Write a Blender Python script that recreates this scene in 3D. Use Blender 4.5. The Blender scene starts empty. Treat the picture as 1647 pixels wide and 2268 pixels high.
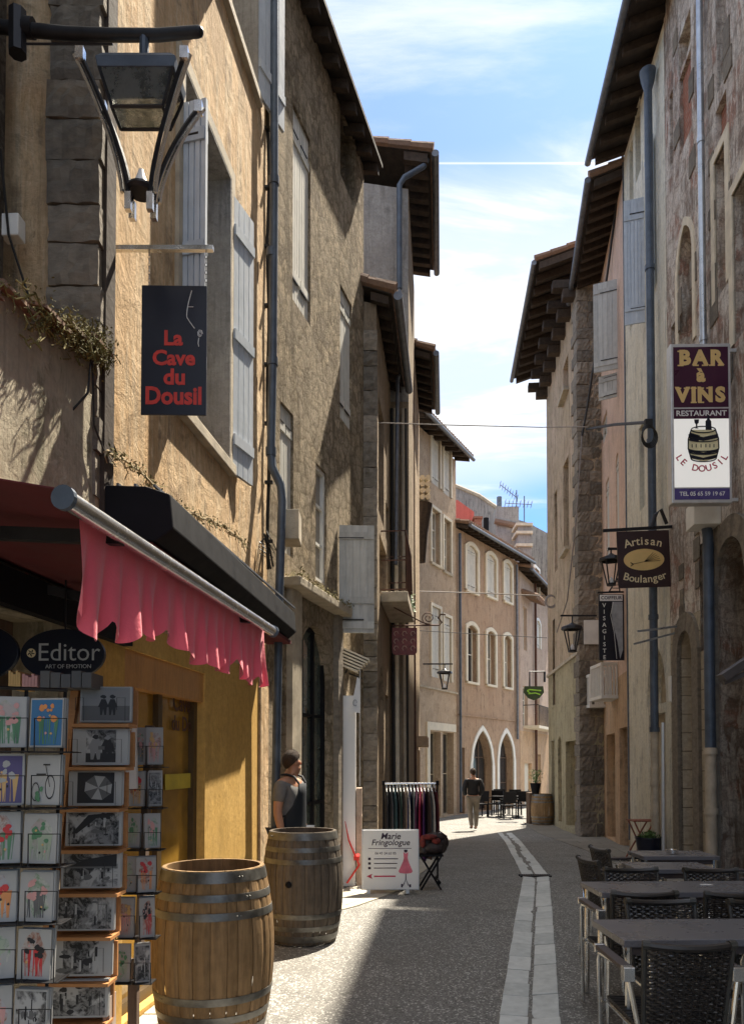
import bpy, bmesh, math, random
from mathutils import Vector, Matrix
R = math.radians
random.seed(7)
scene = bpy.context.scene
COL = scene.collection

# ------------------------------------------------------------------ camera
FPX, CX, HZ, TILT, EYE = 1690.0, 823.5, 1685.0, R(1.6), 1.57      # measured on a 1647 x 2267 view of the photograph
CYP = HZ - FPX * math.tan(TILT)
cam_d = bpy.data.cameras.new('camera'); cam = bpy.data.objects.new('camera', cam_d); COL.objects.link(cam)
cam_d.sensor_fit = 'VERTICAL'; cam_d.sensor_height = 36.0; cam_d.lens = 36.0 * FPX / 2267.0
cam_d.shift_y = (CYP - 1133.5) / 2267.0
cam_d.clip_start = 0.05; cam_d.clip_end = 2000
cam.location = (0, 0, EYE); cam.rotation_euler = (R(90) + TILT, 0, 0)
scene.camera = cam

# ------------------------------------------------------------------ light
SUN_AZ, SUN_EL = R(31.0), R(59.0)
sun_d = bpy.data.lights.new('sun', 'SUN'); sun_d.energy = 5.0; sun_d.angle = R(0.7); sun_d.color = (1.0, 0.91, 0.76)
sun = bpy.data.objects.new('sun', sun_d); COL.objects.link(sun)
S = Vector((math.cos(SUN_EL) * math.sin(SUN_AZ), math.cos(SUN_EL) * math.cos(SUN_AZ), math.sin(SUN_EL)))
sun.rotation_euler = S.to_track_quat('Z', 'Y').to_euler(); sun.location = (5, 10, 30)

world = bpy.data.worlds.new('World'); scene.world = world; world.use_nodes = True
wt = world.node_tree; wt.nodes.clear()
def wn(t, **k):
    n = wt.nodes.new(t)
    for a, b in k.items(): setattr(n, a, b)
    return n
def wl(a, b): wt.links.new(a, b)
def wmath(op, a, b=None, c=None, clamp=False):
    n = wn('ShaderNodeMath', operation=op); n.use_clamp = clamp
    for i, x in enumerate((a, b, c)):
        if x is None: continue
        if isinstance(x, (int, float)): n.inputs[i].default_value = x
        else: wl(x, n.inputs[i])
    return n.outputs[0]
def wramp(x, stops):
    r = wn('ShaderNodeValToRGB'); r.color_ramp.interpolation = 'EASE'
    el = r.color_ramp.elements
    while len(el) < len(stops): el.new(0.5)
    for e, (p, v) in zip(el, stops): e.position = p; e.color = (v, v, v, 1)
    wl(x, r.inputs[0]); return r.outputs[0]
tc = wn('ShaderNodeTexCoord'); sep = wn('ShaderNodeSeparateXYZ'); wl(tc.outputs['Generated'], sep.inputs[0])
sky = wn('ShaderNodeTexSky', sky_type='NISHITA'); sky.sun_disc = False
sky.sun_elevation = SUN_EL; sky.sun_rotation = SUN_AZ; sky.air_density = 1.0; sky.dust_density = 0.6; sky.ozone_density = 1.5
den = wmath('ADD', wmath('MAXIMUM', sep.outputs[2], 0.0), 0.12)
comb = wn('ShaderNodeCombineXYZ')
wl(wmath('DIVIDE', sep.outputs[0], den), comb.inputs[0]); wl(wmath('DIVIDE', sep.outputs[1], den), comb.inputs[1])
mp = wn('ShaderNodeMapping'); mp.inputs['Scale'].default_value = (0.8, 2.2, 1); mp.inputs['Rotation'].default_value = (0, 0, R(-8)); wl(comb.outputs[0], mp.inputs[0])
nz = wn('ShaderNodeTexNoise'); nz.inputs['Scale'].default_value = 1.5; nz.inputs['Detail'].default_value = 10; nz.inputs['Roughness'].default_value = 0.62; nz.inputs['Distortion'].default_value = 0.5
wl(mp.outputs[0], nz.inputs['Vector'])
nz2 = wn('ShaderNodeTexNoise'); nz2.inputs['Scale'].default_value = 0.9; nz2.inputs['Detail'].default_value = 4; wl(comb.outputs[0], nz2.inputs['Vector'])
# the bank of white cloud stands between 20 and 37 degrees up; thin streaks above
elev = wmath('ARCSINE', sep.outputs[2])
wob = wmath('MULTIPLY', wmath('SUBTRACT', nz2.outputs[0], 0.5), 0.35)
bank = wramp(wmath('ADD', elev, wob), [(0.25, 0.0), (0.40, 0.95), (0.60, 1.0), (0.70, 0.25), (1.0, 0.0)])
thin = wramp(nz.outputs[0], [(0.42, 0.0), (0.68, 0.9)])
mask = wmath('ADD', wmath('MULTIPLY', bank, wmath('ADD', 0.62, wmath('MULTIPLY', thin, 0.55))), wmath('MULTIPLY', thin, 0.62), clamp=True)
# contrail: a thin plane of bright air across the sky
band = wmath('ABSOLUTE', wmath('SUBTRACT', wmath('DIVIDE', sep.outputs[2], wmath('MAXIMUM', sep.outputs[1], 0.05)), 0.800 ))
trail = wramp(wmath('MULTIPLY', band, 100.0), [(0.0, 1.0), (0.24, 0.0)])
hi = wramp(elev, [(0.85, 0.0), (1.1, 1.0)])  # unseen cloud sheet above the view, added to light the street
mask2 = wmath('ADD', wmath('ADD', mask, wmath('MULTIPLY', trail, 0.5)), hi, clamp=True)
cl = wn('ShaderNodeRGB'); cl.outputs[0].default_value = (4.4, 4.45, 4.5, 1)
tint = wn('ShaderNodeMixRGB', blend_type='MULTIPLY'); tint.inputs[0].default_value = 1.0; tint.inputs[2].default_value = (0.36, 0.56, 0.82, 1); wl(sky.outputs[0], tint.inputs[1])
mx = wn('ShaderNodeMixRGB'); clb = wn('ShaderNodeMixRGB'); wl(hi, clb.inputs[0]); wl(cl.outputs[0], clb.inputs[1]); clb.inputs[2].default_value = (5.6, 5.9, 6.3, 1)
wl(mask2, mx.inputs[0]); wl(tint.outputs[0], mx.inputs[1]); wl(clb.outputs[0], mx.inputs[2])
bg = wn('ShaderNodeBackground'); bg.inputs[1].default_value = 0.1; wl(mx.outputs[0], bg.inputs[0])
out = wn('ShaderNodeOutputWorld'); wl(bg.outputs[0], out.inputs[0])

vs = scene.view_settings; vs.view_transform = 'Standard'; vs.look = 'None'; vs.gamma = 1.0; vs.use_curve_mapping = False; vs.exposure = 1.5
scene.cycles.use_denoising = True; scene.cycles.max_bounces = 8; scene.cycles.diffuse_bounces = 5
scene.cycles.sample_clamp_indirect = 8

# ------------------------------------------------------------------ pixel <-> place helpers (measuring only)
def ray(px, py):
    a = (px - CX) / FPX; b = (CYP - py) / FPX; c, s = math.cos(TILT), math.sin(TILT)
    return Vector((a, c - b * s, s + b * c))
def at(px, py, y):
    d = ray(px, py); t = y / d.y; return Vector((d.x * t, y, EYE + d.z * t))
def gz(y): return 0.0 if y < 8 else (-0.4 * (y - 8) / 14 if y < 22 else -0.4)
def G(px, py):
    lo, hi = 0.5, 200
    for _ in range(60):
        m = (lo + hi) / 2
        if at(px, py, m).z > gz(m): lo = m
        else: hi = m
    return at(px, py, lo)

# ------------------------------------------------------------------ mesh helpers
class MB:
    def __init__(s, T=None): s.v = []; s.f = []; s.m = []; s.T = T or Matrix(); s.cur = 0
    def add(s, vs, fs):
        n = len(s.v); s.v += [s.T @ Vector(p) for p in vs]
        s.f += [tuple(i + n for i in f) for f in fs]; s.m += [s.cur] * len(fs)
    def poly(s, *p): s.add(p, [tuple(range(len(p)))])
    def box(s, x0, x1, y0, y1, z0, z1): s.obox((x0, y0, z0), (x1 - x0, 0, 0), (0, y1 - y0, 0), (0, 0, z1 - z0))
    def obox(s, o, a, b, c):
        o, a, b, c = Vector(o), Vector(a), Vector(b), Vector(c)
        s.add([o, o + a, o + a + b, o + b, o + c, o + a + c, o + a + b + c, o + b + c],
              [(0, 3, 2, 1), (4, 5, 6, 7), (0, 1, 5, 4), (1, 2, 6, 5), (2, 3, 7, 6), (3, 0, 4, 7)])
    def beam(s, p, q, w, h, up=(0, 0, 1)):
        p, q = Vector(p), Vector(q); d = (q - p).normalized(); a = d.cross(Vector(up))
        if a.length < 1e-4: a = d.cross(Vector((0, 1, 0)))
        a.normalize(); b = a.cross(d).normalized()
        s.obox(p - a * w / 2 - b * h / 2, a * w, q - p, b * h)
    def tube(s, pts, r, n=8, closed=False):
        pts = [Vector(p) for p in pts]; m = len(pts); rr = r if isinstance(r, (list, tuple)) else [r] * m
        vs = []; ref = None
        for i, p in enumerate(pts):
            if closed: t = pts[(i + 1) % m] - pts[i - 1]
            else: t = pts[min(i + 1, m - 1)] - pts[max(i - 1, 0)]
            t.normalize()
            if ref is None: ref = t.orthogonal().normalized()
            a = (ref - t * ref.dot(t))
            a = a.normalized() if a.length > 1e-5 else t.orthogonal().normalized()
            ref = a; b = t.cross(a)
            vs += [p + a * rr[i] * math.cos(2 * math.pi * k / n) + b * rr[i] * math.sin(2 * math.pi * k / n) for k in range(n)]
        fs = []
        for i in range(m if closed else m - 1):
            j = (i + 1) % m
            for k in range(n): fs.append((i * n + k, i * n + (k + 1) % n, j * n + (k + 1) % n, j * n + k))
        if not closed: fs += [tuple(range(n - 1, -1, -1)), tuple((m - 1) * n + k for k in range(n))]
        s.add(vs, fs)
    def lathe(s, prof, c=(0, 0, 0), n=32, a0=0, a1=2 * math.pi, cap=False):
        c = Vector(c); full = abs(a1 - a0 - 2 * math.pi) < 1e-6; k = n if full else n + 1; vs = []
        for r, z in prof:
            for i in range(k):
                a = a0 + (a1 - a0) * i / n; vs.append(c + Vector((r * math.cos(a), r * math.sin(a), z)))
        fs = []
        for j in range(len(prof) - 1):
            for i in range(n):
                i2 = (i + 1) % k; fs.append((j * k + i, j * k + i2, (j + 1) * k + i2, (j + 1) * k + i))
        s.add(vs, fs)
    def prism(s, pts, y0, y1):                     # outline in x,z pushed from y0 to y1
        n = len(pts); vs = [(x, y0, z) for x, z in pts] + [(x, y1, z) for x, z in pts]
        s.add(vs, [tuple(range(n)), tuple(range(2 * n - 1, n - 1, -1))] + [(i, i + n, (i + 1) % n + n, (i + 1) % n) for i in range(n)])
    def ball(s, c, r, n=10, sc=(1, 1, 1)):
        c = Vector(c); vs = []; fs = []
        for j in range(n + 1):
            for i in range(n * 2):
                th = math.pi * j / n; ph = math.pi * i / n
                vs.append(c + Vector((r * sc[0] * math.sin(th) * math.cos(ph), r * sc[1] * math.sin(th) * math.sin(ph), r * sc[2] * math.cos(th))))
        for j in range(n):
            for i in range(2 * n):
                i2 = (i + 1) % (2 * n); fs.append((j * 2 * n + i, (j + 1) * 2 * n + i, (j + 1) * 2 * n + i2, j * 2 * n + i2))
        s.add(vs, fs)
    def text(s, txt, size, at=(0, 0), y=0.0, depth=0.003, bold=0.0, align='CENTER', rot=0.0, sx=1.0, shear=0.0):
        vs, fs = text_geo(txt, bold, align, shear)
        c, q = math.cos(rot), math.sin(rot)
        o = []
        for a, b, e in vs:
            a *= size * sx; b *= size
            o.append((at[0] + a * c - b * q, y - e * depth, at[1] + a * q + b * c))
        s.add(o, fs)
    def build(s, name, mat, parent=None, smooth=False, bevel=0, fix=False):
        me = bpy.data.meshes.new(name); me.from_pydata([tuple(v) for v in s.v], [], s.f)
        mats = mat if isinstance(mat, (list, tuple)) else [mat]
        for m in mats: me.materials.append(m)
        if len(mats) > 1: me.polygons.foreach_set('material_index', s.m)
        uv = me.uv_layers.new(name='UVMap').data
        for p in me.polygons:
            n = p.normal
            if abs(n.z) > 0.75:
                for li in p.loop_indices:
                    c = me.vertices[me.loops[li].vertex_index].co; uv[li].uv = (c.x, c.y)
            else:
                tx, ty = -n.y, n.x; l = math.hypot(tx, ty) or 1; tx /= l; ty /= l
                for li in p.loop_indices:
                    c = me.vertices[me.loops[li].vertex_index].co; uv[li].uv = (c.x * tx + c.y * ty, c.z)
        if smooth: me.polygons.foreach_set('use_smooth', [True] * len(me.polygons))
        if fix:
            b = bmesh.new(); b.from_mesh(me); bmesh.ops.recalc_face_normals(b, faces=b.faces[:]); b.to_mesh(me); b.free()
        me.update()
        if smooth:
            try: me.set_sharp_from_angle(angle=R(40))
            except Exception: pass
        o = bpy.data.objects.new(name, me); COL.objects.link(o)
        if parent is not None:
            o.parent = parent; o.location = -wloc(parent)
        if bevel:
            md = o.modifiers.new('Bevel', 'BEVEL'); md.width = bevel; md.segments = 2; md.limit_method = 'ANGLE'; md.angle_limit = R(40)
        return o
def wloc(o):
    v = Vector((0, 0, 0))
    while o is not None: v = v + o.location; o = o.parent
    return v
_tx = {}
def text_geo(txt, bold, align, shear=0.0):
    k = (txt, bold, align, shear)
    if k not in _tx:
        cu = bpy.data.curves.new('lettering', 'FONT'); cu.body = txt; cu.extrude = 0.5; cu.offset = bold; cu.align_x = align; cu.align_y = 'CENTER'; cu.resolution_u = 3; cu.shear = shear
        o = bpy.data.objects.new('lettering', cu); COL.objects.link(o); bpy.context.view_layer.update()
        me = bpy.data.meshes.new_from_object(o.evaluated_get(bpy.context.evaluated_depsgraph_get()))
        _tx[k] = ([tuple(v.co) for v in me.vertices], [tuple(p.vertices) for p in me.polygons])
        bpy.data.objects.remove(o); bpy.data.meshes.remove(me); bpy.data.curves.remove(cu)
    return _tx[k]
def tag(o, label=None, cat=None, group=None, kind=None):
    if label: o['label'] = label
    if cat: o['category'] = cat
    if group: o['group'] = group
    if kind: o['kind'] = kind
    return o
def thing(name, label, cat, loc=(0, 0, 0), group=None):
    o = bpy.data.objects.new(name, None); COL.objects.link(o); o.location = loc; o.empty_display_size = 0.1
    return tag(o, label, cat, group)
def copy_tree(o, parent=None, label=None):
    c = o.copy(); COL.objects.link(c); c.parent = parent
    if label: c['label'] = label
    for ch in list(o.children): copy_tree(ch, c)
    return c
def frame(c, right, up=(0, 0, 1)):                 # local x = right, local -y = towards the viewer, local z = up
    x = Vector(right).normalized(); z = Vector(up).normalized(); y = z.cross(x).normalized(); z = x.cross(y)
    m = Matrix((x, y, z)).transposed().to_4x4(); m.translation = Vector(c); return m

# ------------------------------------------------------------------ materials
class NM:
    def __init__(s, name, rough=0.8, metal=0.0, spec=0.4):
        s.mat = bpy.data.materials.new(name); s.mat.use_nodes = True; s.t = s.mat.node_tree
        s.b = s.t.nodes['Principled BSDF']; s.b.inputs['Roughness'].default_value = rough; s.b.inputs['Metallic'].default_value = metal
        s.b.inputs['Specular IOR Level'].default_value = spec
    def n(s, t, ins=None, **k):
        n = s.t.nodes.new(t)
        for a, b in k.items(): setattr(n, a, b)
        for a, b in (ins or {}).items():
            if hasattr(b, 'is_output'): s.t.links.new(b, n.inputs[a])
            elif isinstance(a, int) or a in n.inputs: n.inputs[a].default_value = b
        return n
    def co(s, kind='Object', scale=(1, 1, 1)):
        c = s.n('ShaderNodeTexCoord').outputs[kind]
        return s.n('ShaderNodeMapping', {'Vector': c, 'Scale': scale}).outputs[0]
    def noise(s, vec, sc, det=6, ro=0.6, dist=0.0): return s.n('ShaderNodeTexNoise', {'Vector': vec, 'Scale': sc, 'Detail': det, 'Roughness': ro, 'Distortion': dist}).outputs[0]
    def mix(s, f, a, b, blend='MIX'):
        n = s.n('ShaderNodeMixRGB', blend_type=blend)
        for i, x in enumerate((f, a, b)):
            if hasattr(x, 'is_output'): s.t.links.new(x, n.inputs[i])
            elif isinstance(x, (int, float)): n.inputs[i].default_value = x
            else: n.inputs[i].default_value = (*x, 1)
        return n.outputs[0]
    def ramp(s, x, a, b, va=0.0, vb=1.0):
        return s.n('ShaderNodeMapRange', {0: x, 1: a, 2: b, 3: va, 4: vb}).outputs[0]
    def math(s, op, a, b): return s.n('ShaderNodeMath', {0: a, 1: b}, operation=op).outputs[0]
    def bump(s, h, st, dist, prev=None):
        n = s.n('ShaderNodeBump', {'Height': h, 'Strength': st, 'Distance': dist})
        if prev is not None: s.t.links.new(prev, n.inputs['Normal'])
        return n.outputs[0]
    def done(s, col=None, nor=None, rough=None):
        if col is not None:
            if hasattr(col, 'is_output'): s.t.links.new(col, s.b.inputs['Base Color'])
            else: s.b.inputs['Base Color'].default_value = (*col, 1)
        if nor is not None: s.t.links.new(nor, s.b.inputs['Normal'])
        if rough is not None: s.t.links.new(rough, s.b.inputs['Roughness'])
        return s.mat
def mul(c, k): return tuple(min(1, x * k) for x in c)
def plain(name, c, rough=0.6, metal=0.0, var=0.25, sc=6, bump=0.0, bsc=60, spec=0.4, sz=1.0):
    m = NM(name, rough, metal, spec); v = m.co('Object', (1, 1, sz)); x = m.noise(v, sc)
    col = m.mix(m.ramp(x, 0.3, 0.7), mul(c, 1 - var), mul(c, 1 + var))
    nor = m.bump(m.noise(v, bsc), bump, 0.01) if bump else None
    return m.done(col, nor, m.ramp(x, 0.3, 0.7, rough * 0.85, min(1, rough * 1.15)))
def plaster(name, c1, c2, c3, bump=0.5, streak=0.5, grime=(0.05, 0.045, 0.035), gr=0.5, patch=0.5, brk=0.0):
    m = NM(name, 0.92, 0, 0.15); o = m.co(); big = m.noise(o, 0.9, 8, 0.65, 0.4)
    st = m.noise(m.co('Object', (6, 6, 0.5)), 1.6, 9, 0.7, 0.8); st2 = m.noise(m.co('Object', (9, 9, 0.35)), 2.3, 8, 0.7, 0.4)
    fine = m.noise(o, 20, 9, 0.75); med = m.noise(o, 4.0, 9, 0.7, 0.6); pt = m.noise(m.co('Object', (1, 1, 0.7)), 1.35, 10, 0.68, 1.0)
    col = m.mix(m.ramp(big, 0.38, 0.62), c1, c2)
    col = m.mix(m.ramp(st, 0.48, 0.62, 0, streak), col, c3)
    col = m.mix(m.ramp(st2, 0.54, 0.66, 0, streak * 0.7), col, mul(c1, 0.6))
    col = m.mix(m.ramp(pt, 0.555, 0.575, 0, patch * 0.6), col, mul(c2, 0.62))
    col = m.mix(m.ramp(pt, 0.41, 0.39, 0, patch * 0.55), col, mul(c3, 1.12))
    col = m.mix(m.ramp(m.math('MULTIPLY', st, med), 0.27, 0.36, 0, gr), col, grime)
    col = m.mix(m.ramp(fine, 0.42, 0.62, 0, 0.35), col, mul(c1, 0.5))
    if brk:
        sp = m.n('ShaderNodeTexVoronoi', {'Vector': m.co('Object', (1, 5.0, 8.0)), 'Scale': 1.0, 'Randomness': 0.9}, feature='DISTANCE_TO_EDGE').outputs['Distance']
        ex = m.ramp(m.noise(o, 0.75, 10, 0.7, 1.0), 0.54, 0.57, 0, brk)
        col = m.mix(m.math('MULTIPLY', ex, m.ramp(sp, 0.02, 0.10, 0.9, 0.15)), col, mul(grime, 1.6))
    nor = m.bump(fine, bump, 0.02); nor = m.bump(med, bump, 0.06, nor); nor = m.bump(st, bump * 0.8, 0.04, nor); nor = m.bump(m.ramp(pt, 0.555, 0.575), bump * 0.6, -0.012, nor)
    return m.done(col, nor)
def rubble(name, cols, mortar, sx=4.5, sz=8.0, bump=0.9, thr=0.09, pale=None, crev=(0.07, 0.055, 0.04), ck=0.75, dk=0.65, strk=0.6):
    m = NM(name, 0.95, 0, 0.15); uv = m.co('UV'); o = m.co()
    w = m.n('ShaderNodeTexNoise', {'Vector': o, 'Scale': 3.5, 'Detail': 6, 'Roughness': 0.65}).outputs['Color']
    uvd = m.n('ShaderNodeVectorMath', {0: uv, 1: m.n('ShaderNodeVectorMath', {0: w, 1: (0.26, 0.26, 0)}, operation='MULTIPLY').outputs[0]}, operation='ADD').outputs[0]
    q = m.n('ShaderNodeMapping', {'Vector': uvd, 'Scale': (sx, sz, 1)}).outputs[0]
    vd = m.n('ShaderNodeTexVoronoi', {'Vector': q, 'Scale': 1.0, 'Randomness': 0.9}, feature='DISTANCE_TO_EDGE', voronoi_dimensions='2D').outputs['Distance']
    vc = m.n('ShaderNodeTexVoronoi', {'Vector': q, 'Scale': 1.0, 'Randomness': 0.9}, feature='F1', voronoi_dimensions='2D').outputs['Color']
    sp = m.n('ShaderNodeSeparateColor', {0: vc})
    f1 = m.noise(o, 9, 9, 0.75, 0.5); f2 = m.noise(o, 1.1, 8, 0.65, 0.6); f3 = m.noise(o, 40, 6, 0.7)
    col = m.mix(m.ramp(sp.outputs[0], 0.0, 1.0), cols[0], cols[1])
    col = m.mix(m.ramp(sp.outputs[1], 0.6, 0.72), col, cols[2])
    col = m.mix(m.ramp(sp.outputs[2], 0.75, 0.8, 0, 0.6), col, mul(cols[0], 0.45))
    sv = m.noise(m.co('Object', (13, 13, 4.5)), 1.6, 9, 0.75, 0.7); col = m.mix(m.ramp(sv, 0.50, 0.58, 0, strk), col, mul(cols[0], 0.42)); col = m.mix(m.ramp(sv, 0.46, 0.38, 0, strk), col, mul(cols[1], 1.25))
    col = m.mix(m.ramp(f1, 0.5, 0.62, 0, dk), col, mul(cols[0], 0.38))
    col = m.mix(m.ramp(f1, 0.44, 0.36, 0, 0.55), col, mul(cols[1], 1.3))
    col = m.mix(m.ramp(f2, 0.5, 0.56, 0, 0.75), col, mortar)
    if pale: pv = m.noise(m.co('Object', (4, 4, 0.8)), 1.7, 9, 0.7, 1.2); col = m.mix(m.ramp(pv, 0.5, 0.55, 0, 0.8), col, pale)
    gv = m.noise(m.co('Object', (3, 3, 0.5)), 1.3, 8, 0.7, 0.5); col = m.mix(m.ramp(gv, 0.52, 0.62, 0, 0.65), col, mul(cols[0], 0.35))
    e = m.math('ADD', vd, m.math('MULTIPLY', m.math('SUBTRACT', f1, 0.5), 0.5))
    col = m.mix(m.ramp(e, 0.0, thr, ck, 0.0), col, crev)
    col = m.mix(m.ramp(f3, 0.5, 0.62, 0, 0.5), col, mul(cols[0], 0.45))
    nor = m.bump(m.ramp(e, 0.0, 0.3), bump * ck, 0.05); nor = m.bump(sv, bump, 0.06, nor); nor = m.bump(f1, bump * 0.8, 0.08, nor); nor = m.bump(f3, bump, 0.03, nor)
    return m.done(col, nor)
def ashlar(name, c1, c2, mortar, bw=0.5, rh=0.26, bump=0.7, ms=0.012):
    m = NM(name, 0.93, 0, 0.15); uv = m.co('UV'); o = m.co()
    w = m.n('ShaderNodeTexNoise', {'Vector': o, 'Scale': 3.0, 'Detail': 4}).outputs['Color']
    q = m.n('ShaderNodeVectorMath', {0: uv, 1: m.n('ShaderNodeVectorMath', {0: w, 1: (0.035, 0.035, 0)}, operation='MULTIPLY').outputs[0]}, operation='ADD').outputs[0]
    b = m.n('ShaderNodeTexBrick', {'Vector': q, 'Color1': (*c1, 1), 'Color2': (*c2, 1), 'Mortar': (*mortar, 1), 'Scale': 1.0, 'Mortar Size': ms, 'Mortar Smooth': 0.6, 'Bias': 0.0, 'Brick Width': bw, 'Row Height': rh})
    f1 = m.noise(o, 12, 9, 0.72); f2 = m.noise(o, 1.4, 6, 0.65); f3 = m.noise(o, 55, 5, 0.7)
    col = m.mix(m.ramp(f1, 0.35, 0.7, 0, 0.65), b.outputs[0], mul(c1, 0.4))
    col = m.mix(m.ramp(f2, 0.42, 0.68, 0, 0.5), col, mul(c2, 0.6))
    nor = m.bump(b.outputs[1], -bump, 0.02); nor = m.bump(f1, bump, 0.03, nor); nor = m.bump(f3, bump * 0.8, 0.01, nor)
    return m.done(col, nor)
def island(name, c1, c2, rough=0.85, bump=0.4, sc=10, grain=(1, 1, 1), metal=0.0, dark=0.5, gsc=6, spec=0.3):
    m = NM(name, rough, metal, spec); r = m.n('ShaderNodeNewGeometry').outputs['Random Per Island']; o = m.co(); g = m.co('Object', grain)
    f = m.noise(g, gsc, 8, 0.65, 0.3); f2 = m.noise(o, sc, 6)
    col = m.mix(r, c1, c2); col = m.mix(m.ramp(f, 0.38, 0.72, 0, dark), col, mul(c1, 0.3)); col = m.mix(m.ramp(f2, 0.4, 0.75, 0, 0.3), col, mul(c2, 1.3))
    nor = m.bump(f, bump, 0.01); nor = m.bump(f2, bump * 0.6, 0.008, nor)
    return m.done(col, nor)

M = {}
M['ochre'] = plaster('ochre_plaster', (0.62, 0.41, 0.22), (0.72, 0.52, 0.32), (0.84, 0.68, 0.46), 0.7, 0.85, (0.20, 0.13, 0.08), 0.75, 0.85)
M['annex'] = plaster('rough_cream_plaster', (0.60, 0.53, 0.40), (0.46, 0.39, 0.27), (0.72, 0.65, 0.5), 1.0, 0.7, (0.15, 0.14, 0.08), 0.7, 0.7)
M['l2'] = rubble('rubble_facade', ((0.60, 0.47, 0.31), (0.76, 0.62, 0.44), (0.46, 0.37, 0.27)), (0.66, 0.54, 0.39), 5.0, 6.5, 1.0, 0.11, None, (0.20, 0.15, 0.09), 0.62, 0.55, 0.75)
M['dark_rubble'] = rubble('dark_rubble', ((0.16, 0.13, 0.10), (0.26, 0.22, 0.17), (0.20, 0.13, 0.09)), (0.2, 0.17, 0.13), 5, 8, 1.0)
M['r1'] = rubble('red_and_grey_rubble', ((0.56, 0.44, 0.36), (0.70, 0.60, 0.51), (0.50, 0.28, 0.21)), (0.78, 0.70, 0.61), 2.4, 4.2, 0.55, 0.09, (0.86, 0.80, 0.71), (0.28, 0.20, 0.15), 0.5, 0.6, 0.7)
M['r1low'] = ashlar('old_ashlar', (0.46, 0.39, 0.29), (0.58, 0.50, 0.38), (0.15, 0.12, 0.085), 0.52, 0.29, 0.9)
M['cream'] = plaster('cream_plaster', (0.74, 0.69, 0.55), (0.80, 0.77, 0.66), (0.58, 0.56, 0.48), 0.35, 0.6, (0.30, 0.29, 0.27), 0.55)
M['pink'] = plaster('pink_plaster', (0.68, 0.48, 0.37), (0.74, 0.55, 0.43), (0.56, 0.40, 0.31), 0.3, 0.5, (0.30, 0.2, 0.15), 0.3)
M['orange'] = plaster('orange_plaster', (0.56, 0.37, 0.22), (0.60, 0.42, 0.27), (0.46, 0.34, 0.23), 0.4, 0.6, (0.2, 0.15, 0.1), 0.6)
M['r4'] = plaster('worn_tan_plaster', (0.52, 0.41, 0.28), (0.64, 0.49, 0.36), (0.36, 0.28, 0.19), 0.9, 0.9, (0.12, 0.09, 0.065), 0.7, 0.8, 0.0)
M['r4low'] = plaster('mossy_yellow_plaster', (0.42, 0.37, 0.25), (0.50, 0.43, 0.28), (0.34, 0.31, 0.19), 0.8, 0.8, (0.11, 0.10, 0.07), 0.8)
M['quoin'] = island('quoin_stone', (0.15, 0.13, 0.105), (0.26, 0.22, 0.17), 0.95, 1.0, 12, (1, 1, 2.0), 0, 0.6, 9)
M['quoin_dark'] = island('dark_quoin_stone', (0.15, 0.13, 0.105), (0.33, 0.28, 0.22), 0.95, 1.0, 12, (1, 1, 2.0), 0, 0.6, 9)
M['grey_plaster'] = plaster('grey_plaster', (0.34, 0.32, 0.30), (0.42, 0.40, 0.37), (0.25, 0.24, 0.22), 0.6, 0.5, (0.12, 0.11, 0.1), 0.4)
M['l3'] = plaster('brown_render', (0.30, 0.23, 0.16), (0.42, 0.33, 0.23), (0.22, 0.17, 0.12), 0.7, 0.6, (0.1, 0.08, 0.06), 0.5)
M['buff'] = plaster('buff_pink_plaster', (0.46, 0.35, 0.25), (0.51, 0.40, 0.29), (0.56, 0.45, 0.34), 0.4, 0.6, (0.2, 0.14, 0.10), 0.6)
M['mauve'] = plaster('terracotta_plaster', (0.42, 0.29, 0.20), (0.46, 0.335, 0.235), (0.36, 0.25, 0.175), 0.4, 0.8, (0.17, 0.115, 0.08), 0.7)
M['rose'] = plaster('rose_plaster', (0.50, 0.38, 0.30), (0.54, 0.42, 0.33), (0.44, 0.33, 0.25), 0.4, 0.6, (0.22, 0.16, 0.14), 0.6)
M['grey_far'] = plaster('grey_stained_render', (0.33, 0.30, 0.27), (0.40, 0.37, 0.33), (0.20, 0.18, 0.165), 0.3, 0.9, (0.1, 0.095, 0.09), 0.6)
M['stone_trim'] = plain('pale_stone_trim', (0.66, 0.58, 0.44), 0.9, 0, 0.2, 5, 0.4)
M['stone_trim_dark'] = plain('weathered_stone_trim', (0.42, 0.36, 0.27), 0.92, 0, 0.3, 5, 0.6)
M['cream_trim'] = plain('cream_painted_trim', (0.66, 0.60, 0.48), 0.7, 0, 0.1, 4, 0.15)
M['red_brick'] = ashlar('red_brick', (0.36, 0.13, 0.08), (0.44, 0.18, 0.11), (0.40, 0.3, 0.24), 0.22, 0.07, 0.7, 0.012)
M['yellow'] = plaster('mustard_paint', (0.60, 0.37, 0.11), (0.66, 0.42, 0.14), (0.55, 0.34, 0.11), 0.12, 0.3, (0.3, 0.2, 0.06), 0.2)
M['glass'] = plain('dark_window_glass', (0.03, 0.034, 0.04), 0.07, 0, 0.3, 2, 0, spec=0.8)
M['glass_warm'] = plain('curtained_glass', (0.30, 0.27, 0.22), 0.25, 0, 0.3, 3)
M['glass_green'] = plain('greenish_shop_glass', (0.07, 0.085, 0.075), 0.06, 0, 0.3, 2, spec=0.8)
M['white_paint'] = plain('off_white_paint', (0.72, 0.70, 0.64), 0.55, 0, 0.1, 4, 0.1)
M['blue_shutter'] = island('pale_blue_grey_paint', (0.42, 0.47, 0.53), (0.54, 0.58, 0.63), 0.7, 0.3, 9, (4, 4, 0.6), 0, 0.25, 5)
M['white_shutter'] = island('weathered_white_paint', (0.50, 0.49, 0.44), (0.64, 0.62, 0.56), 0.75, 0.35, 9, (4, 4, 0.5), 0, 0.3, 5)
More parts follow.
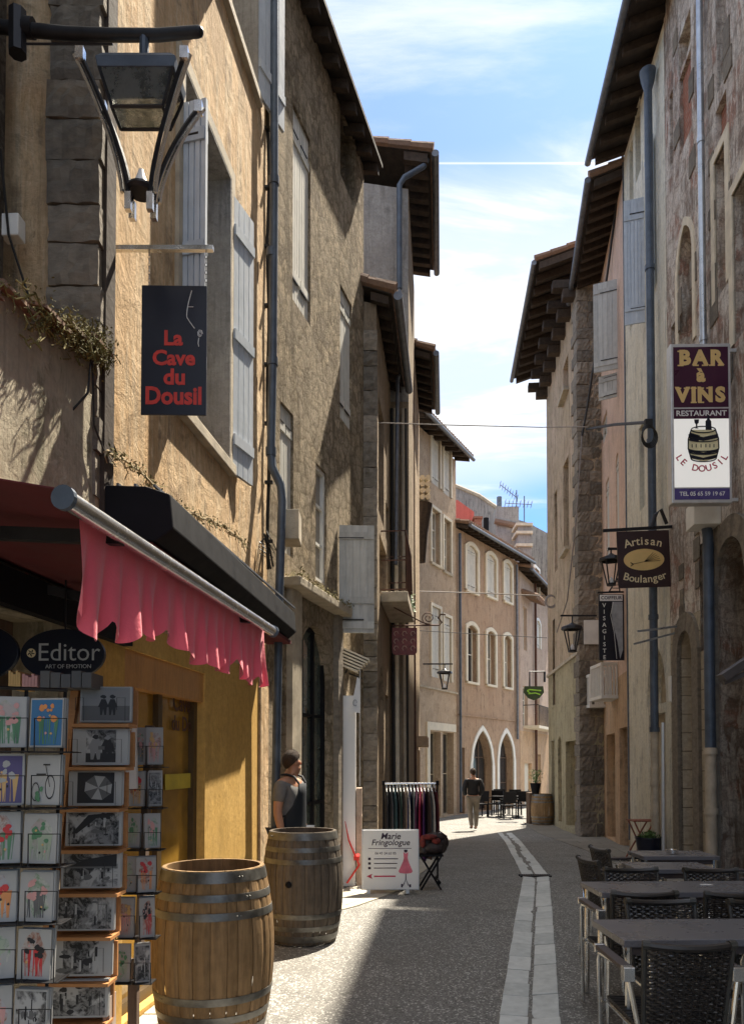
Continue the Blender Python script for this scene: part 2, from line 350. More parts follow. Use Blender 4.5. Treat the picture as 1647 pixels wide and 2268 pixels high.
M['grey_shutter'] = island('silvery_grey_boards', (0.42, 0.42, 0.40), (0.56, 0.56, 0.53), 0.8, 0.35, 9, (4, 4, 0.5), 0, 0.3, 5)
M['brown_wood'] = island('dark_brown_wood', (0.10, 0.065, 0.045), (0.16, 0.11, 0.08), 0.85, 0.6, 10, (5, 5, 1), 0, 0.5, 5)
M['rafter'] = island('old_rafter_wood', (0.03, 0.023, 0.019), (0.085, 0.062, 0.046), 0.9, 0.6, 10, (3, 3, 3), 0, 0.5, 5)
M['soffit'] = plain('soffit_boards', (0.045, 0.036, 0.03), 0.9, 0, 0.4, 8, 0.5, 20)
M['tile'] = island('roof_tile', (0.28, 0.16, 0.10), (0.20, 0.15, 0.12), 0.9, 0.8, 14, (2, 2, 2), 0, 0.6, 7)
M['zinc'] = plain('zinc', (0.16, 0.17, 0.19), 0.5, 0.6, 0.3, 9, 0.1)
M['pipe_blue'] = plain('blue_grey_painted_pipe', (0.075, 0.095, 0.125), 0.45, 0.2, 0.3, 6, 0.1)
M['pipe_steel'] = plain('galvanised_pipe', (0.42, 0.45, 0.48), 0.3, 0.8, 0.2, 6)
M['pipe_tan'] = plain('tan_pipe', (0.42, 0.35, 0.26), 0.6, 0, 0.25, 5)
M['iron'] = plain('black_iron', (0.025, 0.025, 0.028), 0.45, 0.5, 0.3, 12, 0.1)
M['rust'] = plain('rusty_brown_iron', (0.10, 0.05, 0.035), 0.7, 0.3, 0.4, 12, 0.2)
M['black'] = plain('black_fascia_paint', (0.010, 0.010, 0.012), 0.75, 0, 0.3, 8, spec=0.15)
M['navy_black'] = plain('blue_black_enamel', (0.009, 0.011, 0.022), 0.32, 0, 0.2, 3)
M['alu'] = plain('brushed_aluminium', (0.72, 0.71, 0.68), 0.25, 0.95, 0.08, 20)
M['white_alu'] = plain('silver_grey_lacquer', (0.62, 0.62, 0.61), 0.35, 0.4, 0.1, 8)
M['cable'] = plain('black_cable', (0.02, 0.018, 0.016), 0.6, 0, 0.3, 10)
M['cable_grey'] = plain('grey_cable', (0.24, 0.21, 0.19), 0.6, 0, 0.3, 10)
M['moss'] = island('moss_and_dry_stems', (0.07, 0.065, 0.018), (0.22, 0.18, 0.06), 0.9, 0.5, 10, (1, 1, 1), 0, 0.4)
M['stem'] = island('dry_creeper_stems', (0.30, 0.22, 0.12), (0.42, 0.33, 0.20), 0.9, 0.5, 10, (1, 1, 1), 0, 0.4)
M['leaf'] = island('green_leaves', (0.05, 0.10, 0.025), (0.10, 0.17, 0.04), 0.6, 0.2, 10, (1, 1, 1), 0, 0.3)
m = NM('exposed_aggregate_paving', 0.8, 0, 0.3); o = m.co(); oo = m.n('ShaderNodeVectorMath', {0: o, 1: (1, 1, 0)}, operation='MULTIPLY').outputs[0]
v1 = m.n('ShaderNodeTexVoronoi', {'Vector': oo, 'Scale': 150.0}, voronoi_dimensions='2D'); v2 = m.n('ShaderNodeTexVoronoi', {'Vector': oo, 'Scale': 90.0}, voronoi_dimensions='2D')
s1 = m.n('ShaderNodeSeparateColor', {0: v1.outputs['Color']}).outputs[0]; s2 = m.n('ShaderNodeSeparateColor', {0: v2.outputs['Color']}).outputs[1]
c = m.mix(m.ramp(s1, 0.1, 0.9), (0.12, 0.115, 0.105), (0.26, 0.25, 0.23)); c = m.mix(m.ramp(s2, 0.85, 0.92, 0, 0.7), c, (0.62, 0.60, 0.55)); c = m.mix(m.ramp(s2, 0.15, 0.05, 0, 0.6), c, (0.08, 0.075, 0.07))
c = m.mix(m.ramp(m.noise(o, 0.7, 8, 0.65, 0.8), 0.45, 0.62, 0, 0.4), c, (0.13, 0.12, 0.105)); c = m.mix(m.ramp(m.noise(o, 2.6, 8, 0.7, 0.5), 0.56, 0.62, 0, 0.3), c, (0.07, 0.065, 0.06))
nr = m.bump(v1.outputs['Distance'], -0.8, 0.006)
M['asphalt'] = m.done(c, nr)
M['slab'] = island('limestone_slab', (0.50, 0.52, 0.50), (0.68, 0.69, 0.66), 0.75, 0.35, 14, (2, 2, 2), 0, 0.25, 5)
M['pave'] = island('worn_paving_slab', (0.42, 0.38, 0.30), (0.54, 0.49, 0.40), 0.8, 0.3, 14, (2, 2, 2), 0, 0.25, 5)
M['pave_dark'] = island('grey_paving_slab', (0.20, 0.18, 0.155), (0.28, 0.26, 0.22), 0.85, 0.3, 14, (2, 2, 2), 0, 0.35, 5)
M['ground'] = plain('street_bed', (0.12, 0.11, 0.10), 0.9, 0, 0.3, 5, 0.3)
M['joint'] = plain('dark_joint', (0.20, 0.19, 0.17), 0.9)

# ------------------------------------------------------------------ facade frame
class Fac:
    def __init__(s, p0, p1, side):
        s.p0 = Vector((p0[0], p0[1], 0)); d = Vector((p1[0], p1[1], 0)) - s.p0; s.L = d.length; s.U = d / s.L
        s.N = Vector((s.U.y, -s.U.x, 0)) * side; s.side = side
    def P(s, u, z, o=0.0): return s.p0 + s.U * u + s.N * o + Vector((0, 0, z))
    def hit(s, px, py, off=0.0):
        d = ray(px, py); e = Vector((0, 0, EYE)); t = (s.p0 + s.N * off - e).dot(s.N) / d.dot(s.N)
        q = e + d * t; return (q - s.p0).dot(s.U), q.z
    def hole(s, x0, x1, yt, yb, arch=None, r=0.22, style='win', off=0.0, **k):
        u0 = s.hit(x0, 1600, off)[0]; u1 = s.hit(x1, 1600, off)[0]; xm = (x0 + x1) / 2
        h = dict(u0=min(u0, u1), u1=max(u0, u1), z1=s.hit(xm, yt, off)[1], z0=s.hit(xm, yb, off)[1], arch=arch, r=r, style=style)
        h.update(k); return h
def arcz(h, t):
    w = (h['u1'] - h['u0']) / 2; z1 = h['z1']
    if h['arch'] == 'round': zs = z1 - min(w, (z1 - h['z0']) * 0.6) * h.get('rise', 1.0); g = math.sqrt(max(0, 1 - t * t))
    elif h['arch'] == 'point': zs = z1 - w * 1.732 * h.get('rise', 0.85); g = math.sqrt(max(0, 4 - (1 + abs(t)) ** 2)) / 1.732
    else: zs = z1 - w * 0.35; g = 1 - t * t
    return zs + (z1 - zs) * g
def path(h, b=0.0, n=14):
    k = dict(h); k['u0'] -= b; k['u1'] += b; k['z1'] += b
    if not h['arch']: return [(k['u0'], k['z0']), (k['u0'], k['z1']), (k['u1'], k['z1']), (k['u1'], k['z0'])]
    c, w = (k['u0'] + k['u1']) / 2, (k['u1'] - k['u0']) / 2
    return [(k['u0'], k['z0'])] + [(c + w * t, arcz(k, t)) for t in [-1 + 2 * i / n for i in range(n + 1)]] + [(k['u1'], k['z0'])]
def cut_wall(mb, f, holes, z0, z1, u0=0.0, u1=None, off=0.0, wob=0.0):
    u1 = f.L if u1 is None else u1
    us = sorted({u0, u1} | {max(u0, min(u1, h[k])) for h in holes for k in ('u0', 'u1')}); zs = sorted({z0, z1} | {max(z0, min(z1, h[k])) for h in holes for k in ('z0', 'z1')})
    for a, b in zip(us, us[1:]):
        for c, d in zip(zs, zs[1:]):
            if b - a < 1e-6 or d - c < 1e-6: continue
            um, zm = (a + b) / 2, (c + d) / 2
            if any(h['u0'] < um < h['u1'] and h['z0'] < zm < h['z1'] for h in holes): continue
            mb.poly(f.P(a, c, off), f.P(b, c, off), f.P(b, d, off), f.P(a, d, off))
    for h in holes:
        r = h['r']; p = path(h)
        for (a, c), (b, d) in zip(p, p[1:]): mb.poly(f.P(a, c, off), f.P(b, d, off), f.P(b, d, off - r), f.P(a, c, off - r))
        mb.poly(f.P(h['u0'], h['z0'], off), f.P(h['u1'], h['z0'], off), f.P(h['u1'], h['z0'], off - r), f.P(h['u0'], h['z0'], off - r))
        if h['arch']:
            for (a, c), (b, d) in zip(p[1:], p[2:-1]):
                mb.poly(f.P(a, c, off), f.P(b, d, off), f.P(b, h['z1'], off), f.P(a, h['z1'], off))
def surround(f, h, parent, mat, b=0.12, t=0.035, name='window_surround', off=0.0, foot=True):
    mb = MB(); p, q = path(h), path(h, b)
    for i in range(len(p) - 1):
        A, B, C, D = p[i], p[i + 1], q[i + 1], q[i]
        mb.poly(f.P(*A, off + t), f.P(*B, off + t), f.P(*C, off + t), f.P(*D, off + t))
        mb.poly(f.P(*D, off + t), f.P(*C, off + t), f.P(*C, off - 0.01), f.P(*D, off - 0.01))
        mb.poly(f.P(*A, off + t), f.P(*B, off + t), f.P(*B, off - 0.02), f.P(*A, off - 0.02))
    return mb.build(name, mat, parent)
def boxf(mb, f, u0, u1, z0, z1, o0, o1): mb.obox(f.P(u0, z0, o0), f.U * (u1 - u0), f.N * (o1 - o0), (0, 0, z1 - z0))
def fill(f, h, parent, off=0.0):
    st = h['style']; r = h['r']; u0, u1, z0, z1 = h['u0'], h['u1'], h['z0'], h['z1']; w = u1 - u0; o = off - r
    fm = h.get('fm', M['white_paint'])
    if st in ('win', 'shop', 'glassdoor'):
        mb = MB(); t = h.get('t', 0.05)
        for a, b, c, d in ((u0, u0 + t, z0, z1), (u1 - t, u1, z0, z1), (u0 + t, u1 - t, z0, z0 + t), (u0 + t, u1 - t, z1 - t, z1)): boxf(mb, f, a, b, c, d, o + 0.005, o + 0.055)
        for i in range(1, h.get('nu', 2)):
            c = u0 + w * i / h.get('nu', 2); boxf(mb, f, c - t * 0.5, c + t * 0.5, z0 + t, z1 - t, o + 0.005, o + 0.05)
        for i in range(1, h.get('nz', 3)):
            c = z0 + (z1 - z0) * i / h.get('nz', 3); boxf(mb, f, u0 + t, u1 - t, c - t * 0.35, c + t * 0.35, o + 0.005, o + 0.042)
        fr = mb.build('window' if st == 'win' else 'shop_window' if st == 'shop' else 'door', fm, parent)
        g = MB(); boxf(g, f, u0, u1, z0, z1, o - 0.02, o + 0.012); g.build('pane', h.get('gm', M['glass']), fr)
    elif st == 'door':
        mb = MB(); n = max(2, int(w / 0.16))
        for i in range(n): boxf(mb, f, u0 + w * i / n + 0.003, u0 + w * (i + 1) / n - 0.003, z0, z1, o, o + 0.04 + 0.004 * (i % 2))
        boxf(mb, f, u0, u1, z0, z1, o - 0.03, o + 0.001)
        d = mb.build('door', h.get('dm', M['brown_wood']), parent)
        k = MB(); k.ball(f.P(u1 - 0.12, z0 + 1.0, o + 0.07), 0.03, 6); k.build('handle', M['iron'], d)
    elif st == 'plain':
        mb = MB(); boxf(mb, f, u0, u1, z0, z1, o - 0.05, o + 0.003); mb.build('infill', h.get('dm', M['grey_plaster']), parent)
    elif st == 'shut':
        mb = MB(); boxf(mb, f, u0, u1, z0, z1, o - 0.05, o - 0.04); mb.build('pane', M['glass'], parent)
        for a, b in ((u0, (u0 + u1) / 2 - 0.004), ((u0 + u1) / 2 + 0.004, u1)): shutter(f, parent, a, b, z0, z1, 0, h.get('dm', M['white_shutter']), hinge=0, o=off - 0.06)
    if h.get('sill'):
        mb = MB(); boxf(mb, f, u0 - 0.08, u1 + 0.08, z0 - 0.09, z0, off - 0.02, off + h['sill']); mb.build('sill', h.get('sm', M['stone_trim_dark']), parent, bevel=0.008)
def shutter(f, parent, ua, ub, z0, z1, ang, mat, hinge=0, o=0.03, battens=(0.15, 0.85), boards=4, th=0.03, label=None, louvre=False):
    # leaf between ua..ub when closed; swings about ua (hinge 0) or ub (hinge 1) outwards by ang degrees
    w = ub - ua; hu = ua if hinge == 0 else ub; sg = 1 if hinge == 0 else -1
    d = f.U * sg * math.cos(R(ang)) + f.N * math.sin(R(ang)); nn = f.N * math.cos(R(ang)) - f.U * sg * math.sin(R(ang))
    O = f.P(hu, z0, o); mb = MB()
    if louvre:
        mb.obox(O, d * 0.05, nn * th, (0, 0, z1 - z0)); mb.obox(O + d * (w - 0.05), d * 0.05, nn * th, (0, 0, z1 - z0))
        n = int((z1 - z0) / 0.055)
        for i in range(n): mb.obox(O + d * 0.05 + Vector((0, 0, (z1 - z0) * i / n)), d * (w - 0.1), nn * th * 0.8, (0, 0, 0.04))
        mb.obox(O + d * 0.02 + nn * 0.008, d * (w - 0.04), nn * 0.006, (0, 0, z1 - z0))
    else:
        for i in range(boards): mb.obox(O + d * (w * i / boards + 0.005), d * (w / boards - 0.010), nn * th, (0, 0, z1 - z0))
        mb.obox(O + d * 0.006 + nn * 0.012, d * (w - 0.012), nn * (th - 0.024), (0, 0, z1 - z0))
        for b in battens:
            for q in (nn * th, nn * -0.016): mb.obox(O + Vector((0, 0, (z1 - z0) * b - 0.045)) + d * 0.01 + q, d * (w - 0.02), nn * 0.016, (0, 0, 0.09))
    s = mb.build('shutter', mat, parent)
    if label: s['label'] = label
    for b in (0.12, 0.88):
        k = MB(); k.tube([O + nn * (th + 0.012) + Vector((0, 0, (z1 - z0) * b)), O + nn * (th + 0.014) + d * w * 0.7 + Vector((0, 0, (z1 - z0) * b))], 0.009, 5); k.build('hinge', M['iron'], s)
    return s
def house(name, label, p0, p1, z0, z1, mat, holes, side, depth=7.0, slope=0.3, off=0.0, split=None, cat='house'):
    f = Fac(p0, p1, side); root = thing(name, label, cat, f.P(f.L / 2, z0))
    zb = z1 + slope * depth
    hs = [h for h in holes if not h.get('skip')]
    bands = [(z0, z1, mat)] if not split else [(z0, split[0], split[1]), (split[0], z1, mat)]
    for a, b, mt in bands:
        mb = MB(); hh = []
        for h in hs:
            if h['z0'] < b - 1e-3 and h['z1'] > a + 1e-3: hh.append(h)
        cut_wall(mb, f, hh, a, b)
        if b == z1:
            mb.poly(f.P(0, a, 0), f.P(0, b, 0), f.P(0, zb, -depth), f.P(0, a, -depth)); mb.poly(f.P(f.L, a, 0), f.P(f.L, b, 0), f.P(f.L, zb, -depth), f.P(f.L, a, -depth))
            mb.poly(f.P(0, a, -depth), f.P(f.L, a, -depth), f.P(f.L, zb, -depth), f.P(0, zb, -depth)); mb.poly(f.P(0, b, 0), f.P(f.L, b, 0), f.P(f.L, zb, -depth), f.P(0, zb, -depth))
        else:
            for u in (0, f.L): mb.poly(f.P(u, a, 0), f.P(u, b, 0), f.P(u, b, -depth), f.P(u, a, -depth))
        mb.build('wall', mt, root)
    for h in hs: fill(f, h, root)
    return root, f
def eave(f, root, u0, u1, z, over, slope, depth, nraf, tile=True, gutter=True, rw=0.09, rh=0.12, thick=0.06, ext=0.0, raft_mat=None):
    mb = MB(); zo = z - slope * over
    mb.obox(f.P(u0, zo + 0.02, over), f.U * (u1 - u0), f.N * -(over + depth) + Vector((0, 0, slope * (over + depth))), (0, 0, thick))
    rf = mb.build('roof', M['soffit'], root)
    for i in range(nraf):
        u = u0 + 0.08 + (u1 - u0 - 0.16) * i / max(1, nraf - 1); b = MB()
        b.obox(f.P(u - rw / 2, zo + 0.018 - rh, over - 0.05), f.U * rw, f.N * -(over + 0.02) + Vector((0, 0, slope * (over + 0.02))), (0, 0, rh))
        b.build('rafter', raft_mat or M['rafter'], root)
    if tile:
        t = MB(); n = int((u1 - u0) / 0.17); ln = min(depth, 3.0) + over
        for i in range(n + 1):
            u = u0 + (u1 - u0) * i / n; a = f.P(u, zo + thick + 0.03, over + 0.06); q = f.N * -0.42 + Vector((0, 0, slope * 0.42))
            for k in range(int(ln / 0.4)):
                p = a + (f.N * -0.4 + Vector((0, 0, slope * 0.4))) * k; j = random.uniform(-0.008, 0.008)
                t.tube([p + Vector((0, 0, j + 0.012)), p + q + Vector((0, 0, j))], [0.085, 0.07], 7)
        t.build('roof_tiles', M['tile'], rf)
    if gutter:
        g = MB(); g.tube([f.P(u0 - 0.03, zo - 0.02, over + 0.09), f.P(u1 + 0.03, zo - 0.035, over + 0.09)], 0.065, 10); g.build('gutter', M['zinc'], root, smooth=True)
    return rf
def rough_block(mb, x0, x1, y0, y1, z0, z1, rnd, amp=0.012, nx=7, nz=4):
    # block whose camera-side (-y) and +x faces are hewn
    G_ = [[Vector((x0 + (x1 - x0) * i / nx, y0 + (rnd.uniform(0.3, 1) * amp * 1.6 if i in (0, nx) or j in (0, nz) else rnd.uniform(-amp, amp)), z0 + (z1 - z0) * j / nz)) + Vector((rnd.uniform(-1, 1) * 0.004, 0, rnd.uniform(-1, 1) * 0.004)) for i in range(nx + 1)] for j in range(nz + 1)]
    vs_ = [p for r in G_ for p in r]; k = nx + 1; fs_ = [(j * k + i, j * k + i + 1, (j + 1) * k + i + 1, (j + 1) * k + i) for j in range(nz) for i in range(nx)]
    n0 = len(vs_); vs_ += [Vector((x0, y1, z0)), Vector((x1, y1, z0)), Vector((x1, y1, z1)), Vector((x0, y1, z1))]
    fs_ += [tuple([n0 + 1] + [j * k + nx for j in range(nz + 1)] + [n0 + 2]), tuple([n0 + 3] + [j * k for j in range(nz, -1, -1)] + [n0]), tuple([n0] + list(range(k)) + [n0 + 1]), tuple([n0 + 2] + list(range(nz * k + nx, nz * k - 1, -1)) + [n0 + 3])]
    mb.add(vs_, fs_)
def quoins(root, at_fn, z0, z1, wa, wb, mat, hmin=0.2, hmax=0.36, name='quoins', seed=1):
    # at_fn(z, length_front, height) places one block of the corner
    rnd = random.Random(seed); mb = MB(); z = z0; i = 0
    while z < z1 - 0.05:
        h = min(rnd.uniform(hmin, hmax), z1 - z); at_fn(mb, z, h, (wa if i % 2 else wb) * rnd.uniform(0.93, 1.04), rnd); z += h; i += 1
    return mb.build(name, mat, root)
def pipe(root, pts, r, mat, name='drainpipe', collars=(), n=12):
    mb = MB(); mb.tube(pts, r, n)
    for c in collars: mb.tube([Vector(c) - Vector((0, 0, 0.04)), Vector(c) + Vector((0, 0, 0.04))], r * 1.22, n)
    return mb.build(name, mat, root, smooth=True)

# ------------------------------------------------------------------ ground
def struct(name, mb, mat, **k): o = mb.build(name, mat, None, **k); o['kind'] = 'structure'; return o
g = MB()
ys = [-30, 8, 22, 160]
for a, b in zip(ys, ys[1:]): g.poly((-120, a, gz(a) - 0.02), (120, a, gz(a) - 0.02), (120, b, gz(b) - 0.02), (-120, b, gz(b) - 0.02))
struct('ground', g, M['ground'])
g = MB()
for a, b in zip([-6, 2, 5, 8, 11, 15, 18, 22, 30, 50], [2, 5, 8, 11, 15, 18, 22, 30, 50, 70]):
    g.poly((-9, a, gz(a)), (14, a, gz(a)), (14, b, gz(b)), (-9, b, gz(b)))
struct('street', g, M['asphalt'])
# gutter of pale slabs down the middle
g = MB(); rnd = random.Random(3)
LINE = [(0.60, 2.6), (0.915, 4.5), (2.34, 10.95), (3.23, 17.6), (3.6, 21.0)]
def lerp_line(L, y):
    for (xa, ya), (xb, yb) in zip(L, L[1:]):
        if ya <= y <= yb: return xa + (xb - xa) * (y - ya) / (yb - ya)
    return L[-1][0]
y = 2.6
for sidek, (o0, o1) in enumerate(((-0.185, -0.012), (0.012, 0.185))):
    y = 2.6
    while y < 20.5:
        l = rnd.uniform(0.28, 0.5); y2 = min(y + l, 20.6)
        if abs((y + y2) / 2 - 11.0) < 0.02: pass
        h = 0.014 + rnd.uniform(-0.003, 0.003); e = 0.006; j = rnd.uniform(-0.004, 0.004)
        xa, xb = lerp_line(LINE, y), lerp_line(LINE, y2)
        tip = -0.012 if sidek == 0 else 0.0
        q = [(xa + o0 + j, y + e), (xa + o1 + j, y + e), (xb + o1 + j, y2 - e), (xb + o0 + j, y2 - e)]
        zz = [gz(p[1]) + h - (0.012 if ((k in (1, 2)) == (sidek == 0)) else 0) for k, p in enumerate(q)]
        g.add([(q[k][0], q[k][1], zz[k]) for k in range(4)] + [(q[k][0], q[k][1], -0.5) for k in range(4)], [(0, 1, 2, 3), (0, 4, 5, 1), (1, 5, 6, 2), (2, 6, 7, 3), (3, 7, 4, 0)])
        y = y2
struct('gutter_paving', g, M['slab'], bevel=0.004)
g = MB()
for a, b in zip(LINE, LINE[1:]): g.poly((a[0] - 0.2, a[1], gz(a[1]) + 0.004), (a[0] + 0.2, a[1], gz(a[1]) + 0.004), (b[0] + 0.2, b[1], gz(b[1]) + 0.004), (b[0] - 0.2, b[1], gz(b[1]) + 0.004))
struct('gutter_bed', g, M['joint'])
g = MB(); yy = 11.0; xx = lerp_line(LINE, 10.9)
for i in range(13): g.box(xx - 0.2 + i * 0.033, xx - 0.2 + i * 0.033 + 0.014, yy - 0.06, yy + 0.05, gz(yy), gz(yy) + 0.024)
g.box(xx - 0.22, xx + 0.23, yy - 0.075, yy - 0.055, gz(yy), gz(yy) + 0.026); g.box(xx - 0.22, xx + 0.23, yy + 0.045, yy + 0.065, gz(yy), gz(yy) + 0.026)
tag(g.build('drain_grate', M['iron']), 'black slotted drain grate across the pale gutter slabs', 'drain grate')
def paved(name, La, Lb, y0, y1, n, mat, seed):
    g = MB(); rnd = random.Random(seed); y = y0
    while y < y1:
        l = rnd.uniform(0.45, 0.75); y2 = min(y + l, y1)
        cuts = [0] + sorted(rnd.uniform(0.2, 0.8) if n == 2 else (i + rnd.uniform(0.8, 1.2)) / n for i in range(n - 1)) + [1]
        for a, b in zip(cuts, cuts[1:]):
            def X(t, yy): return lerp_line(La, yy) * (1 - t) + lerp_line(Lb, yy) * t
            q = [(X(a, y) + 0.006, y + 0.006), (X(b, y) - 0.006, y + 0.006), (X(b, y2) - 0.006, y2 - 0.006), (X(a, y2) + 0.006, y2 - 0.006)]
            h = 0.012 + rnd.uniform(-0.002, 0.002)
            g.add([(p[0], p[1], gz(p[1]) + h) for p in q] + [(p[0], p[1], -0.6) for p in q], [(0, 1, 2, 3), (0, 4, 5, 1), (1, 5, 6, 2), (2, 6, 7, 3), (3, 7, 4, 0)])
        y = y2
    struct(name, g, mat)
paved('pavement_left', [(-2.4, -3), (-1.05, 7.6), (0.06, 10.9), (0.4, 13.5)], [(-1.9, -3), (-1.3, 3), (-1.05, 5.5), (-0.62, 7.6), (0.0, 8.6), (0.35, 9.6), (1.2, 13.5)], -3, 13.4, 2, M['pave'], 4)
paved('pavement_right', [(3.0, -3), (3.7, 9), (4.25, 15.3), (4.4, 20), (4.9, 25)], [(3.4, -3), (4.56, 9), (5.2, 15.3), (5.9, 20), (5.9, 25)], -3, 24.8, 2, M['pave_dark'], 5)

# ------------------------------------------------------------------ left side
def L1x(y): return -2.023 + 0.128 * y
# annex: low wall with the shop under the red awning
fA = Fac((L1x(-3), -3), (L1x(4.1), 4.1), 1)
rA = thing('shop_annex', 'low rough plastered shopfront under the red awning with a mossy sloping tile coping', 'building', fA.P(fA.L, 0))
mb = MB(); ztA = lambda u: 3.81 - 0.25 * (fA.L - u)
cutu = fA.hit(0, 1600)[0]
mb.poly(fA.P(0, 2.26, 0), fA.P(fA.L, 2.26, 0), fA.P(fA.L, ztA(fA.L), 0), fA.P(0, ztA(0), 0))
mb.poly(fA.P(0, 0, 0), fA.P(fA.L - 2.2, 0, 0), fA.P(fA.L - 2.2, 2.26, 0), fA.P(0, 2.26, 0)); mb.poly(fA.P(fA.L - 0.35, 0, 0), fA.P(fA.L, 0, 0), fA.P(fA.L, 2.26, 0), fA.P(fA.L - 0.35, 2.26, 0))
mb.poly(fA.P(0, 0, 0), fA.P(0, 0, -0.5), fA.P(0, ztA(0), -0.5), fA.P(0, ztA(0), 0))
mb.build('wall', M['annex'], rA)
h = dict(u0=fA.L - 2.2, u1=fA.L - 0.35, z0=0.04, z1=2.26, arch=None, r=0.3, style='glassdoor', fm=M['brown_wood'], nu=3, nz=2, gm=M['glass_warm'])
mb = MB(); cut_wall(mb, fA, [h], 0.0, 2.26, h['u0'], h['u1']); mb.build('doorway', M['annex'], rA); fill(fA, h, rA)
mb = MB(); boxf(mb, fA, fA.L - 2.4, fA.L + 0.35, 2.24, 2.40, 0.003, 0.06); mb.build('fascia', M['black'], rA)
mb = MB(); u = 0.0; rnd = random.Random(77)
while u < fA.L:
    w_ = rnd.uniform(0.16, 0.30); z_ = ztA(u) + rnd.uniform(-0.012, 0.012)
    for k in range(2):
        a_ = fA.P(u + 0.004, z_ + 0.02 * k, 0.07 + rnd.uniform(-0.02, 0.025) - 0.05 * k); mb.obox(a_, fA.U * (w_ - 0.01) + Vector((0, 0, rnd.uniform(-0.006, 0.02))), fA.N * -0.5 + Vector((0, 0, 0.16)), Vector((0, 0, 0.018)))
    u += w_
cp = mb.build('roof', M['tile'], rA)
mb = MB(); rnd = random.Random(11)
for i in range(1500):
    u = fA.L - abs(rnd.gauss(0, 0.36)) - 0.0; z = ztA(u) + rnd.gauss(0.0, 0.05) - 0.05 * rnd.random(); p = fA.P(u, z, rnd.uniform(0.02, 0.13))
    a = Vector((rnd.uniform(-1, 1), rnd.uniform(-1, 1), rnd.uniform(-1, 1))).normalized() * rnd.uniform(0.004, 0.014); b = a.orthogonal().normalized() * rnd.uniform(0.002, 0.006)
    mb.poly(p - a, p + b, p + a, p - b)
for i in range(80):
    u = fA.L - abs(rnd.gauss(0, 0.3)); p = fA.P(u, ztA(u), 0.06); pts = [p]
    for k in range(rnd.randint(5, 12)): p = p + Vector((rnd.uniform(-0.03, 0.03), rnd.uniform(-0.05, 0.02), rnd.uniform(-0.05, 0.03))); pts.append(p)
    mb.tube(pts, rnd.uniform(0.002, 0.005), 4)
mb.build('moss', M['moss'], rA)

# near dark stone house behind the annex (only its street corner shows at the left edge)
fN = Fac((-2.33, -3), (-1.96, 4.09), 1)
rN, _ = house('corner_house', 'dark rubble stone corner house rising behind the mossy tile coping at the left edge', (-2.33, -3), (-1.955, 3.98), 3.0, 12, M['dark_rubble'], [], 1, depth=4)
mb = MB(); boxf(mb, fN, fN.L - 0.13, fN.L - 0.05, 4.35 + 0.0, 4.47, 0.0, 0.10)
mb.build('meter_box', M['white_paint'], rN, bevel=0.006)

# L1 ochre house
P0, P1 = (L1x(4.1), 4.1), (L1x(7.6), 7.6)
f1 = Fac(P0, P1, 1)
H1 = [f1.hole(392, 500, 250, 955, r=0.30, style='win', fm=M['white_paint'], nu=2, nz=5, sill=0.06),
      f1.hole(480, 560, -700, 60, r=0.28, style='win', nu=2, nz=5, sill=0.05)]
shop = dict(u0=f1.hit(276, 1600)[0], u1=f1.hit(455, 1600)[0], z0=0.04, z1=2.24, arch=None, r=0.12, style='glassdoor', fm=plain('dark_bronze_frame', (0.09, 0.06, 0.03), 0.45, 0.3), nu=2, nz=1, gm=plain('amber_reflecting_glass', (0.30, 0.17, 0.03), 0.12, 0, 0.4, 2, spec=0.8), t=0.07)
H1.append(shop)
r1, _ = house('ochre_house', 'ochre plastered house with blue-grey shutters and a mustard yellow shopfront', P0, P1, 0, 11.5, M['ochre'], H1, 1, depth=6, split=(2.42, M['yellow']))
mb = MB(); boxf(mb, f1, shop['u0'], shop['u1'], 2.02, 2.239, -0.11, -0.02); mb.build('door_soffit', island('varnished_soffit', (0.40, 0.19, 0.06), (0.55, 0.28, 0.09), 0.4, 0.2, 8, (1, 6, 1), 0, 0.4), r1)
mb = MB(); boxf(mb, f1, f1.L - 0.28, f1.L, 0, 2.46, 0.0, 0.022); mb.build('corner_strip', M['ochre'], r1)
for px, py in ((362, 1503), (400, 1509), (412, 1512)):
    mb = MB(); u, z = f1.hit(px, py, -0.10); mb.ball(f1.P(u, z, -0.10), 0.016, 8)
    mm = NM('lit_bulb'); mm.b.inputs['Emission Color'].default_value = (1, 0.75, 0.4, 1); mm.b.inputs['Emission Strength'].default_value = 6
    mb.build('lamp_bulb', mm.done((1, 0.8, 0.5)), r1)
hw = H1[0]
surround(f1, dict(hw), r1, M['stone_trim_dark'], 0.10, 0.03)
for hh_ in H1[:2]:
    mb = MB(); boxf(mb, f1, hh_['u1'] - 0.02, hh_['u1'] - 0.001, hh_['z0'], hh_['z1'], -0.24, 0.028); boxf(mb, f1, hh_['u0'] + 0.001, hh_['u0'] + 0.02, hh_['z0'], hh_['z1'], -0.24, 0.028); boxf(mb, f1, hh_['u0'] + 0.02, hh_['u1'] - 0.02, hh_['z1'] - 0.02, hh_['z1'] - 0.001, -0.24, 0.028); mb.build('window_reveal', M['grey_plaster'], r1)
shutter(f1, r1, hw['u0'] - 0.0, hw['u0'] + 0.18, hw['z0'] + 0.02, hw['z1'] - 0.30, 97, M['blue_shutter'], 0, 0.03, (0.12, 0.5, 0.88))
w = (hw['u1'] - hw['u0']) / 2
shutter(f1, r1, hw['u1'] - 0.30, hw['u1'] + 0.06, hw['z0'] - 0.05, hw['z1'] - 0.1, 168, M['blue_shutter'], 1, 0.03, (0.12, 0.5, 0.88))
h2 = H1[1]; w2 = (h2['u1'] - h2['u0']) / 2
shutter(f1, r1, h2['u0'], h2['u0'] + w2, h2['z0'], h2['z1'], 100, M['blue_shutter'], 0, 0.03, (0.1, 0.5, 0.9))
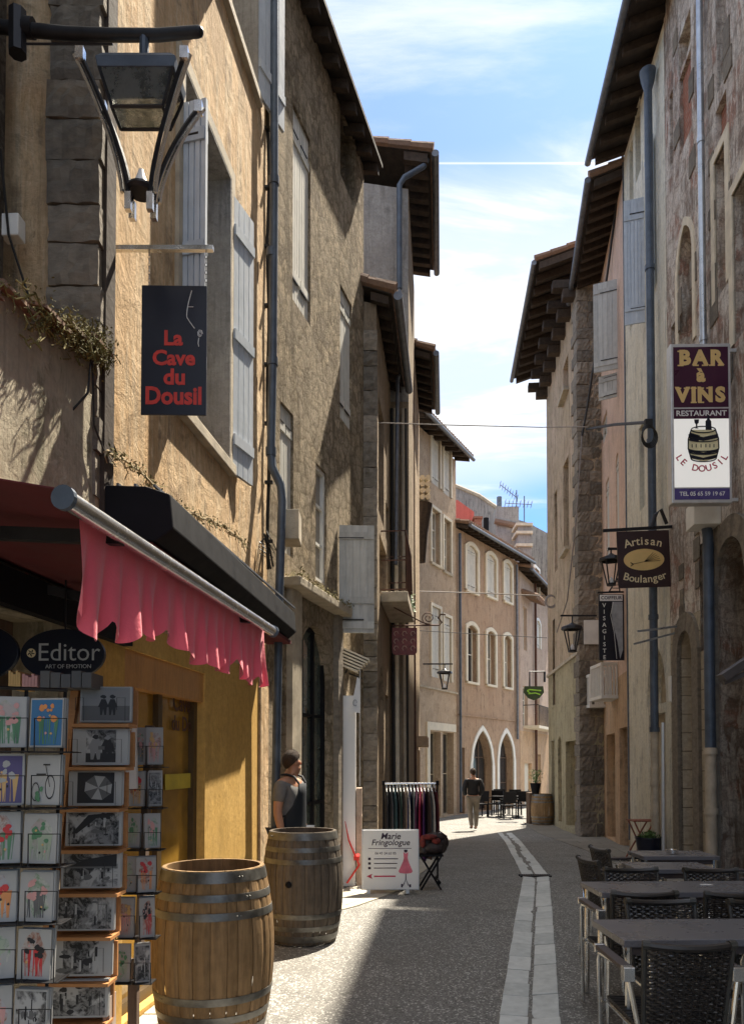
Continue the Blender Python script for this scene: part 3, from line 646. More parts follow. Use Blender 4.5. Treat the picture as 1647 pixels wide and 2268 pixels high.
shutter(f1, r1, h2['u1'] - w2, h2['u1'], h2['z0'], h2['z1'], 165, M['blue_shutter'], 1, 0.03, (0.1, 0.5, 0.9))
def q1(mb, z, h, l, rnd): rough_block(mb, P0[0] - 0.27 + rnd.uniform(-0.012, 0.012), P0[0] + 0.008 + rnd.uniform(0, 0.02), 4.1 - 0.03 - rnd.uniform(0, 0.02), 4.1 + l * 0.30, z + 0.005, z + h - 0.005, rnd)
quoins(r1, q1, 3.0, 11.4, 0.28, 0.28, M['quoin'], 0.13, 0.25, seed=2)
mb = MB(); boxf(mb, f1, 0.04, 0.15, 2.5, 11, 0.0, 0.03); mb.build('shade_gap_strip', M['rafter'], r1)  # dark strip beside the quoins: the shade gap put into colour, no real fitting
dp = []; 
for (px, py) in ((608, -500), (607, 400), (604, 800), (600, 1000), (603, 1035), (622, 1075), (625, 1110), (618, 1330), (606, 2010)):
    q = at(px, py, 7.35); dp.append(q)
pipe(r1, dp, 0.042, M['pipe_blue'], collars=[dp[1], dp[2], dp[3], at(601, 560, 7.35)])
mb = MB(); mb.tube([at(594 + 2 * math.sin(y_ * 0.02), y_, 7.5) for y_ in range(-300, 1300, 60)], 0.018, 6)
for y_ in range(-100, 1250, 130): mb.box(*(lambda q: (q.x - 0.03, q.x + 0.05, q.y - 0.05, q.y, q.z - 0.012, q.z + 0.012))(at(594, y_, 7.5)))
mb.build('wall_cable', M['cable'], r1)

# L2 rubble house
def L2x(y): return -3.224 + 0.286 * y
P0, P1 = (L2x(7.62), 7.62), (L2x(10.85), 10.85)
f2 = Fac(P0, P1, 1)
H2 = [f2.hole(645, 685, 262, 688, r=0.05, style='shut', sill=0.0), f2.hole(752, 778, 650, 940, r=0.05, style='shut'),
      f2.hole(618, 648, 900, 1225, r=0.05, style='shut'), f2.hole(698, 722, 1035, 1290, r=0.08, style='win', nu=1, nz=3, fm=M['white_paint'], gm=M['glass_warm']),
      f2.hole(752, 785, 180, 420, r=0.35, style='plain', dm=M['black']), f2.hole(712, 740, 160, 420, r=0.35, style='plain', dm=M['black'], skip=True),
      f2.hole(604, 632, 1505, 1985, 'round', 0.12, 'shop', fm=M['black'], nu=1, nz=2, gm=M['glass_green']),
      f2.hole(660, 735, 1385, 1960, 'round', 0.15, 'shop', fm=M['black'], nu=3, nz=3, gm=M['glass_green'])]
H2[-1]['z0'] = H2[-2]['z0'] = 0.02
r2, _ = house('rubble_house', 'tall rough rubble stone house with closed white shutters beside the ochre house', P0, P1, -0.1, 10.2, M['l2'], H2, 1, depth=7)
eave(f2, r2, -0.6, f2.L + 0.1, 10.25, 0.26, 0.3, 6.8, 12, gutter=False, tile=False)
hs = f2.hole(740, 752, 1165, 1400)
u_h, zt_ = f2.hit(750, 1165); zb_ = f2.hit(750, 1402)[1]
fs = Fac((f2.P(u_h, 0).x, f2.P(u_h, 0).y), (f2.P(u_h, 0).x + 0.47, f2.P(u_h, 0).y + 0.02), 1)
shutter(fs, r2, 0.0, 0.46, zb_, zt_, 0, M['grey_shutter'], 0, 0.02, (0.07, 0.23 * 0 + 0.9, 0.5 * 0 + 0.30), 5, label='big pale grey plank shutter swung open square to the wall')
mb = MB(); u_a = f2.hit(625, 1290)[0]; u_b = f2.hit(748, 1350)[0]; zl = f2.hit(685, 1312)[1]
mb.obox(f2.P(u_a, zl - 0.10, 0), f2.U * (u_b - u_a), f2.N * 0.20, (0, 0, 0.10)); mb.build('ledge', M['stone_trim_dark'], r2, bevel=0.015)
mb = MB(); rnd = random.Random(5)
for i in range(700):
    u = rnd.uniform(u_a, u_b + 0.05); p = f2.P(u, zl + abs(rnd.gauss(0, 0.05)) - 0.02, rnd.uniform(0.0, 0.22)); a = Vector((rnd.uniform(-1, 1), rnd.uniform(-1, 1), rnd.uniform(-0.3, 1))).normalized() * rnd.uniform(0.01, 0.035); b = a.orthogonal().normalized() * 0.008
    mb.poly(p - a, p + b, p + a, p - b)
mb.build('moss', M['moss'], r2)
u_c, z_c = f2.hit(742, 1500)
mb = MB(); boxf(mb, f2, f2.hit(738, 1600)[0], f2.hit(748, 1600)[0], 0, zl - 0.1, 0.0, 0.07); mb.build('pilaster', M['quoin_dark'], r2)
mb = MB(); boxf(mb, f2, f2.hit(634, 1600)[0], f2.hit(655, 1600)[0], 0, zl - 0.1, 0.0, 0.07); mb.build('pilaster', M['stone_trim_dark'], r2)

# L3 narrow old house, quoined near corner, small eave
P0, P1 = (0.06, 10.9), (0.33, 13.45)
f3 = Fac(P0, P1, 1)
H3 = [f3.hole(838, 850, 905, 1150, r=0.15, style='win', fm=M['brown_wood'], nu=1), f3.hole(854, 860, 1120, 1200, r=0.15, style='win', fm=M['brown_wood'], nu=1),
      f3.hole(840, 856, 1205, 1330, r=0.25, style='win', fm=M['brown_wood']), f3.hole(838, 850, 1470, 1840, 'point', 0.4, 'plain', dm=M['brown_wood']), f3.hole(853, 861, 1540, 1830, r=0.3, style='shop', nu=1, nz=2, fm=M['brown_wood'])]
for k in (-1, -2): H3[k]['z0'] = -0.15
r3, _ = house('narrow_stone_house', 'narrow brown house with dark stone quoins and a small balcony', P0, P1, -0.3, 8.2, M['l3'], H3, 1, depth=6)
eave(f3, r3, -0.15, f3.L, 8.3, 0.24, 0.35, 5.5, 9)
def q3(mb, z, h, l, rnd): rough_block(mb, -0.32, 0.075, 10.85 - rnd.uniform(0, 0.02), 11.1, z + 0.005, z + h - 0.005, rnd, 0.02)
quoins(r3, q3, -0.15, 7.8, 0.3, 0.3, M['quoin_dark'], 0.2, 0.42, seed=5)
ub0, ub1 = f3.hit(843, 1600)[0], f3.hit(861, 1600)[0]; zbal = at(870, 1325, 12).z
mb = MB(); boxf(mb, f3, ub0 - 0.1, ub1 + 0.2, zbal - 0.16, zbal, 0, 0.42); bal = mb.build('balcony', M['stone_trim_dark'], r3, bevel=0.02)
mb = MB(); z2 = zbal + 0.95
for i in range(15):
    u = ub0 + (ub1 - ub0) * i / 14; mb.tube([f3.P(u, zbal, 0.38), f3.P(u, zbal + 0.3, 0.40), f3.P(u, z2, 0.38)], 0.009, 5)
for z_ in (zbal + 0.05, z2, zbal + 0.5): mb.tube([f3.P(ub0, z_, 0.0), f3.P(ub0, z_, 0.38), f3.P(ub1, z_, 0.38), f3.P(ub1, z_, 0.0)], 0.012, 5)
mb.build('railing', M['rust'], bal)
mb = MB(); rnd = random.Random(9)
for i in range(160):
    p = f3.P(rnd.uniform(ub1 - 0.4, ub1 + 0.15), zbal + abs(rnd.gauss(0, 0.1)), rnd.uniform(0.3, 0.45)); a = Vector((rnd.uniform(-1, 1), rnd.uniform(-1, 1), rnd.uniform(-0.3, 1))).normalized() * 0.035; b = a.orthogonal().normalized() * 0.014
    mb.poly(p - a, p + b, p + a, p - b)
mb.build('foliage', M['leaf'], bal)

# L4 tall grey-sided tower house with a deep eave
P0, P1 = (0.655, 13.5), (0.93, 16.5)
f4 = Fac(P0, P1, 1)
H4 = [f4.hole(906, 909, 700, 900, r=0.1, style='plain', dm=M['brown_wood'])]
r4, _ = house('tower_house', 'tall grey house whose blank side wall and deep dark eave rise above the narrow house', P0, P1, -0.3, 11.9, M['l3'], [], 1, depth=5, slope=0.18)
mb = MB(); mb.poly((-0.45, 13.49, 8.0), (0.65, 13.49, 8.0), (0.65, 13.49, 11.88), (-0.45, 13.49, 12.05)); mb.build('side_wall', M['grey_plaster'], r4)
eave(f4, r4, -0.25, f4.L, 12.4, 0.40, 0.2, 5.0, 11, rh=0.16, rw=0.12)
pipe(r4, [at(945, 350, 13.4), at(938, 368, 13.3), at(895, 393, 13.3), at(884, 410, 13.3), at(884, 640, 13.3)], 0.05, M['pipe_blue'])
pipe(r4, [at(884, 640, 13.3), at(890, 780, 13.2), at(880, 840, 13.0), at(876, 1250, 13.0)], 0.035, M['zinc'])
for px in (900, 912):
    pipe(r4, [at(px, 760, 16 if px > 905 else 14.5), at(px + 6, 1750, 16 if px > 905 else 14.5)], 0.04, M['rust'] if px > 905 else M['cable'])
for px, d_, r_, mt_ in ((868, 13.3, 0.03, 'cable'), (876, 13.35, 0.04, 'stone_trim'), (893, 13.38, 0.035, 'pipe_tan'), (899, 13.3, 0.02, 'cable')):
    pipe(r4, [at(px - 1, 905, d_), at(px + 1, 1300, d_), at(px + 4, 1770, d_)], r_, M[mt_], collars=[at(px, 1180, d_)])
# L5
P0, P1 = (0.94, 16.55), (1.20, 19.2)
f5 = Fac(P0, P1, 1)
H5 = [f5.hole(919, 924, 1480, 1780, r=0.2, style='plain', dm=M['brown_wood'])]
r5, _ = house('weathered_house', 'weathered brown house with a ragged small eave before the buff corner house', P0, P1, -0.45, 10.4, M['r4'], [], 1, depth=5, slope=0.3)
eave(f5, r5, -0.1, f5.L, 10.6, 0.38, 0.35, 4.5, 8)
mb = MB(); a = f5.P(0.5, 1.9, 0); 
boxf(mb, f5, 0.2, 1.6, at(900, 1640, 16.8).z - 0.12, at(900, 1640, 16.8).z + 0.1, 0.003, 0.25); mb.build('shop_sign_board', M['orange'], r5)
mb = MB(); boxf(mb, f5, 0.1, 1.4, -0.3, at(900, 1660, 16.8).z, 0.003, 0.05); mb.build('shop_front', M['orange'], r5)

# ------------------------------------------------------------------ end of the street: C1, C2, C3, far blocks
P0, P1 = (1.35, 24.65), (3.10, 28.0)
g1 = Fac(P0, P1, 1)
HC = []
for xa, xb in ((955, 974), (982, 998)):
    dy = 0 if xa == 955 else 22
    HC += [g1.hole(xa, xb, 960 + dy * 1.3, 1075 + dy, r=0.18, style='shut', dm=M['white_shutter']), g1.hole(xa, xb, 1130 + dy, 1250 + dy * 0.8, r=0.2, style='win', fm=M['white_paint'], sill=0.08, gm=M['glass_warm']),
           g1.hole(xa, xb, 1345 + dy, 1500 + dy * 0.4, r=0.18, style='shut', dm=M['white_shutter'])]
HC += [g1.hole(950, 975, 1620, 1800, r=0.3, style='glassdoor', fm=M['stone_trim_dark'], nu=1, nz=2), g1.hole(980, 1004, 1622, 1797, r=0.3, style='glassdoor', fm=M['stone_trim_dark'], nu=1, nz=2)]
for k in (-1, -2): HC[k]['z0'] = -0.35
rc1, _ = house('buff_corner_house', 'tall buff-pink house with tall shuttered windows and a dark raked eave', P0, P1, -0.5, 12.7, M['buff'], HC, 1, depth=8)
eave(g1, rc1, -0.8, g1.L + 0.15, 12.85, 0.55, 0.25, 7, 10, gutter=True)
for h in HC[:6]: surround(g1, h, rc1, M['cream_trim'], 0.10, 0.05)
for i in (0, 3):
    h = HC[i]
mb = MB(); boxf(mb, g1, HC[6]['u0'] - 0.25, HC[7]['u1'] + 0.12, HC[6]['z1'] + 0.05, HC[6]['z1'] + 0.32, 0.0, 0.05); boxf(mb, g1, HC[6]['u0'] - 0.25, HC[6]['u0'] - 0.02, -0.4, HC[6]['z1'] + 0.05, 0.0, 0.05); mb.build('shop_surround', M['cream_trim'], rc1)
mb = MB(); zc = g1.hit(970, 1525)[1]; boxf(mb, g1, 0.35, g1.L, zc - 0.06, zc, 0, 0.07); mb.build('string_course', M['stone_trim_dark'], rc1)
# corbelled tile hood on its left
mb = MB()
for k in range(4):
    q = at(937, 1060 + k * 14, 20)
    for i in range(3): mb.tube([q + Vector((-0.18 + i * 0.15, -0.1, 0)), q + Vector((-0.18 + i * 0.15, 0.5, 0.1))], 0.07, 8)
mb.build('tile_hood', M['stone_trim'], r5, smooth=True)
mb = MB(); q0 = at(938, 1115, 20.2); q1_ = at(932, 1245, 20.2); mb.tube([q0, (q0 + q1_) / 2 + Vector((-0.05, 0, 0)), q1_], [0.24, 0.2, 0.12], 10); mb.build('hood_bracket', M['rafter'], r5)

P0, P1 = (3.10, 28.0), (6.39, 33.0)
g2 = Fac(P0, P1, 1)
HD = []
for xa, xb, yt, yb in ((1032, 1056, 1210, 1310), (1077, 1097, 1230, 1322), (1116, 1132, 1248, 1333)):
    HD.append(g2.hole(xa, xb, yt, yb, 'seg', 0.22, 'shut', dm=M['white_shutter'], sill=0.10, sm=M['cream_trim']))
for xa, xb, yt, yb in ((1033, 1055, 1385, 1510), (1077, 1095, 1398, 1516), (1115, 1131, 1408, 1522)):
    HD.append(g2.hole(xa, xb, yt, yb, 'seg', 0.22, 'win', fm=M['white_paint'], nu=1, nz=2, sill=0.10, sm=M['cream_trim']))
HD += [g2.hole(1044, 1088, 1617, 1806, 'point', 0.35, 'glassdoor', fm=M['brown_wood'], nu=3, nz=3), g2.hole(1103, 1135, 1622, 1800, 'point', 0.35, 'glassdoor', fm=M['brown_wood'], nu=2, nz=3),
       g2.hole(1016, 1028, 1655, 1810, r=0.3, style='door', dm=M['brown_wood'])]
for k in (-1, -2, -3): HD[k]['z0'] = -0.38
rc2, _ = house('arcade_house', 'terracotta house with two white pointed arches and cream-hooded windows facing down the street', P0, P1, -0.5, 10.2, M['mauve'], HD, 1, depth=8, slope=0.28)
eave(g2, rc2, 0.0, g2.L + 0.3, 10.35, 0.5, 0.28, 6, 14)
for h in HD[:6]: surround(g2, h, rc2, M['cream_trim'], 0.15, 0.07)
for h in HD[6:8]: surround(g2, h, rc2, M['white_paint'], 0.20, 0.05, 'arch_surround')
pipe(rc2, [g2.P(0.12, 10.0, 0.1), g2.P(0.12, -0.3, 0.1)], 0.05, M['pipe_blue'])
pipe(rc2, [g2.P(g2.L - 0.5, 10.0, 0.1), g2.P(g2.L - 0.5, 2.5, 0.1)], 0.05, M['zinc'])
mb = MB(); zc = g2.hit(1080, 1588)[1]; boxf(mb, g2, 0.1, g2.L, zc - 0.05, zc, 0, 0.05); mb.build('string_course', M['mauve'], rc2)

P0, P1 = (6.42, 33.1), (9.6, 40.2)
g3 = Fac(P0, P1, 1)
HE = [g3.hole(1158, 1167, 1345, 1440, r=0.2, style='win'), g3.hole(1184, 1194, 1262, 1312, r=0.12, style='win', nu=1, nz=2), g3.hole(1186, 1196, 1375, 1435, 'seg', 0.2, 'shut'),
      g3.hole(1157, 1168, 1520, 1608, r=0.2, style='win'), g3.hole(1183, 1194, 1520, 1608, r=0.2, style='win'), g3.hole(1160, 1176, 1690, 1800, r=0.2, style='door', dm=M['cream_trim']), g3.hole(1184, 1196, 1670, 1800, r=0.2, style='glassdoor', nu=1, nz=2)]
rc3, _ = house('rose_house', 'narrow rose-pink house with an iron balcony at the end of the street', P0, P1, -0.5, 9.9, M['rose'], HE, 1, depth=8, split=(2.9, M['orange']))
eave(g3, rc3, -0.2, g3.L, 10.0, 0.5, 0.28, 6, 10)
for h in HE[1:3]: surround(g3, h, rc3, M['white_paint'], 0.12, 0.05)
zb3 = g3.hit(1190, 1612)[1]
mb = MB(); boxf(mb, g3, 0.6, 6.0, zb3 - 0.12, zb3, 0, 0.7); bal = mb.build('balcony', M['cream_trim'], rc3)
mb = MB()
for i in range(34):
    u = 0.7 + 5.2 * i / 33; mb.tube([g3.P(u, zb3, 0.66), g3.P(u, zb3 + 0.9, 0.66)], 0.014, 4)
mb.tube([g3.P(0.65, zb3 + 0.9, 0), g3.P(0.65, zb3 + 0.9, 0.66), g3.P(5.95, zb3 + 0.9, 0.66), g3.P(5.95, zb3 + 0.9, 0)], 0.02, 5); mb.build('railing', M['iron'], bal)
mb = MB(); zh = g3.hit(1165, 1330)[1]
for i in range(7): mb.tube([g3.P(0.4 + i * 0.3, zh + 0.25, 0), g3.P(0.4 + i * 0.3, zh - 0.05, 0.7)], 0.12, 7)
mb.build('tile_hood', M['tile'], rc3)
pipe(rc3, [g3.P(2.7, 9.9, 0.12), g3.P(2.7, -0.3, 0.12)], 0.06, M['rust'])

# house closing the gap at the far end and grey blocks behind the roofs
rb = thing('far_end_house', 'pale shaded house closing the street between the rose house and the tan house', 'house', (9, 44, -0.5))
mb = MB(); mb.box(7.5, 16, 43, 50, -0.5, 9.5); mb.build('wall', M['r4'], rb)
mb = MB()
for z_ in (3.2, 6.0): mb.box(9.1, 10.0, 42.9, 43.05, z_, z_ + 1.6)
mb.build('window', M['glass'], rb)
def poly_block(name, label, pts, y0, y1, mat, extra=None):
    r = thing(name, label, 'building', Vector((pts[0][0], y0, 0))); mb = MB(); mb.prism(pts, y0, y1); mb.build('wall', mat, r, fix=True); return r
def PX(px, py, d): q = at(px, py, d); return (q.x, q.z)
D = 44
rg = poly_block('grey_gable_block', 'dark grey stained gable wall rising behind the arcade house roof', [PX(985, 1700, D), PX(985, 1068, D), PX(1008, 1079, D), PX(1060, 1098, D), PX(1120, 1140, D), PX(1120, 1700, D)], D, D + 6, M['grey_far'])
mb = MB()
for i in range(9):
    a = PX(985 + 15 * i, 0, D)[0]; 
mb.tube([Vector((PX(985, 1066, D)[0], D, PX(985, 1066, D)[1])), Vector((PX(1060, 1097, D)[0], D, PX(1060, 1097, D)[1])), Vector((PX(1120, 1138, D)[0], D, PX(1120, 1138, D)[1]))], 0.12, 6); mb.build('coping', M['stone_trim_dark'], rg)
D2 = 41
rg2 = poly_block('grey_chimney_block', 'paler grey chimney block with two aerials behind the terracotta house', [PX(1098, 1700, D2), PX(1098, 1122, D2), PX(1148, 1121, D2), PX(1150, 1700, D2)], D2, D2 + 3, M['grey_plaster'])
mb = MB(); a = Vector((PX(1094, 1155, D2)[0], D2 - 0.1, PX(1094, 1155, D2)[1])); b = Vector((PX(1146, 1166, D2)[0], D2 - 0.1, PX(1146, 1166, D2)[1])); mb.tube([a, b], 0.16, 7); mb.build('coping', M['tile'], rg2)
mb = MB(); a = at(1105, 1122, D2 + 1); mb.tube([a, a + Vector((0, 0, 0.55))], 0.14, 8); mb.build('chimney_pot', M['zinc'], rg2)
rg3 = poly_block('stained_side_wall', 'stained grey side wall sloping down towards the tan house', [PX(1146, 1700, 46), PX(1146, 1150, 46), PX(1170, 1158, 46), PX(1230, 1190, 46), PX(1230, 1700, 46)], 46, 50, M['grey_far'])
rch = poly_block('stone_chimney_stack', 'small stone chimney stack with two ledges above the rose house roof', [PX(1147, 1700, 39.5), PX(1147, 1165, 39.5), PX(1176, 1165, 39.5), PX(1176, 1700, 39.5)], 39.5, 40.6, M['grey_plaster'])
mb = MB()
for y_ in (1160, 1178, 1206): q = at(1161, y_, 39.4); mb.box(q.x - 0.45, q.x + 0.42, 39.35, 40.7, q.z - 0.08, q.z + 0.06)
mb.build('ledge', M['stone_trim'], rch)
rr = poly_block('red_rooftop_room', 'coral red rooftop room peeping over the arcade house roof', [PX(1000, 1400, 36), PX(1000, 1107, 36), PX(1013, 1107, 36), PX(1049, 1133, 36), PX(1050, 1400, 36)], 36, 38, plaster('coral_red_paint', (0.62, 0.15, 0.12), (0.66, 0.18, 0.14), (0.55, 0.13, 0.1), 0.1, 0.2, (0.3, 0.1, 0.08), 0.1))
mb = MB(); q = at(1057, 1145, 35.5); mb.box(q.x - 0.17, q.x + 0.17, 35.4, 35.8, q.z - 1.0, q.z - 0.1); mb.box(q.x - 0.22, q.x + 0.22, 35.35, 35.85, q.z - 0.1, q.z); tag(mb.build('chimney', M['red_brick']), 'small brick chimney just right of the coral red rooftop room', 'chimney')
mb = MB(); q = at(1076, 1195, 33.0); mb.tube([q - Vector((0, 0, 0.8)), q + Vector((0, 0, 0.95))], 0.12, 10); tag(mb.build('flue_pipe', M['black']), 'black flue pipe standing on the terracotta house roof', 'flue')
def aerial(px, py0, py1, d, arm, label):
    r = thing('tv_aerial', label, 'aerial', at(px, py0, d)); mb = MB(); a, b = at(px, py0, d), at(px, py1, d); mb.tube([a, b], 0.03, 5); mb.build('mast', M['zinc'], r)
    mb = MB(); p, q = at(*arm[0], d), at(*arm[1], d); mb.tube([p, q], 0.022, 5)
    for i in range(8):
        c = p + (q - p) * (i / 7); mb.tube([c + Vector((0, -0.3, 0.1)), c + Vector((0, 0.3, -0.1))], 0.012, 4); mb.tube([c + Vector((0, 0, 0.16)), c + Vector((0, 0, -0.16))], 0.01, 4)
    mb.build('boom', M['zinc'], r)
aerial(1143, 1122, 1085, 41.5, ((1107, 1073), (1145, 1103)), 'thin aerial with a boom slanting up over the grey chimney block')
aerial(1160, 1165, 1098, 40.5, ((1118, 1114), (1176, 1117)), 'thin aerial with a level boom above the stone chimney stack')

# ------------------------------------------------------------------ right side
def Rx(y): return 3.672 + 0.096 * y
P0, P1 = (Rx(-3), -3), (Rx(12.4), 12.4)
k1 = Fac(P0, P1, -1)
HR = [k1.hole(1512, 1545, 470, 765, 'point', 0.2, 'plain', dm=M['stone_trim_dark']), k1.hole(1518, 1546, 0, 80, r=0.15, style='plain', dm=M['stone_trim_dark']), k1.hole(1519, 1546, 92, 272, r=0.06, style='plain', dm=M['red_brick']),
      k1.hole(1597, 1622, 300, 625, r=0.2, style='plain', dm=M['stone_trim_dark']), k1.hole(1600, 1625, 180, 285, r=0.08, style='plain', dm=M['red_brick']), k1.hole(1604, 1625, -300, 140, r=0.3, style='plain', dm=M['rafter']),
      k1.hole(1506, 1538, 1395, 1960, 'round', 0.25, 'plain', dm=M['r1low']), k1.hole(1592, 1660, 1185, 2010, 'round', 0.45, 'door', dm=M['brown_wood'], skip=False),
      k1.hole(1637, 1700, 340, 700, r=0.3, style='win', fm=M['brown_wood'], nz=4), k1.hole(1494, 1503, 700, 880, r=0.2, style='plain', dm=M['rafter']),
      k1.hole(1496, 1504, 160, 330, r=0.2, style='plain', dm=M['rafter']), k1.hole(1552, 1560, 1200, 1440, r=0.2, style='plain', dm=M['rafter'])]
HR[6]['z0'] = HR[7]['z0'] = 0.03
k1r, _ = house('red_stone_house', 'tall house of reddish and grey rubble with blocked windows behind the wine bar sign', P0, P1, -0.3, 16, M['r1'], HR, -1, depth=6, split=(3.75, M['r1low']))
for h in (HR[0], HR[3], HR[8]): surround(k1, h, k1r, M['stone_trim'], 0.13, 0.02)
for h in (HR[6], HR[7]): surround(k1, h, k1r, M['quoin'], 0.28, 0.05, 'arch_surround')
mb = MB(); rnd = random.Random(8)
ua, ub = k1.hit(1592, 1600)[0], k1.hit(1546, 1600)[0]
for i in range(34):
    z_ = rnd.uniform(3.6, 13); u = rnd.choice((k1.hit(1548, 1600)[0], k1.hit(1512, 1600)[0], k1.hit(1628, 1600)[0], k1.hit(1590, 1600)[0])) + rnd.uniform(-0.05, 0.05); w_ = rnd.uniform(0.16, 0.3); boxf(mb, k1, u - w_ / 2, u + w_ / 2, z_, z_ + rnd.uniform(0.2, 0.45), 0.0, 0.018)
mb.build('dressed_stones', M['quoin'], k1r, bevel=0.008)
u_, _z = k1.hit(1552, 400, 0.1)
pipe(k1r, [k1.P(u_, 16, 0.1), k1.P(u_, 6.4, 0.1)], 0.045, M['pipe_steel'], collars=[k1.P(u_, z_, 0.1) for z_ in (13, 10.2, 7.4)])
u2 = k1.hit(1572, 1400, 0.1)[0]
pipe(k1r, [k1.P(u_, 6.4, 0.1), k1.P(u_, 4.9, 0.1), k1.P(u2, 4.6, 0.12), k1.P(u2, 1.75, 0.12)], 0.07, M['pipe_blue'])
pipe(k1r, [k1.P(u2, 1.75, 0.12), k1.P(u2, 0, 0.12)], 0.075, M['pipe_tan'], collars=[k1.P(u2, z_, 0.12) for z_ in (1.7, 0.9)])
mb = MB(); q = k1.hit(1567, 1150, 0.1); boxf(mb, k1, q[0] - 0.2, q[0] + 0.15, q[1] - 0.12, q[1] + 0.2, 0.0, 0.35); mb.build('vent_box', M['white_paint'], k1r, bevel=0.01)
# R1 / R2 party pipe
u3 = k1.hit(1463, 1600, 0.05)[0]
pp = [k1.P(u3, z_, 0.16) for z_ in (13.2, 10, 7, 4, 2.1)]
pipe(k1r, pp, 0.068, M['pipe_blue'], collars=pp[1:])
pipe(k1r, [k1.P(u3, 2.1, 0.16), k1.P(u3, -0.1, 0.16)], 0.068, M['pipe_tan'], collars=[k1.P(u3, 1.2, 0.16)])
mb = MB(); c_ = k1.P(u3, 13.2, 0.16); mb.lathe([(0.068, -0.1), (0.12, 0.1), (0.14, 0.24), (0.12, 0.26)], c_, 12); mb.build('pipe_hopper', M['pipe_blue'], k1r, smooth=True)
mb = MB(); mb.tube([k1.P(u3 - 0.35, 2.2, 0.12), k1.P(u3 - 0.3, 0, 0.12)], 0.03, 8); mb.build('conduit', M['white_alu'], k1r)

P0, P1 = (Rx(12.42) , 12.42), (Rx(15.3), 15.3)
k2 = Fac(P0, P1, -1)
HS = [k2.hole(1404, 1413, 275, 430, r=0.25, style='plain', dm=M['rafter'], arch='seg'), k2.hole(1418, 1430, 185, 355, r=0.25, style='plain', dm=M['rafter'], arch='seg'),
      k2.hole(1402, 1414, 480, 700, r=0.2, style='win'), k2.hole(1420, 1431, 930, 1120, r=0.2, style='win', fm=M['brown_wood'], nu=1), 
      k2.hole(1432, 1474, 1425, 1560, 'point', 0.25, 'plain', dm=M['stone_trim_dark']), k2.hole(1436, 1472, 1580, 1900, r=0.12, style='plain', dm=M['stone_trim_dark'])]
HS[-1]['z0'] = -0.1
k2r, _ = house('cream_house', 'cream plastered house with blue-white shutters and a deep tiled eave', P0, P1, -0.4, 13.9, M['cream'], HS, -1, depth=6)
eave(k2, k2r, -1.6, k2.L, 14.1, 0.62, 0.3, 5.8, 10, rh=0.15, rw=0.11)
h = HS[2]
zz0, zz1 = k2.hit(1428, 722)[1], k2.hit(1428, 440)[1]
u_, _z = k2.hit(1430, 560)
shutter(k2, k2r, u_, u_ + 0.36, zz0, zz1, 78, M['blue_shutter'], 0, 0.03, (0.12, 0.85), 6, label='pale blue plank shutter standing open high on the cream wall')
mb = MB()
shutter(k2, k2r, k2.hit(1452, 500)[0], k2.hit(1444, 500)[0], k2.hit(1448, 640)[1], k2.hit(1448, 300)[1], 20, M['blue_shutter'], 0, 0.03)
mb = MB(); boxf(mb, k2, k2.L - 0.04, k2.L, 0, 13.8, 0, 0.025); mb.build('wall_joint', M['zinc'], k2r)

P0, P1 = (Rx(15.32), 15.32), (5.81, 19.35)
k3 = Fac(P0, P1, -1)
HT = [k3.hole(1367, 1374, 990, 1200, r=0.1, style='shut', arch='round'), k3.hole(1345, 1352, 1050, 1230, r=0.1, style='shut'), k3.hole(1336, 1349, 905, 960, r=0.1, style='win'),
      k3.hole(1341, 1360, 1625, 1870, r=0.3, style='plain', dm=M['stone_trim_dark']), k3.hole(1370, 1392, 1610, 1890, r=0.35, style='door', dm=M['stone_trim_dark'])]
HT[-1]['z0'] = HT[-2]['z0'] = -0.25
k3r, _ = house('pink_house', 'salmon pink house between the cream house and the dark quoined corner', P0, P1, -0.5, 13.6, M['pink'], HT, -1, depth=6, split=(3.4, M['orange']))
eave(k3, k3r, 0.0, k3.L + 0.15, 13.75, 0.62, 0.3, 5.8, 13, rh=0.15, rw=0.11)
u_a, _z = k3.hit(1370, 750); zz0, zz1 = k3.hit(1368, 825)[1], k3.hit(1368, 622)[1]
shutter(k3, k3r, u_a, u_a + 0.50, zz0, zz1, 76, M['grey_shutter'], 0, 0.03, (0.08, 0.9), 5, label='grey plank shutter standing open on the pink wall')
shutter(k3, k3r, u_a + 0.1, u_a + 0.5, zz0 - 0.55, zz0 - 0.03, 66, M['grey_shutter'], 0, 0.03, (0.2, 0.8), 4)
# two railed boxes (window balconies)
for px0, px1, yt, yb, d, lab in ((1330, 1386, 1466, 1546, 16.6, None), (1304, 1344, 1492, 1566, 18.6, None)):
    a, b = at(px0, yt, d), at(px1, yb, d); mb = MB()
    mb.box(a.x, b.x, d - 0.02, d + 0.95, b.z, b.z + 0.07); bl = mb.build('balcony', M['white_paint'], k3r)
    mb = MB()
    for yy in (d, d + 0.8):
        mb.box(a.x, b.x, yy, yy + 0.05, a.z - 0.07, a.z); mb.box(a.x, a.x + 0.06, yy, yy + 0.05, b.z + 0.07, a.z - 0.07)
        for i in range(5): x_ = a.x + 0.13 + (b.x - a.x - 0.2) * i / 5; mb.box(x_, x_ + 0.035, yy + 0.005, yy + 0.04, b.z + 0.07, a.z - 0.07)
    mb.box(a.x, a.x + 0.05, d + 0.05, d + 0.8, a.z - 0.07, a.z)
    for i in range(6): y_ = d + 0.1 + i * 0.12; mb.box(a.x + 0.005, a.x + 0.035, y_, y_ + 0.03, b.z + 0.07, a.z - 0.07)
    mb.build('railing', M['white_paint'], bl)
mb = MB(); u_, z_ = k3.hit(1402, 1700); 

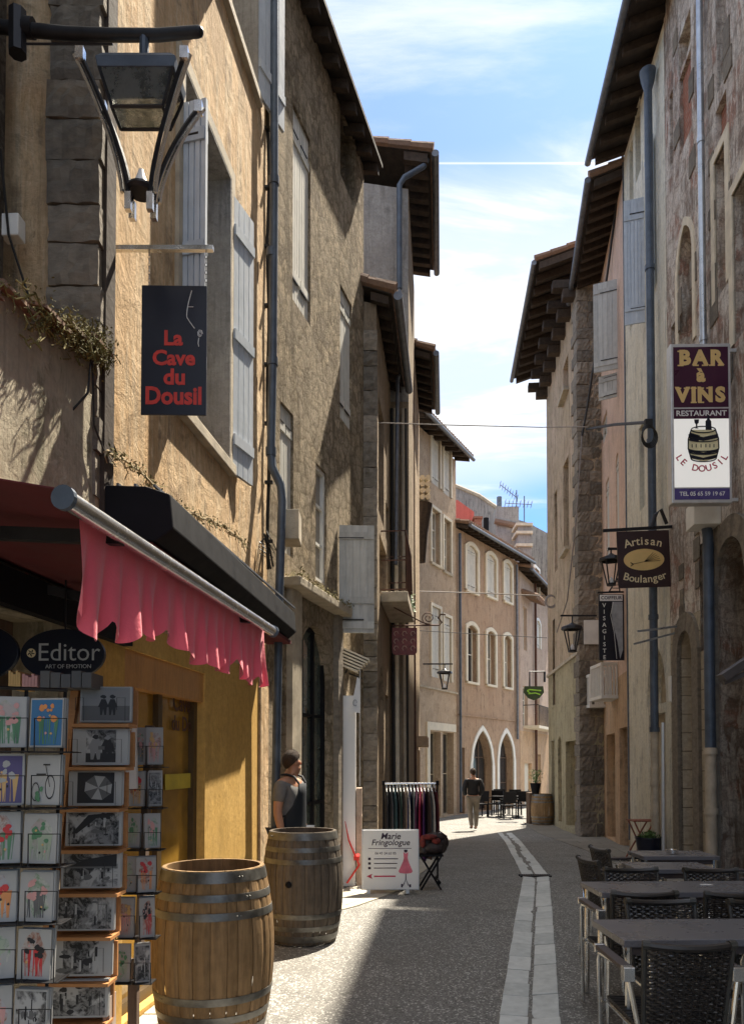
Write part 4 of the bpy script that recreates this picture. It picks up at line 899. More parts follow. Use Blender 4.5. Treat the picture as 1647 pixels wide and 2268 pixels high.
P0, P1 = (5.17, 18.95), (5.66, 24.5)
k4 = Fac(P0, P1, -1)
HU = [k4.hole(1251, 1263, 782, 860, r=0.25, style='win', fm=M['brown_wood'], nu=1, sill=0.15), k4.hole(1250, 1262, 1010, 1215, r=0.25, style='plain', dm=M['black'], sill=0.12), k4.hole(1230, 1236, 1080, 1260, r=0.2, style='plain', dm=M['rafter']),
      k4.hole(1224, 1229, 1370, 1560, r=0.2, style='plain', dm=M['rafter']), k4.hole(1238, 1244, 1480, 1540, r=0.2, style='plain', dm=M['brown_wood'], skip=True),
      k4.hole(1251, 1276, 1640, 1845, r=0.3, style='shop', fm=M['stone_trim_dark'], nu=1, nz=3, gm=M['glass_green']), k4.hole(1234, 1242, 1630, 1835, 'round', 0.3, 'glassdoor', fm=M['brown_wood'], nu=1, nz=3),
      k4.hole(1220, 1226, 1640, 1830, r=0.3, style='glassdoor', fm=M['brown_wood'], nu=1, nz=3)]
for k in (-1, -2, -3): HU[k]['z0'] = -0.2
k4r, _ = house('tan_corner_house', 'weathered tan house with heavy projecting eave beams and a dark quoined corner', P0, P1, -0.6, 14.2, M['r4'], HU, -1, depth=6, split=(4.3, M['r4low']), slope=0.28)
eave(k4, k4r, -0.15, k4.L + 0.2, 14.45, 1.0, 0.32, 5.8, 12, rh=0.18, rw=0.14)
for i in range(7):
    u = 0.15 + (k4.L - 0.3) * i / 6; mb = MB(); mb.obox(k4.P(u - 0.13, 13.55, -0.1), k4.U * 0.26, k4.N * 0.7, (0, 0, 0.22)); mb.obox(k4.P(u - 0.13, 13.3, -0.1), k4.U * 0.26, k4.N * 0.45, (0, 0, 0.24)); mb.build('corbel', M['rafter'], k4r, bevel=0.02)
def q4(mb, z, h, l, rnd):
    w_ = rnd.uniform(0.25, 0.45)
    rough_block(mb, 5.15 - rnd.uniform(0, 0.03), 5.15 + w_, 18.90 - rnd.uniform(0, 0.02), 18.95 + l * 0.6, z + 0.006, z + h - 0.006, rnd, 0.02); rough_block(mb, 5.16 + w_, 5.83, 18.90 - rnd.uniform(0, 0.02), 19.2, z + 0.006, z + h - 0.006, rnd, 0.02)
quoins(k4r, q4, -0.3, 13.5, 0.5, 0.8, M['quoin_dark'], 0.26, 0.42, seed=12)
mb = MB(); boxf(mb, k4, 0.05, k4.L, 4.25, 4.33, 0.002, 0.06); mb.build('string_course', M['stone_trim_dark'], k4r)
mb = MB(); q = at(1309, 1400, 18.88); mb.box(q.x - 0.2, q.x + 0.2, 18.84, 18.87, q.z - 0.3, q.z + 0.3); tag(mb.build('notice_board', M['white_paint']), 'small white notice fixed to the dark quoined corner', 'notice')

# ================================================================== OBJECTS
TH = 0.035
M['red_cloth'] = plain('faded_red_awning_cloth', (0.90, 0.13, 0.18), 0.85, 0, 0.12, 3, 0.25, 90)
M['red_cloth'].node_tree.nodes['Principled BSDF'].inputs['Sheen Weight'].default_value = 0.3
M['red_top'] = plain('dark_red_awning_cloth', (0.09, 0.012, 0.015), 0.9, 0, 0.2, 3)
M['gold'] = plain('gold_letter_paint', (0.72, 0.50, 0.20), 0.5, 0, 0.1, 4)
M['pale_gold'] = plain('pale_gold_letter_paint', (0.74, 0.62, 0.38), 0.5, 0, 0.1, 4)
M['red_letter'] = plain('red_letter_paint', (0.62, 0.045, 0.03), 0.5, 0, 0.15, 20)
M['white_letter'] = plain('white_letter_paint', (0.75, 0.75, 0.72), 0.5, 0, 0.05, 4)
M['purple'] = plain('deep_purple_panel', (0.055, 0.012, 0.035), 0.3, 0, 0.1, 3)
M['violet'] = plain('violet_panel', (0.09, 0.07, 0.22), 0.3, 0, 0.1, 3)
M['brown_panel'] = plain('dark_brown_sign', (0.04, 0.02, 0.02), 0.5, 0, 0.2, 6)
M['sign_white'] = plain('white_sign_panel', (0.78, 0.77, 0.75), 0.35, 0, 0.03, 3)
M['stave'] = island('oak_stave', (0.19, 0.115, 0.05), (0.31, 0.195, 0.095), 0.7, 0.35, 14, (14, 14, 1.2), 0, 0.65, 3)
M['stave_old'] = island('weathered_oak_stave', (0.085, 0.068, 0.052), (0.15, 0.12, 0.09), 0.75, 0.4, 14, (14, 14, 1.2), 0, 0.7, 3)
M['hoop'] = plain('galvanised_hoop', (0.17, 0.165, 0.15), 0.42, 0.7, 0.45, 9, 0.2, 30)
M['barrel_dark'] = plain('dark_barrel_head', (0.03, 0.016, 0.014), 0.6, 0, 0.4, 6, 0.3)

# ---- street lantern at top left
lx, lz = at(315, 145, 3.8).x, at(315, 145, 3.8).z
lan = thing('street_lantern', 'big street lantern with curved ribs hanging from a thick arm', 'lantern', (lx, 3.8, lz))
mb = MB(); a = at(-60, 52, 3.8); pts = [a, at(60, 66, 3.8), at(150, 74, 3.8), at(250, 78, 3.8), at(350, 78, 3.8), at(440, 70, 3.8)]
mb.tube(pts, [0.032, 0.032, 0.03, 0.03, 0.029, 0.027], 12); mb.ball(pts[-1], 0.027, 6)
mb.tube([at(40, 97, 3.8), at(250, 98, 3.8)], 0.006, 5); mb.tube([at(40, 25, 3.8), at(40, 120, 3.8)], 0.045, 8); mb.tube([at(55, 60, 3.8), at(75, 63, 3.8)], 0.048, 10)
mb.build('arm', M['iron'], lan, smooth=True)
mb = MB(); c = Vector((lx, 3.8, lz)); k = 1 / 444.7
mb.tube([c + Vector((0.01, 0, 0.15)), c + Vector((0.01, 0, 0.0))], 0.024, 10); mb.tube([c + Vector((0.01, 0, 0.03)), c + Vector((0.01, 0, 0.0))], 0.04, 10)
def sq(mb, z0, a0, z1, a1):
    v = [c + Vector((sx * a0, sy * a0 * 0.55, z0)) for sx, sy in ((-1, -1), (1, -1), (1, 1), (-1, 1))] + [c + Vector((sx * a1, sy * a1 * 0.55, z1)) for sx, sy in ((-1, -1), (1, -1), (1, 1), (-1, 1))]
    mb.add(v, [(3, 2, 1, 0), (4, 5, 6, 7), (0, 1, 5, 4), (1, 2, 6, 5), (2, 3, 7, 6), (3, 0, 4, 7)])
sq(mb, -0.035, 0.13, 0.025, 0.05); sq(mb, -0.05, 0.20, -0.02, 0.17); sq(mb, -0.10, 0.19, -0.05, 0.20)
mb.build('lamp_cap', M['pipe_blue'], lan, bevel=0.004)
mb = MB(); sq(mb, -0.27, 0.125, -0.10, 0.18); lg = NM('smoked_lamp_glass', 0.12, 0, 0.6); lg.b.inputs['Transmission Weight'].default_value = 0.75; lg.b.inputs['IOR'].default_value = 1.1; lx_ = lg.noise(lg.co(), 9, 8, 0.7)
mb.build('lamp_glass', lg.done(lg.mix(lg.ramp(lx_, 0.4, 0.6), (0.10, 0.11, 0.10), (0.42, 0.42, 0.38)), None, lg.ramp(lx_, 0.4, 0.6, 0.05, 0.4)), lan)
mb = MB(); 
for sx, sy in ((-1, -1), (1, -1), (1, 1), (-1, 1)):
    mb.tube([c + Vector((sx * 0.183, sy * 0.183 * 0.55, -0.10)), c + Vector((sx * 0.128, sy * 0.128 * 0.55, -0.275))], 0.009, 5)
for sy in (-1, 1): mb.tube([c + Vector((-0.128, sy * 0.07, -0.275)), c + Vector((0.128, sy * 0.07, -0.275))], 0.009, 5)
for sx in (-1, 1): mb.tube([c + Vector((sx * 0.128, -0.07, -0.275)), c + Vector((sx * 0.128, 0.07, -0.275))], 0.009, 5)
mb.build('lamp_frame', M['iron'], lan)
for sx, sy in ((-1, -1), (1, -1), (1, 1), (-1, 1)):
    mb = MB(); mb2 = MB(); P = []
    for i in range(13):
        t = i / 12; r = 0.20 * (1 - t) ** 1.75 + 0.055 + 0.012 * math.sin(math.pi * t); P.append(c + Vector((sx * r, sy * r * 0.6, -0.09 - 0.60 * t)))
    off = Vector((sx * 0.016, sy * 0.016, 0))
    mb.tube(P, 0.012, 6); mb2.tube([p + off + Vector((0.012 * sx, -0.012 * sy, 0)) for p in P], 0.011, 5)
    mb2.box(P[0].x - 0.02, P[0].x + 0.02, P[0].y - 0.02, P[0].y + 0.02, P[0].z - 0.03, P[0].z + 0.03); mb2.box(P[-1].x - 0.013, P[-1].x + 0.018, P[-1].y - 0.015, P[-1].y + 0.015, P[-1].z - 0.09, P[-1].z)
    rb = mb.build('rib', M['iron'], lan, smooth=True); mb2.build('edge_strip', M['alu'], rb)
mb = MB(); mb.lathe([(0.07, -0.64), (0.075, -0.655), (0.06, -0.67), (0.0, -0.67)], c, 16); mb.build('lamp_ring', M['iron'], lan, smooth=True)
mb = MB(); mb.lathe([(0.045, -0.645), (0.04, -0.62), (0.022, -0.58), (0.012, -0.545), (0.0, -0.54)], c, 16); mb.build('lamp_bulb', M['sign_white'], lan, smooth=True)

# ---- hanging sign "La Cave du Dousil"
cs = at(386, 776, 4.3)
sg = thing('hanging_sign', 'dark navy board with red lettering La Cave du Dousil hung on chains', 'sign', cs)
mb = MB(); a, b = at(247, 551, 4.3), at(473, 551, 4.3); mb.box(a.x, b.x, 4.285, 4.315, a.z - 0.012, a.z + 0.014)
mb.box(a.x - 0.01, a.x + 0.012, 4.26, 4.34, a.z - 0.07, a.z + 0.07); mb.tube([a + Vector((0, 0, 0.06)), a + Vector((-0.02, -0.02, 0.0)), a + Vector((0.01, 0, -0.08))], 0.01, 6); mb.build('bracket', M['alu'], sg)
mb = MB()
for px0, px1 in ((331, 331), (457, 457)):
    p, q = at(px0, 556, 4.3), at(px1, 634, 4.3)
    for i in range(9):
        m_ = p + (q - p) * (i + 0.5) / 9; mb.tube([m_ + Vector((0.006 * math.cos(t) * (i % 2), 0.006 * math.cos(t) * ((i + 1) % 2), 0.014 * math.sin(t))) for t in [k * math.pi / 3 for k in range(6)]], 0.002, 4, closed=True)
mb.build('chain', M['zinc'], sg)
T = frame(cs, (1, 0.02, -0.0), (-0.045, 0, 1)); mb = MB(T); mb.box(-0.185, 0.185, -0.006, 0.006, -0.375, 0.375); bd = mb.build('board', M['navy_black'], sg, bevel=0.002)
mb = MB(T)
for t_, s_, x_, z_ in (('La', 0.118, -0.005, 0.065), ('Cave', 0.118, 0.0, -0.05), ('du', 0.125, 0.005, -0.16), ('Dousil', 0.138, 0.0, -0.27)):
    mb.text(t_, s_, (x_, z_), -0.0065, 0.003, 0.034, sx=1.0 if t_ != 'Dousil' else 0.9)
for x_, z_, w_ in ((-0.03, 0.06, 1), (-0.11, -0.055, 1), (-0.155, -0.265, 1)): pass
mb.build('lettering', M['red_letter'], bd)
mb = MB(T); P = []
for i in range(22):
    t = i / 21; P.append((0.10 - 0.028 * math.sin(t * 2.2) + 0.045 * max(0, t - 0.7) * 3, -0.008, 0.345 - 0.22 * t))
mb.tube(P, 0.0025, 5); mb.tube([(0.075, -0.008, 0.25), (0.11, -0.008, 0.25)], 0.0018, 5)
mb.tube([(0.148 + 0.016 * (1 - i * 0.06) * math.cos(i * 0.9), -0.008, 0.095 + 0.024 * (1 - i * 0.05) * math.sin(i * 0.9)) for i in range(14)], 0.0025, 5); mb.tube([(0.142, -0.008, 0.07), (0.138, -0.008, 0.04), (0.142, -0.008, 0.02)], 0.0025, 5)
mb.build('glass_drawing', M['white_letter'], bd)

# ---- cables and dry creeper along the ochre house
def cable(name, label, pts, r, mat, sag=0.0, n=18):
    P = []
    for (a, b) in zip(pts, pts[1:]):
        for i in range(n): t = i / n; P.append(a + (b - a) * t - Vector((0, 0, sag * 4 * t * (1 - t))))
    P.append(pts[-1]); mb = MB(); mb.tube(P, r, 5); return tag(mb.build(name, mat, smooth=True), label, 'cable')
cr = thing('dry_creeper', 'dry creeper stems trailing along a cable below the ochre house window', 'creeper', f1.P(1.5, 3.6))
mb = MB(); rnd = random.Random(21); base = []
for i in range(60):
    t = i / 59; px = 232 + 310 * t; py = 1000 + 210 * t - 12 * math.sin(t * 9); u, z = f1.hit(px, py, 0.05); base.append(f1.P(u, z, 0.05))
mb.tube(base, 0.008, 5); mb.tube([p + Vector((0, 0, 0.014 * math.sin(i * 0.9))) + f1.N * 0.012 * math.cos(i) for i, p in enumerate(base)], 0.006, 5)
for i in range(46):
    p = rnd.choice(base).copy(); Q = [p]
    for k in range(4): p = p + Vector((rnd.uniform(-0.01, 0.02), rnd.uniform(-0.05, 0.05), rnd.uniform(-0.045, 0.02))); Q.append(p)
    mb.tube(Q, 0.0035, 4)
mb.build('stem', M['stem'], cr, smooth=True)
mb = MB()
for i in range(240):
    p = rnd.choice(base) + Vector((rnd.uniform(0, 0.05), rnd.uniform(-0.05, 0.05), rnd.uniform(-0.05, 0.03))); a = Vector((rnd.uniform(-1, 1), rnd.uniform(-1, 1), rnd.uniform(-1, 1))).normalized() * rnd.uniform(0.008, 0.02); b = a.orthogonal().normalized() * 0.007
    mb.poly(p - a, p + b, p + a, p - b)
mb.build('leaves', M['moss'], cr)
cable('wall_cable', 'black cable drooping down beside the stone quoins at the left edge', [at(2, 330, 3.9), at(20, 520, 3.95), at(72, 680, 3.98), at(110, 830, 3.98), at(165, 925, 3.98)], 0.007, M['cable'])
cable('wall_cable', 'cable looping from the mossy coping down to the dry creeper', [at(80, 700, 3.85), at(150, 920, 3.85), at(195, 870, 3.9), at(205, 760, 3.9), at(208, 940, 4.0), at(232, 1000, 4.1)], 0.006, M['cable'])
cable('wall_cable', 'thin cable hanging from the quoined corner into the creeper', [at(222, 700, 4.2), at(228, 930, 4.2), at(262, 1010, 4.35)], 0.006, M['cable'])

# ---- red awning over the shop
A0, A1 = at(155, 1110, 1.96), at(603, 1397, 3.93); Ad = (A1 - A0).normalized(); An = Vector((Ad.y, -Ad.x, 0)).normalized()
W0, W1 = Vector((L1x(A0.y), A0.y, 2.44)), Vector((L1x(A1.y), A1.y, 2.44))
aw = thing('red_awning', 'open faded red awning with a wavy pink-red valance on a silver front bar', 'awning', W0)
mb = MB(); mb.tube([A0 - Ad * 0.02, A1], 0.026, 16); mb.build('front_bar', M['alu'], aw, smooth=True)
mb = MB(); mb.tube([A0 - Ad * 0.035, A0 - Ad * 0.018], 0.032, 16); mb.build('end_cap', M['pipe_blue'], aw); mb = MB(); mb.tube([A1 , A1 + Ad * 0.015], 0.032, 16); mb.build('end_cap', M['pipe_blue'], aw)
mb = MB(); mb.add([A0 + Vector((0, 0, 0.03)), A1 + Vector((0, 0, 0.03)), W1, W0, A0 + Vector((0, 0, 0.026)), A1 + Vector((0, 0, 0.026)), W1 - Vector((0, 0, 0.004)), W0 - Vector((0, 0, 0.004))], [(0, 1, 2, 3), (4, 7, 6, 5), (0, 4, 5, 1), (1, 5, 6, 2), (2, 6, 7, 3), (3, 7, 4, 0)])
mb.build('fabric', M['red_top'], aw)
mb = MB(); L_ = (A1 - A0).length; nx, nz_ = 220, 12; vs_ = []; fs_ = []; rnd = random.Random(2)
ph = [rnd.uniform(0, 6.28) for _ in range(4)]
for i in range(nx + 1):
    t = i / nx; s_ = 0.13 + t * (L_ - 0.13)
    sc = abs(math.sin(math.pi * s_ / 0.19 + 0.4 + 0.5 * math.sin(s_ * 3.7))) ** 0.7
    drop = 0.225 + (0.062 + 0.02 * math.sin(s_ * 5.1)) * sc + 0.02 * math.sin(s_ * 7.3)
    for j in range(nz_ + 1):
        v = j / nz_; wv = 0.020 * v ** 1.1 * math.sin(2 * math.pi * s_ / 0.118 + ph[0] + 1.1 * v + 1.3 * math.sin(s_ * 4.3)) + 0.014 * v * math.sin(2 * math.pi * s_ / 0.37 + ph[1]) + 0.003 * v * math.sin(2 * math.pi * s_ / 0.052 + ph[2])
        cur = -0.05 * v * v * math.exp(-s_ / 0.12)
        vs_.append(A0 + Ad * (s_ + 0.012 * v * math.sin(s_ * 25)) + An * (-0.045 + wv + cur) - Vector((0, 0, 0.0 + drop * v)))
for i in range(nx):
    for j in range(nz_): a = i * (nz_ + 1) + j; fs_.append((a, a + 1, a + nz_ + 2, a + nz_ + 1))
mb.add(vs_, fs_); vo = mb.build('valance', M['red_cloth'], aw, smooth=True)
for u in (0.15, 0.8):
    mb = MB(); p = W0 + (W1 - W0) * u - Vector((0, 0, 0.06)); q = A0 + (A1 - A0) * u - Vector((0, 0, 0.01)); e = (p + q) / 2 - Vector((0, 0, 0.02)) + Ad * 0.12; mb.beam(p, e, 0.03, 0.045); mb.beam(e, q, 0.03, 0.04); mb.build('arm', M['iron'], aw)
mb = MB(); mb.beam(W0 - Vector((0, 0, 0.09)) - Ad * 0.02, W1 - Vector((0, 0, 0.09)) , 0.11, 0.075); mb.build('cassette', M['navy_black'], aw)
# dark closed awning housing above it
fo = thing('closed_awning', 'long black closed awning housing fixed above the yellow shopfront', 'awning', f1.P(1.5, 2.9))
ua, ub = f1.hit(222, 1140)[0], f1.L - 0.12
mb = MB(); zt = 3.09
pr = lambda k: [(0.0, zt), (0.62 * k, zt - 0.02), (0.95 * k, zt - 0.07), (k, zt - 0.26), (0.75 * k, zt - 0.33), (0.0, zt - 0.28)]
PA, PB = pr(0.42), pr(0.33)
vs_ = [f1.P(ua, z, o) for o, z in PA] + [f1.P(ub, z, o) for o, z in PB]; n = 6
mb.add(vs_, [tuple(range(n)), tuple(range(2 * n - 1, n - 1, -1))] + [(i, i + n, (i + 1) % n + n, (i + 1) % n) for i in range(n)])
mb.build('housing', M['black'], fo, bevel=0.01)
mb = MB()
for o, z in ((0.1, zt - 0.004), (0.2, zt - 0.012), (0.31, zt - 0.02)): mb.beam(f1.P(ua, z, o), f1.P(ub, z, o), 0.014, 0.014)
mb.build('rail', M['zinc'], fo)
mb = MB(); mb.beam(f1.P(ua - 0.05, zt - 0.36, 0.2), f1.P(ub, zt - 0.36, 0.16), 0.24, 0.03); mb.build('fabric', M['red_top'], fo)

# ---- oval signs
def oval(px, py, w, h, d, label, words):
    c = at(px, py, d); o = thing('oval_sign', label, 'sign', c); mb = MB(frame(c, (1, -0.05, 0))); a, b = w / 2, h / 2
    mb.prism([(a * math.cos(t), b * math.sin(t)) for t in [2 * math.pi * i / 48 for i in range(48)]], -0.012, 0.012); bd = mb.build('board', M['navy_black'], o, bevel=0.003)
    T = frame(c, (1, -0.05, 0)); mb = MB(T)
    for t_, s_, x_, z_, bo in words: mb.text(t_, s_, (x_, z_), -0.0125, 0.002, bo)
    mb.build('lettering', plain('silver_lettering', (0.5, 0.52, 0.52), 0.4, 0.3, 0.05), bd)
    mb = MB(T); mb.prism([(-0.146 * w / 0.4 + 0.021 * math.cos(t), 0.008 + 0.021 * math.sin(t)) for t in [2 * math.pi * i / 20 for i in range(20)]], -0.0145, -0.0125); em = mb.build('emblem', M['pale_gold'], bd)
    mb = MB(T)
    for q in range(5): a_ = q * 1.257 + 0.3; mb.beam((-0.146 * w / 0.4 + 0.004 * math.cos(a_), -0.0155, 0.008 + 0.004 * math.sin(a_)), (-0.146 * w / 0.4 + 0.016 * math.cos(a_ + 0.8), -0.0155, 0.008 + 0.016 * math.sin(a_ + 0.8)), 0.003, 0.004)
    mb.build('emblem_marks', M['black'], em)
    mb = MB(); mb.tube([c + Vector((0, 0.02, h / 2)), c + Vector((0, 0.02, h / 2 + 0.35))], 0.004, 5); mb.build('wire', M['iron'], o)
oval(141, 1450, 0.395, 0.238, 3.5, 'black oval sign reading Editor hanging above the wooden card rack', [('Editor', 0.118, 0.03, 0.008, -0.004), ('ART OF EMOTION', 0.026, 0.03, -0.055, 0.0)])
oval(-50, 1445, 0.40, 0.265, 3.5, 'second black oval sign cut off by the left edge beside the one reading Editor', [])

# ---- card racks
def cmat(n, c): 
    if n not in M: M[n] = plain(n, c, 0.55, 0, 0.08, 6)
    return M[n]
PAL = [cmat('card_white', (0.40, 0.40, 0.39)), cmat('card_black', (0.025, 0.025, 0.028)), cmat('card_grey', (0.13, 0.13, 0.13)), cmat('card_pale_grey', (0.26, 0.26, 0.26)), cmat('card_blue', (0.05, 0.17, 0.34)),
       cmat('card_green', (0.10, 0.24, 0.13)), cmat('card_red', (0.55, 0.05, 0.05)), cmat('card_ochre', (0.62, 0.40, 0.16)), cmat('card_pink', (0.60, 0.32, 0.30)), cmat('card_violet', (0.10, 0.08, 0.20)), cmat('card_sage', (0.36, 0.42, 0.32)), cmat('card_orange', (0.68, 0.28, 0.10))]
def print_mat(name, c0, c1, c2, sc, seed):
    m = NM(name, 0.45, 0, 0.4); o = m.co('Object'); v = m.n('ShaderNodeMapping', {'Vector': o, 'Location': (seed, seed * 2.3, 0)}).outputs[0]
    a = m.noise(v, sc, 10, 0.72, 1.4); b = m.noise(v, sc * 0.35, 6, 0.6, 0.6); vz = m.n('ShaderNodeTexVoronoi', {'Vector': v, 'Scale': sc * 1.6}).outputs['Distance']
    col = m.mix(m.ramp(a, 0.42, 0.56), c0, c1); col = m.mix(m.ramp(b, 0.52, 0.6), col, c2); col = m.mix(m.ramp(vz, 0.1, 0.3, 0.55, 0), col, c0)
    return m.done(col)
PAL += [print_mat('printed_grey_photo', (0.015, 0.015, 0.016), (0.22, 0.22, 0.22), (0.42, 0.42, 0.41), 26, 1), print_mat('pale_watercolour', (0.20, 0.30, 0.20), (0.46, 0.46, 0.42), (0.42, 0.36, 0.34), 22, 4), print_mat('warm_watercolour', (0.30, 0.14, 0.10), (0.46, 0.42, 0.38), (0.40, 0.40, 0.42), 24, 9)]
def blob(rnd, cx, cz, r, n=9, sx=1, sz=1): return [(cx + r * sx * rnd.uniform(0.7, 1.15) * math.cos(2 * math.pi * i / n), cz + r * sz * rnd.uniform(0.7, 1.15) * math.sin(2 * math.pi * i / n)) for i in range(n)]
def rect(a, b, c, d): return [(a, c), (b, c), (b, d), (a, d)]
def figure(x, z, h, k=1): 
    return [(x - .035 * k, z + h * .78), (x - .09 * k, z + h * .4), (x - .06 * k, z + h * .38), (x - .05 * k, z), (x - .02 * k, z), (x, z + h * .3), (x + .02 * k, z), (x + .05 * k, z), (x + .06 * k, z + h * .38), (x + .09 * k, z + h * .4), (x + .035 * k, z + h * .78)]
def art(kind, seed):
    rnd = random.Random(seed); S = []
    if kind == 'walkers': S = [(3, rect(.02, .98, .02, .98)), (2, rect(.02, .98, .02, .45)), (1, figure(.45, .18, .6, 1.2)), (1, blob(rnd, .45, .72, .06)), (1, figure(.63, .18, .6, 1.2)), (1, blob(rnd, .63, .72, .06))]
    elif kind == 'friends': S = [(12, rect(.22, .78, .04, .96)), (1, rect(.22, .78, .04, .3)), (3, figure(.4, .12, .75, 1.7)), (1, blob(rnd, .4, .77, .07)), (1, figure(.62, .12, .72, 1.6)), (3, blob(rnd, .62, .74, .06)), (2, rect(.45, .57, .4, .5))]
    elif kind == 'parasol':
        S = [(1, rect(.14, .86, .04, .96))]
        for i in range(8): a = i * math.pi / 4 + .3; b = a + math.pi / 4; S.append((0 if i % 2 else 2, [(.55, .5), (.55 + .28 * math.cos(a), .5 + .38 * math.sin(a)), (.55 + .28 * math.cos(b), .5 + .38 * math.sin(b))]))
    elif kind in ('trees', 'village', 'market', 'table', 'room', 'car'):
        S = [(12, rect(.03 if kind not in ('room',) else .2, .97 if kind != 'room' else .8, .03, .97))]
        for i in range(9): S.append((rnd.choice((1, 1, 2, 12, 12)), blob(rnd, rnd.uniform(.15, .85), rnd.uniform(.12, .88), rnd.uniform(.03, .11), 7, rnd.uniform(.6, 1.5), rnd.uniform(.6, 1.3))))
        for i in range(7): x = rnd.uniform(.1, .85); z = rnd.uniform(.1, .6); S.append((rnd.choice((1, 0, 1)), rect(x, x + rnd.uniform(.015, .05), z, z + rnd.uniform(.1, .35))))
        if kind == 'trees': S.append((1, [(.1, .35), (.2, .35), (.55, .8), (.9, .9), (.85, .98), (.4, .9)]))
        if kind == 'village': S.append((1, [(.05, .55), (.4, .8), (.95, .95), (.95, .6), (.5, .55)])); S.append((2, rect(.05, .95, .55, .6)))
        S = [(m_, [(min(.97, max(.03, x)), min(.97, max(.03, z))) for x, z in p]) for m_, p in S]
    elif kind == 'bicycle':
        def ring(cx, cz, r):
            o = []
            for i in range(14):
                a, b = 2 * math.pi * i / 14, 2 * math.pi * (i + 1) / 14; o.append((1, [(cx + r * .6 * math.cos(a), cz + r * math.sin(a)), (cx + r * .6 * math.cos(b), cz + r * math.sin(b)), (cx + r * .52 * math.cos(b), cz + r * .87 * math.sin(b)), (cx + r * .52 * math.cos(a), cz + r * .87 * math.sin(a))]))
            return o
        S = ring(.72, .35, .26) + ring(.28, .25, .2) + [(1, [(.28, .25), (.3, .27), (.62, .62), (.6, .6)]), (1, [(.72, .35), (.74, .35), (.58, .82), (.56, .82)]), (1, rect(.5, .72, .80, .83)), (1, [(.3, .6), (.6, .6), (.6, .63), (.3, .63)])]
        for i in range(6): S.append((5, blob(rnd, rnd.uniform(.25, .5), rnd.uniform(.1, .4), .06)))
    else:                                           # painted flowers / birds / bouquets
        cols = {'poppy': (6, 5), 'blue': (11, 5), 'green': (5, 10), 'bouquet': (6, 7), 'leaf': (8, 5), 'cat': (1, 6), 'lights': (0, 7), 'girl': (8, 2), 'gold': (7, 8), 'sage': (10, 0), 'crimson': (6, 11)}[kind]
        if kind == 'blue': S.append((4, rect(0.0, 1, 0.0, 1)))
        elif kind != 'lights': S.append((13 if kind in ('green', 'leaf', 'sage', 'girl') else 14, blob(rnd, .5, .5, .46, 11, .9, .95)))
        if kind == 'lights': S.append((9, rect(0, 1, 0, 1)))
        for i in range(12): a = rnd.uniform(.2, .8); S.append((cols[1], [(a, .05), (a + .02, .05), (a + .1 * rnd.uniform(-1, 1) + .02, .6), (a + .1 * rnd.uniform(-1, 1), .6)]))
        for i in range(9): S.append((cols[0], blob(rnd, rnd.uniform(.25, .75), rnd.uniform(.45, .85), rnd.uniform(.05, .12), 8, 1, .7)))
        for i in range(4): S.append((rnd.choice((7, 1, 8)), blob(rnd, rnd.uniform(.2, .8), rnd.uniform(.2, .7), .04, 6, 1, .8)))
        S = [(m_, [(min(.98, max(.02, x)), min(.98, max(.02, z))) for x, z in p]) for m_, p in S]
    return S
def card(px0, px1, py0, py1, d, kind, label, group, seed, yaw=0.0, stack=5, lean=0.06):
    a, b = at(px0, py0, d), at(px1, py1, d); w, h = b.x - a.x, a.z - b.z; c = Vector(((a.x + b.x) / 2, d, (a.z + b.z) / 2))
    T = frame(c, (math.cos(yaw), math.sin(yaw), 0), (0, lean, 1)); root = thing('greeting_card' if h > w else 'photo_card', label, 'card', c, group)
    mb = MB(T); rnd = random.Random(seed)
    for i in range(stack): e = rnd.uniform(-0.003, 0.003); mb.box(-w / 2 + e, w / 2 + e, i * 0.0045, i * 0.0045 + 0.0028, -h / 2 + e, h / 2 + e)
    mb.build('card_stack', PAL[0], root)
    mb = MB(T)
    for k, (mi, p) in enumerate(art(kind, seed)):
        mb.cur = mi; mb.poly(*[((x - .5) * w * .97, -0.0008 - k * 0.00012, (z - .5) * h * .97) for x, z in p])
    mb.build('picture', PAL, root)
# wooden rack with the black and white photographs
rk = thing('wooden_card_rack', 'tall wooden card rack holding large black and white photo cards', 'card rack', (at(190, 1900, 2.8).x, 2.8, 0))
M['rack_wood'] = island('orange_pine', (0.42, 0.19, 0.07), (0.55, 0.27, 0.11), 0.5, 0.2, 9, (1, 1, 6), 0, 0.4)
rows = [(180, 291, 1520, 1598, 'walkers', 'two people walking away, topmost in wooden rack'), (165, 284, 1612, 1692, 'friends', 'two friends from behind, second from top'), (156, 270, 1706, 1782, 'parasol', 'a striped parasol, third from top'),
        (148, 268, 1796, 1872, 'trees', 'a bent tree, just below the parasol card'), (138, 266, 1886, 1966, 'village', 'a cliff above a village, fifth from top'), (126, 252, 1977, 2060, 'table', 'chairs round a table, sixth from top'),
        (114, 246, 2074, 2160, 'room', 'a dim room, white margins, second lowest'), (106, 238, 2170, 2252, 'car', 'an old scooter by a wall, lowest')]
mb = MB(); d0 = 2.84
for (pa, pb, tx) in ((0, 1, 0), (1, 0, 1)):
    xs = [(r[0] - 14, r[2]) for r in rows] if tx == 0 else [(r[1] + 2, r[2]) for r in rows]
    P = [at(x, y_, d0) for x, y_ in xs] + [at(xs[-1][0] - 12, 2420, d0)]
    for p, q in zip(P, P[1:]): mb.obox(q + Vector((-0.012, 0, 0)), (0.03 if tx == 0 else 0.014, 0, 0), (0, 0.03, 0), p - q)
P0_, P1_ = at(rows[0][0] - 20, 1530, d0), at(rows[0][1] + 8, 1530, d0)
mb.build('side_rail', M['rack_wood'], rk)
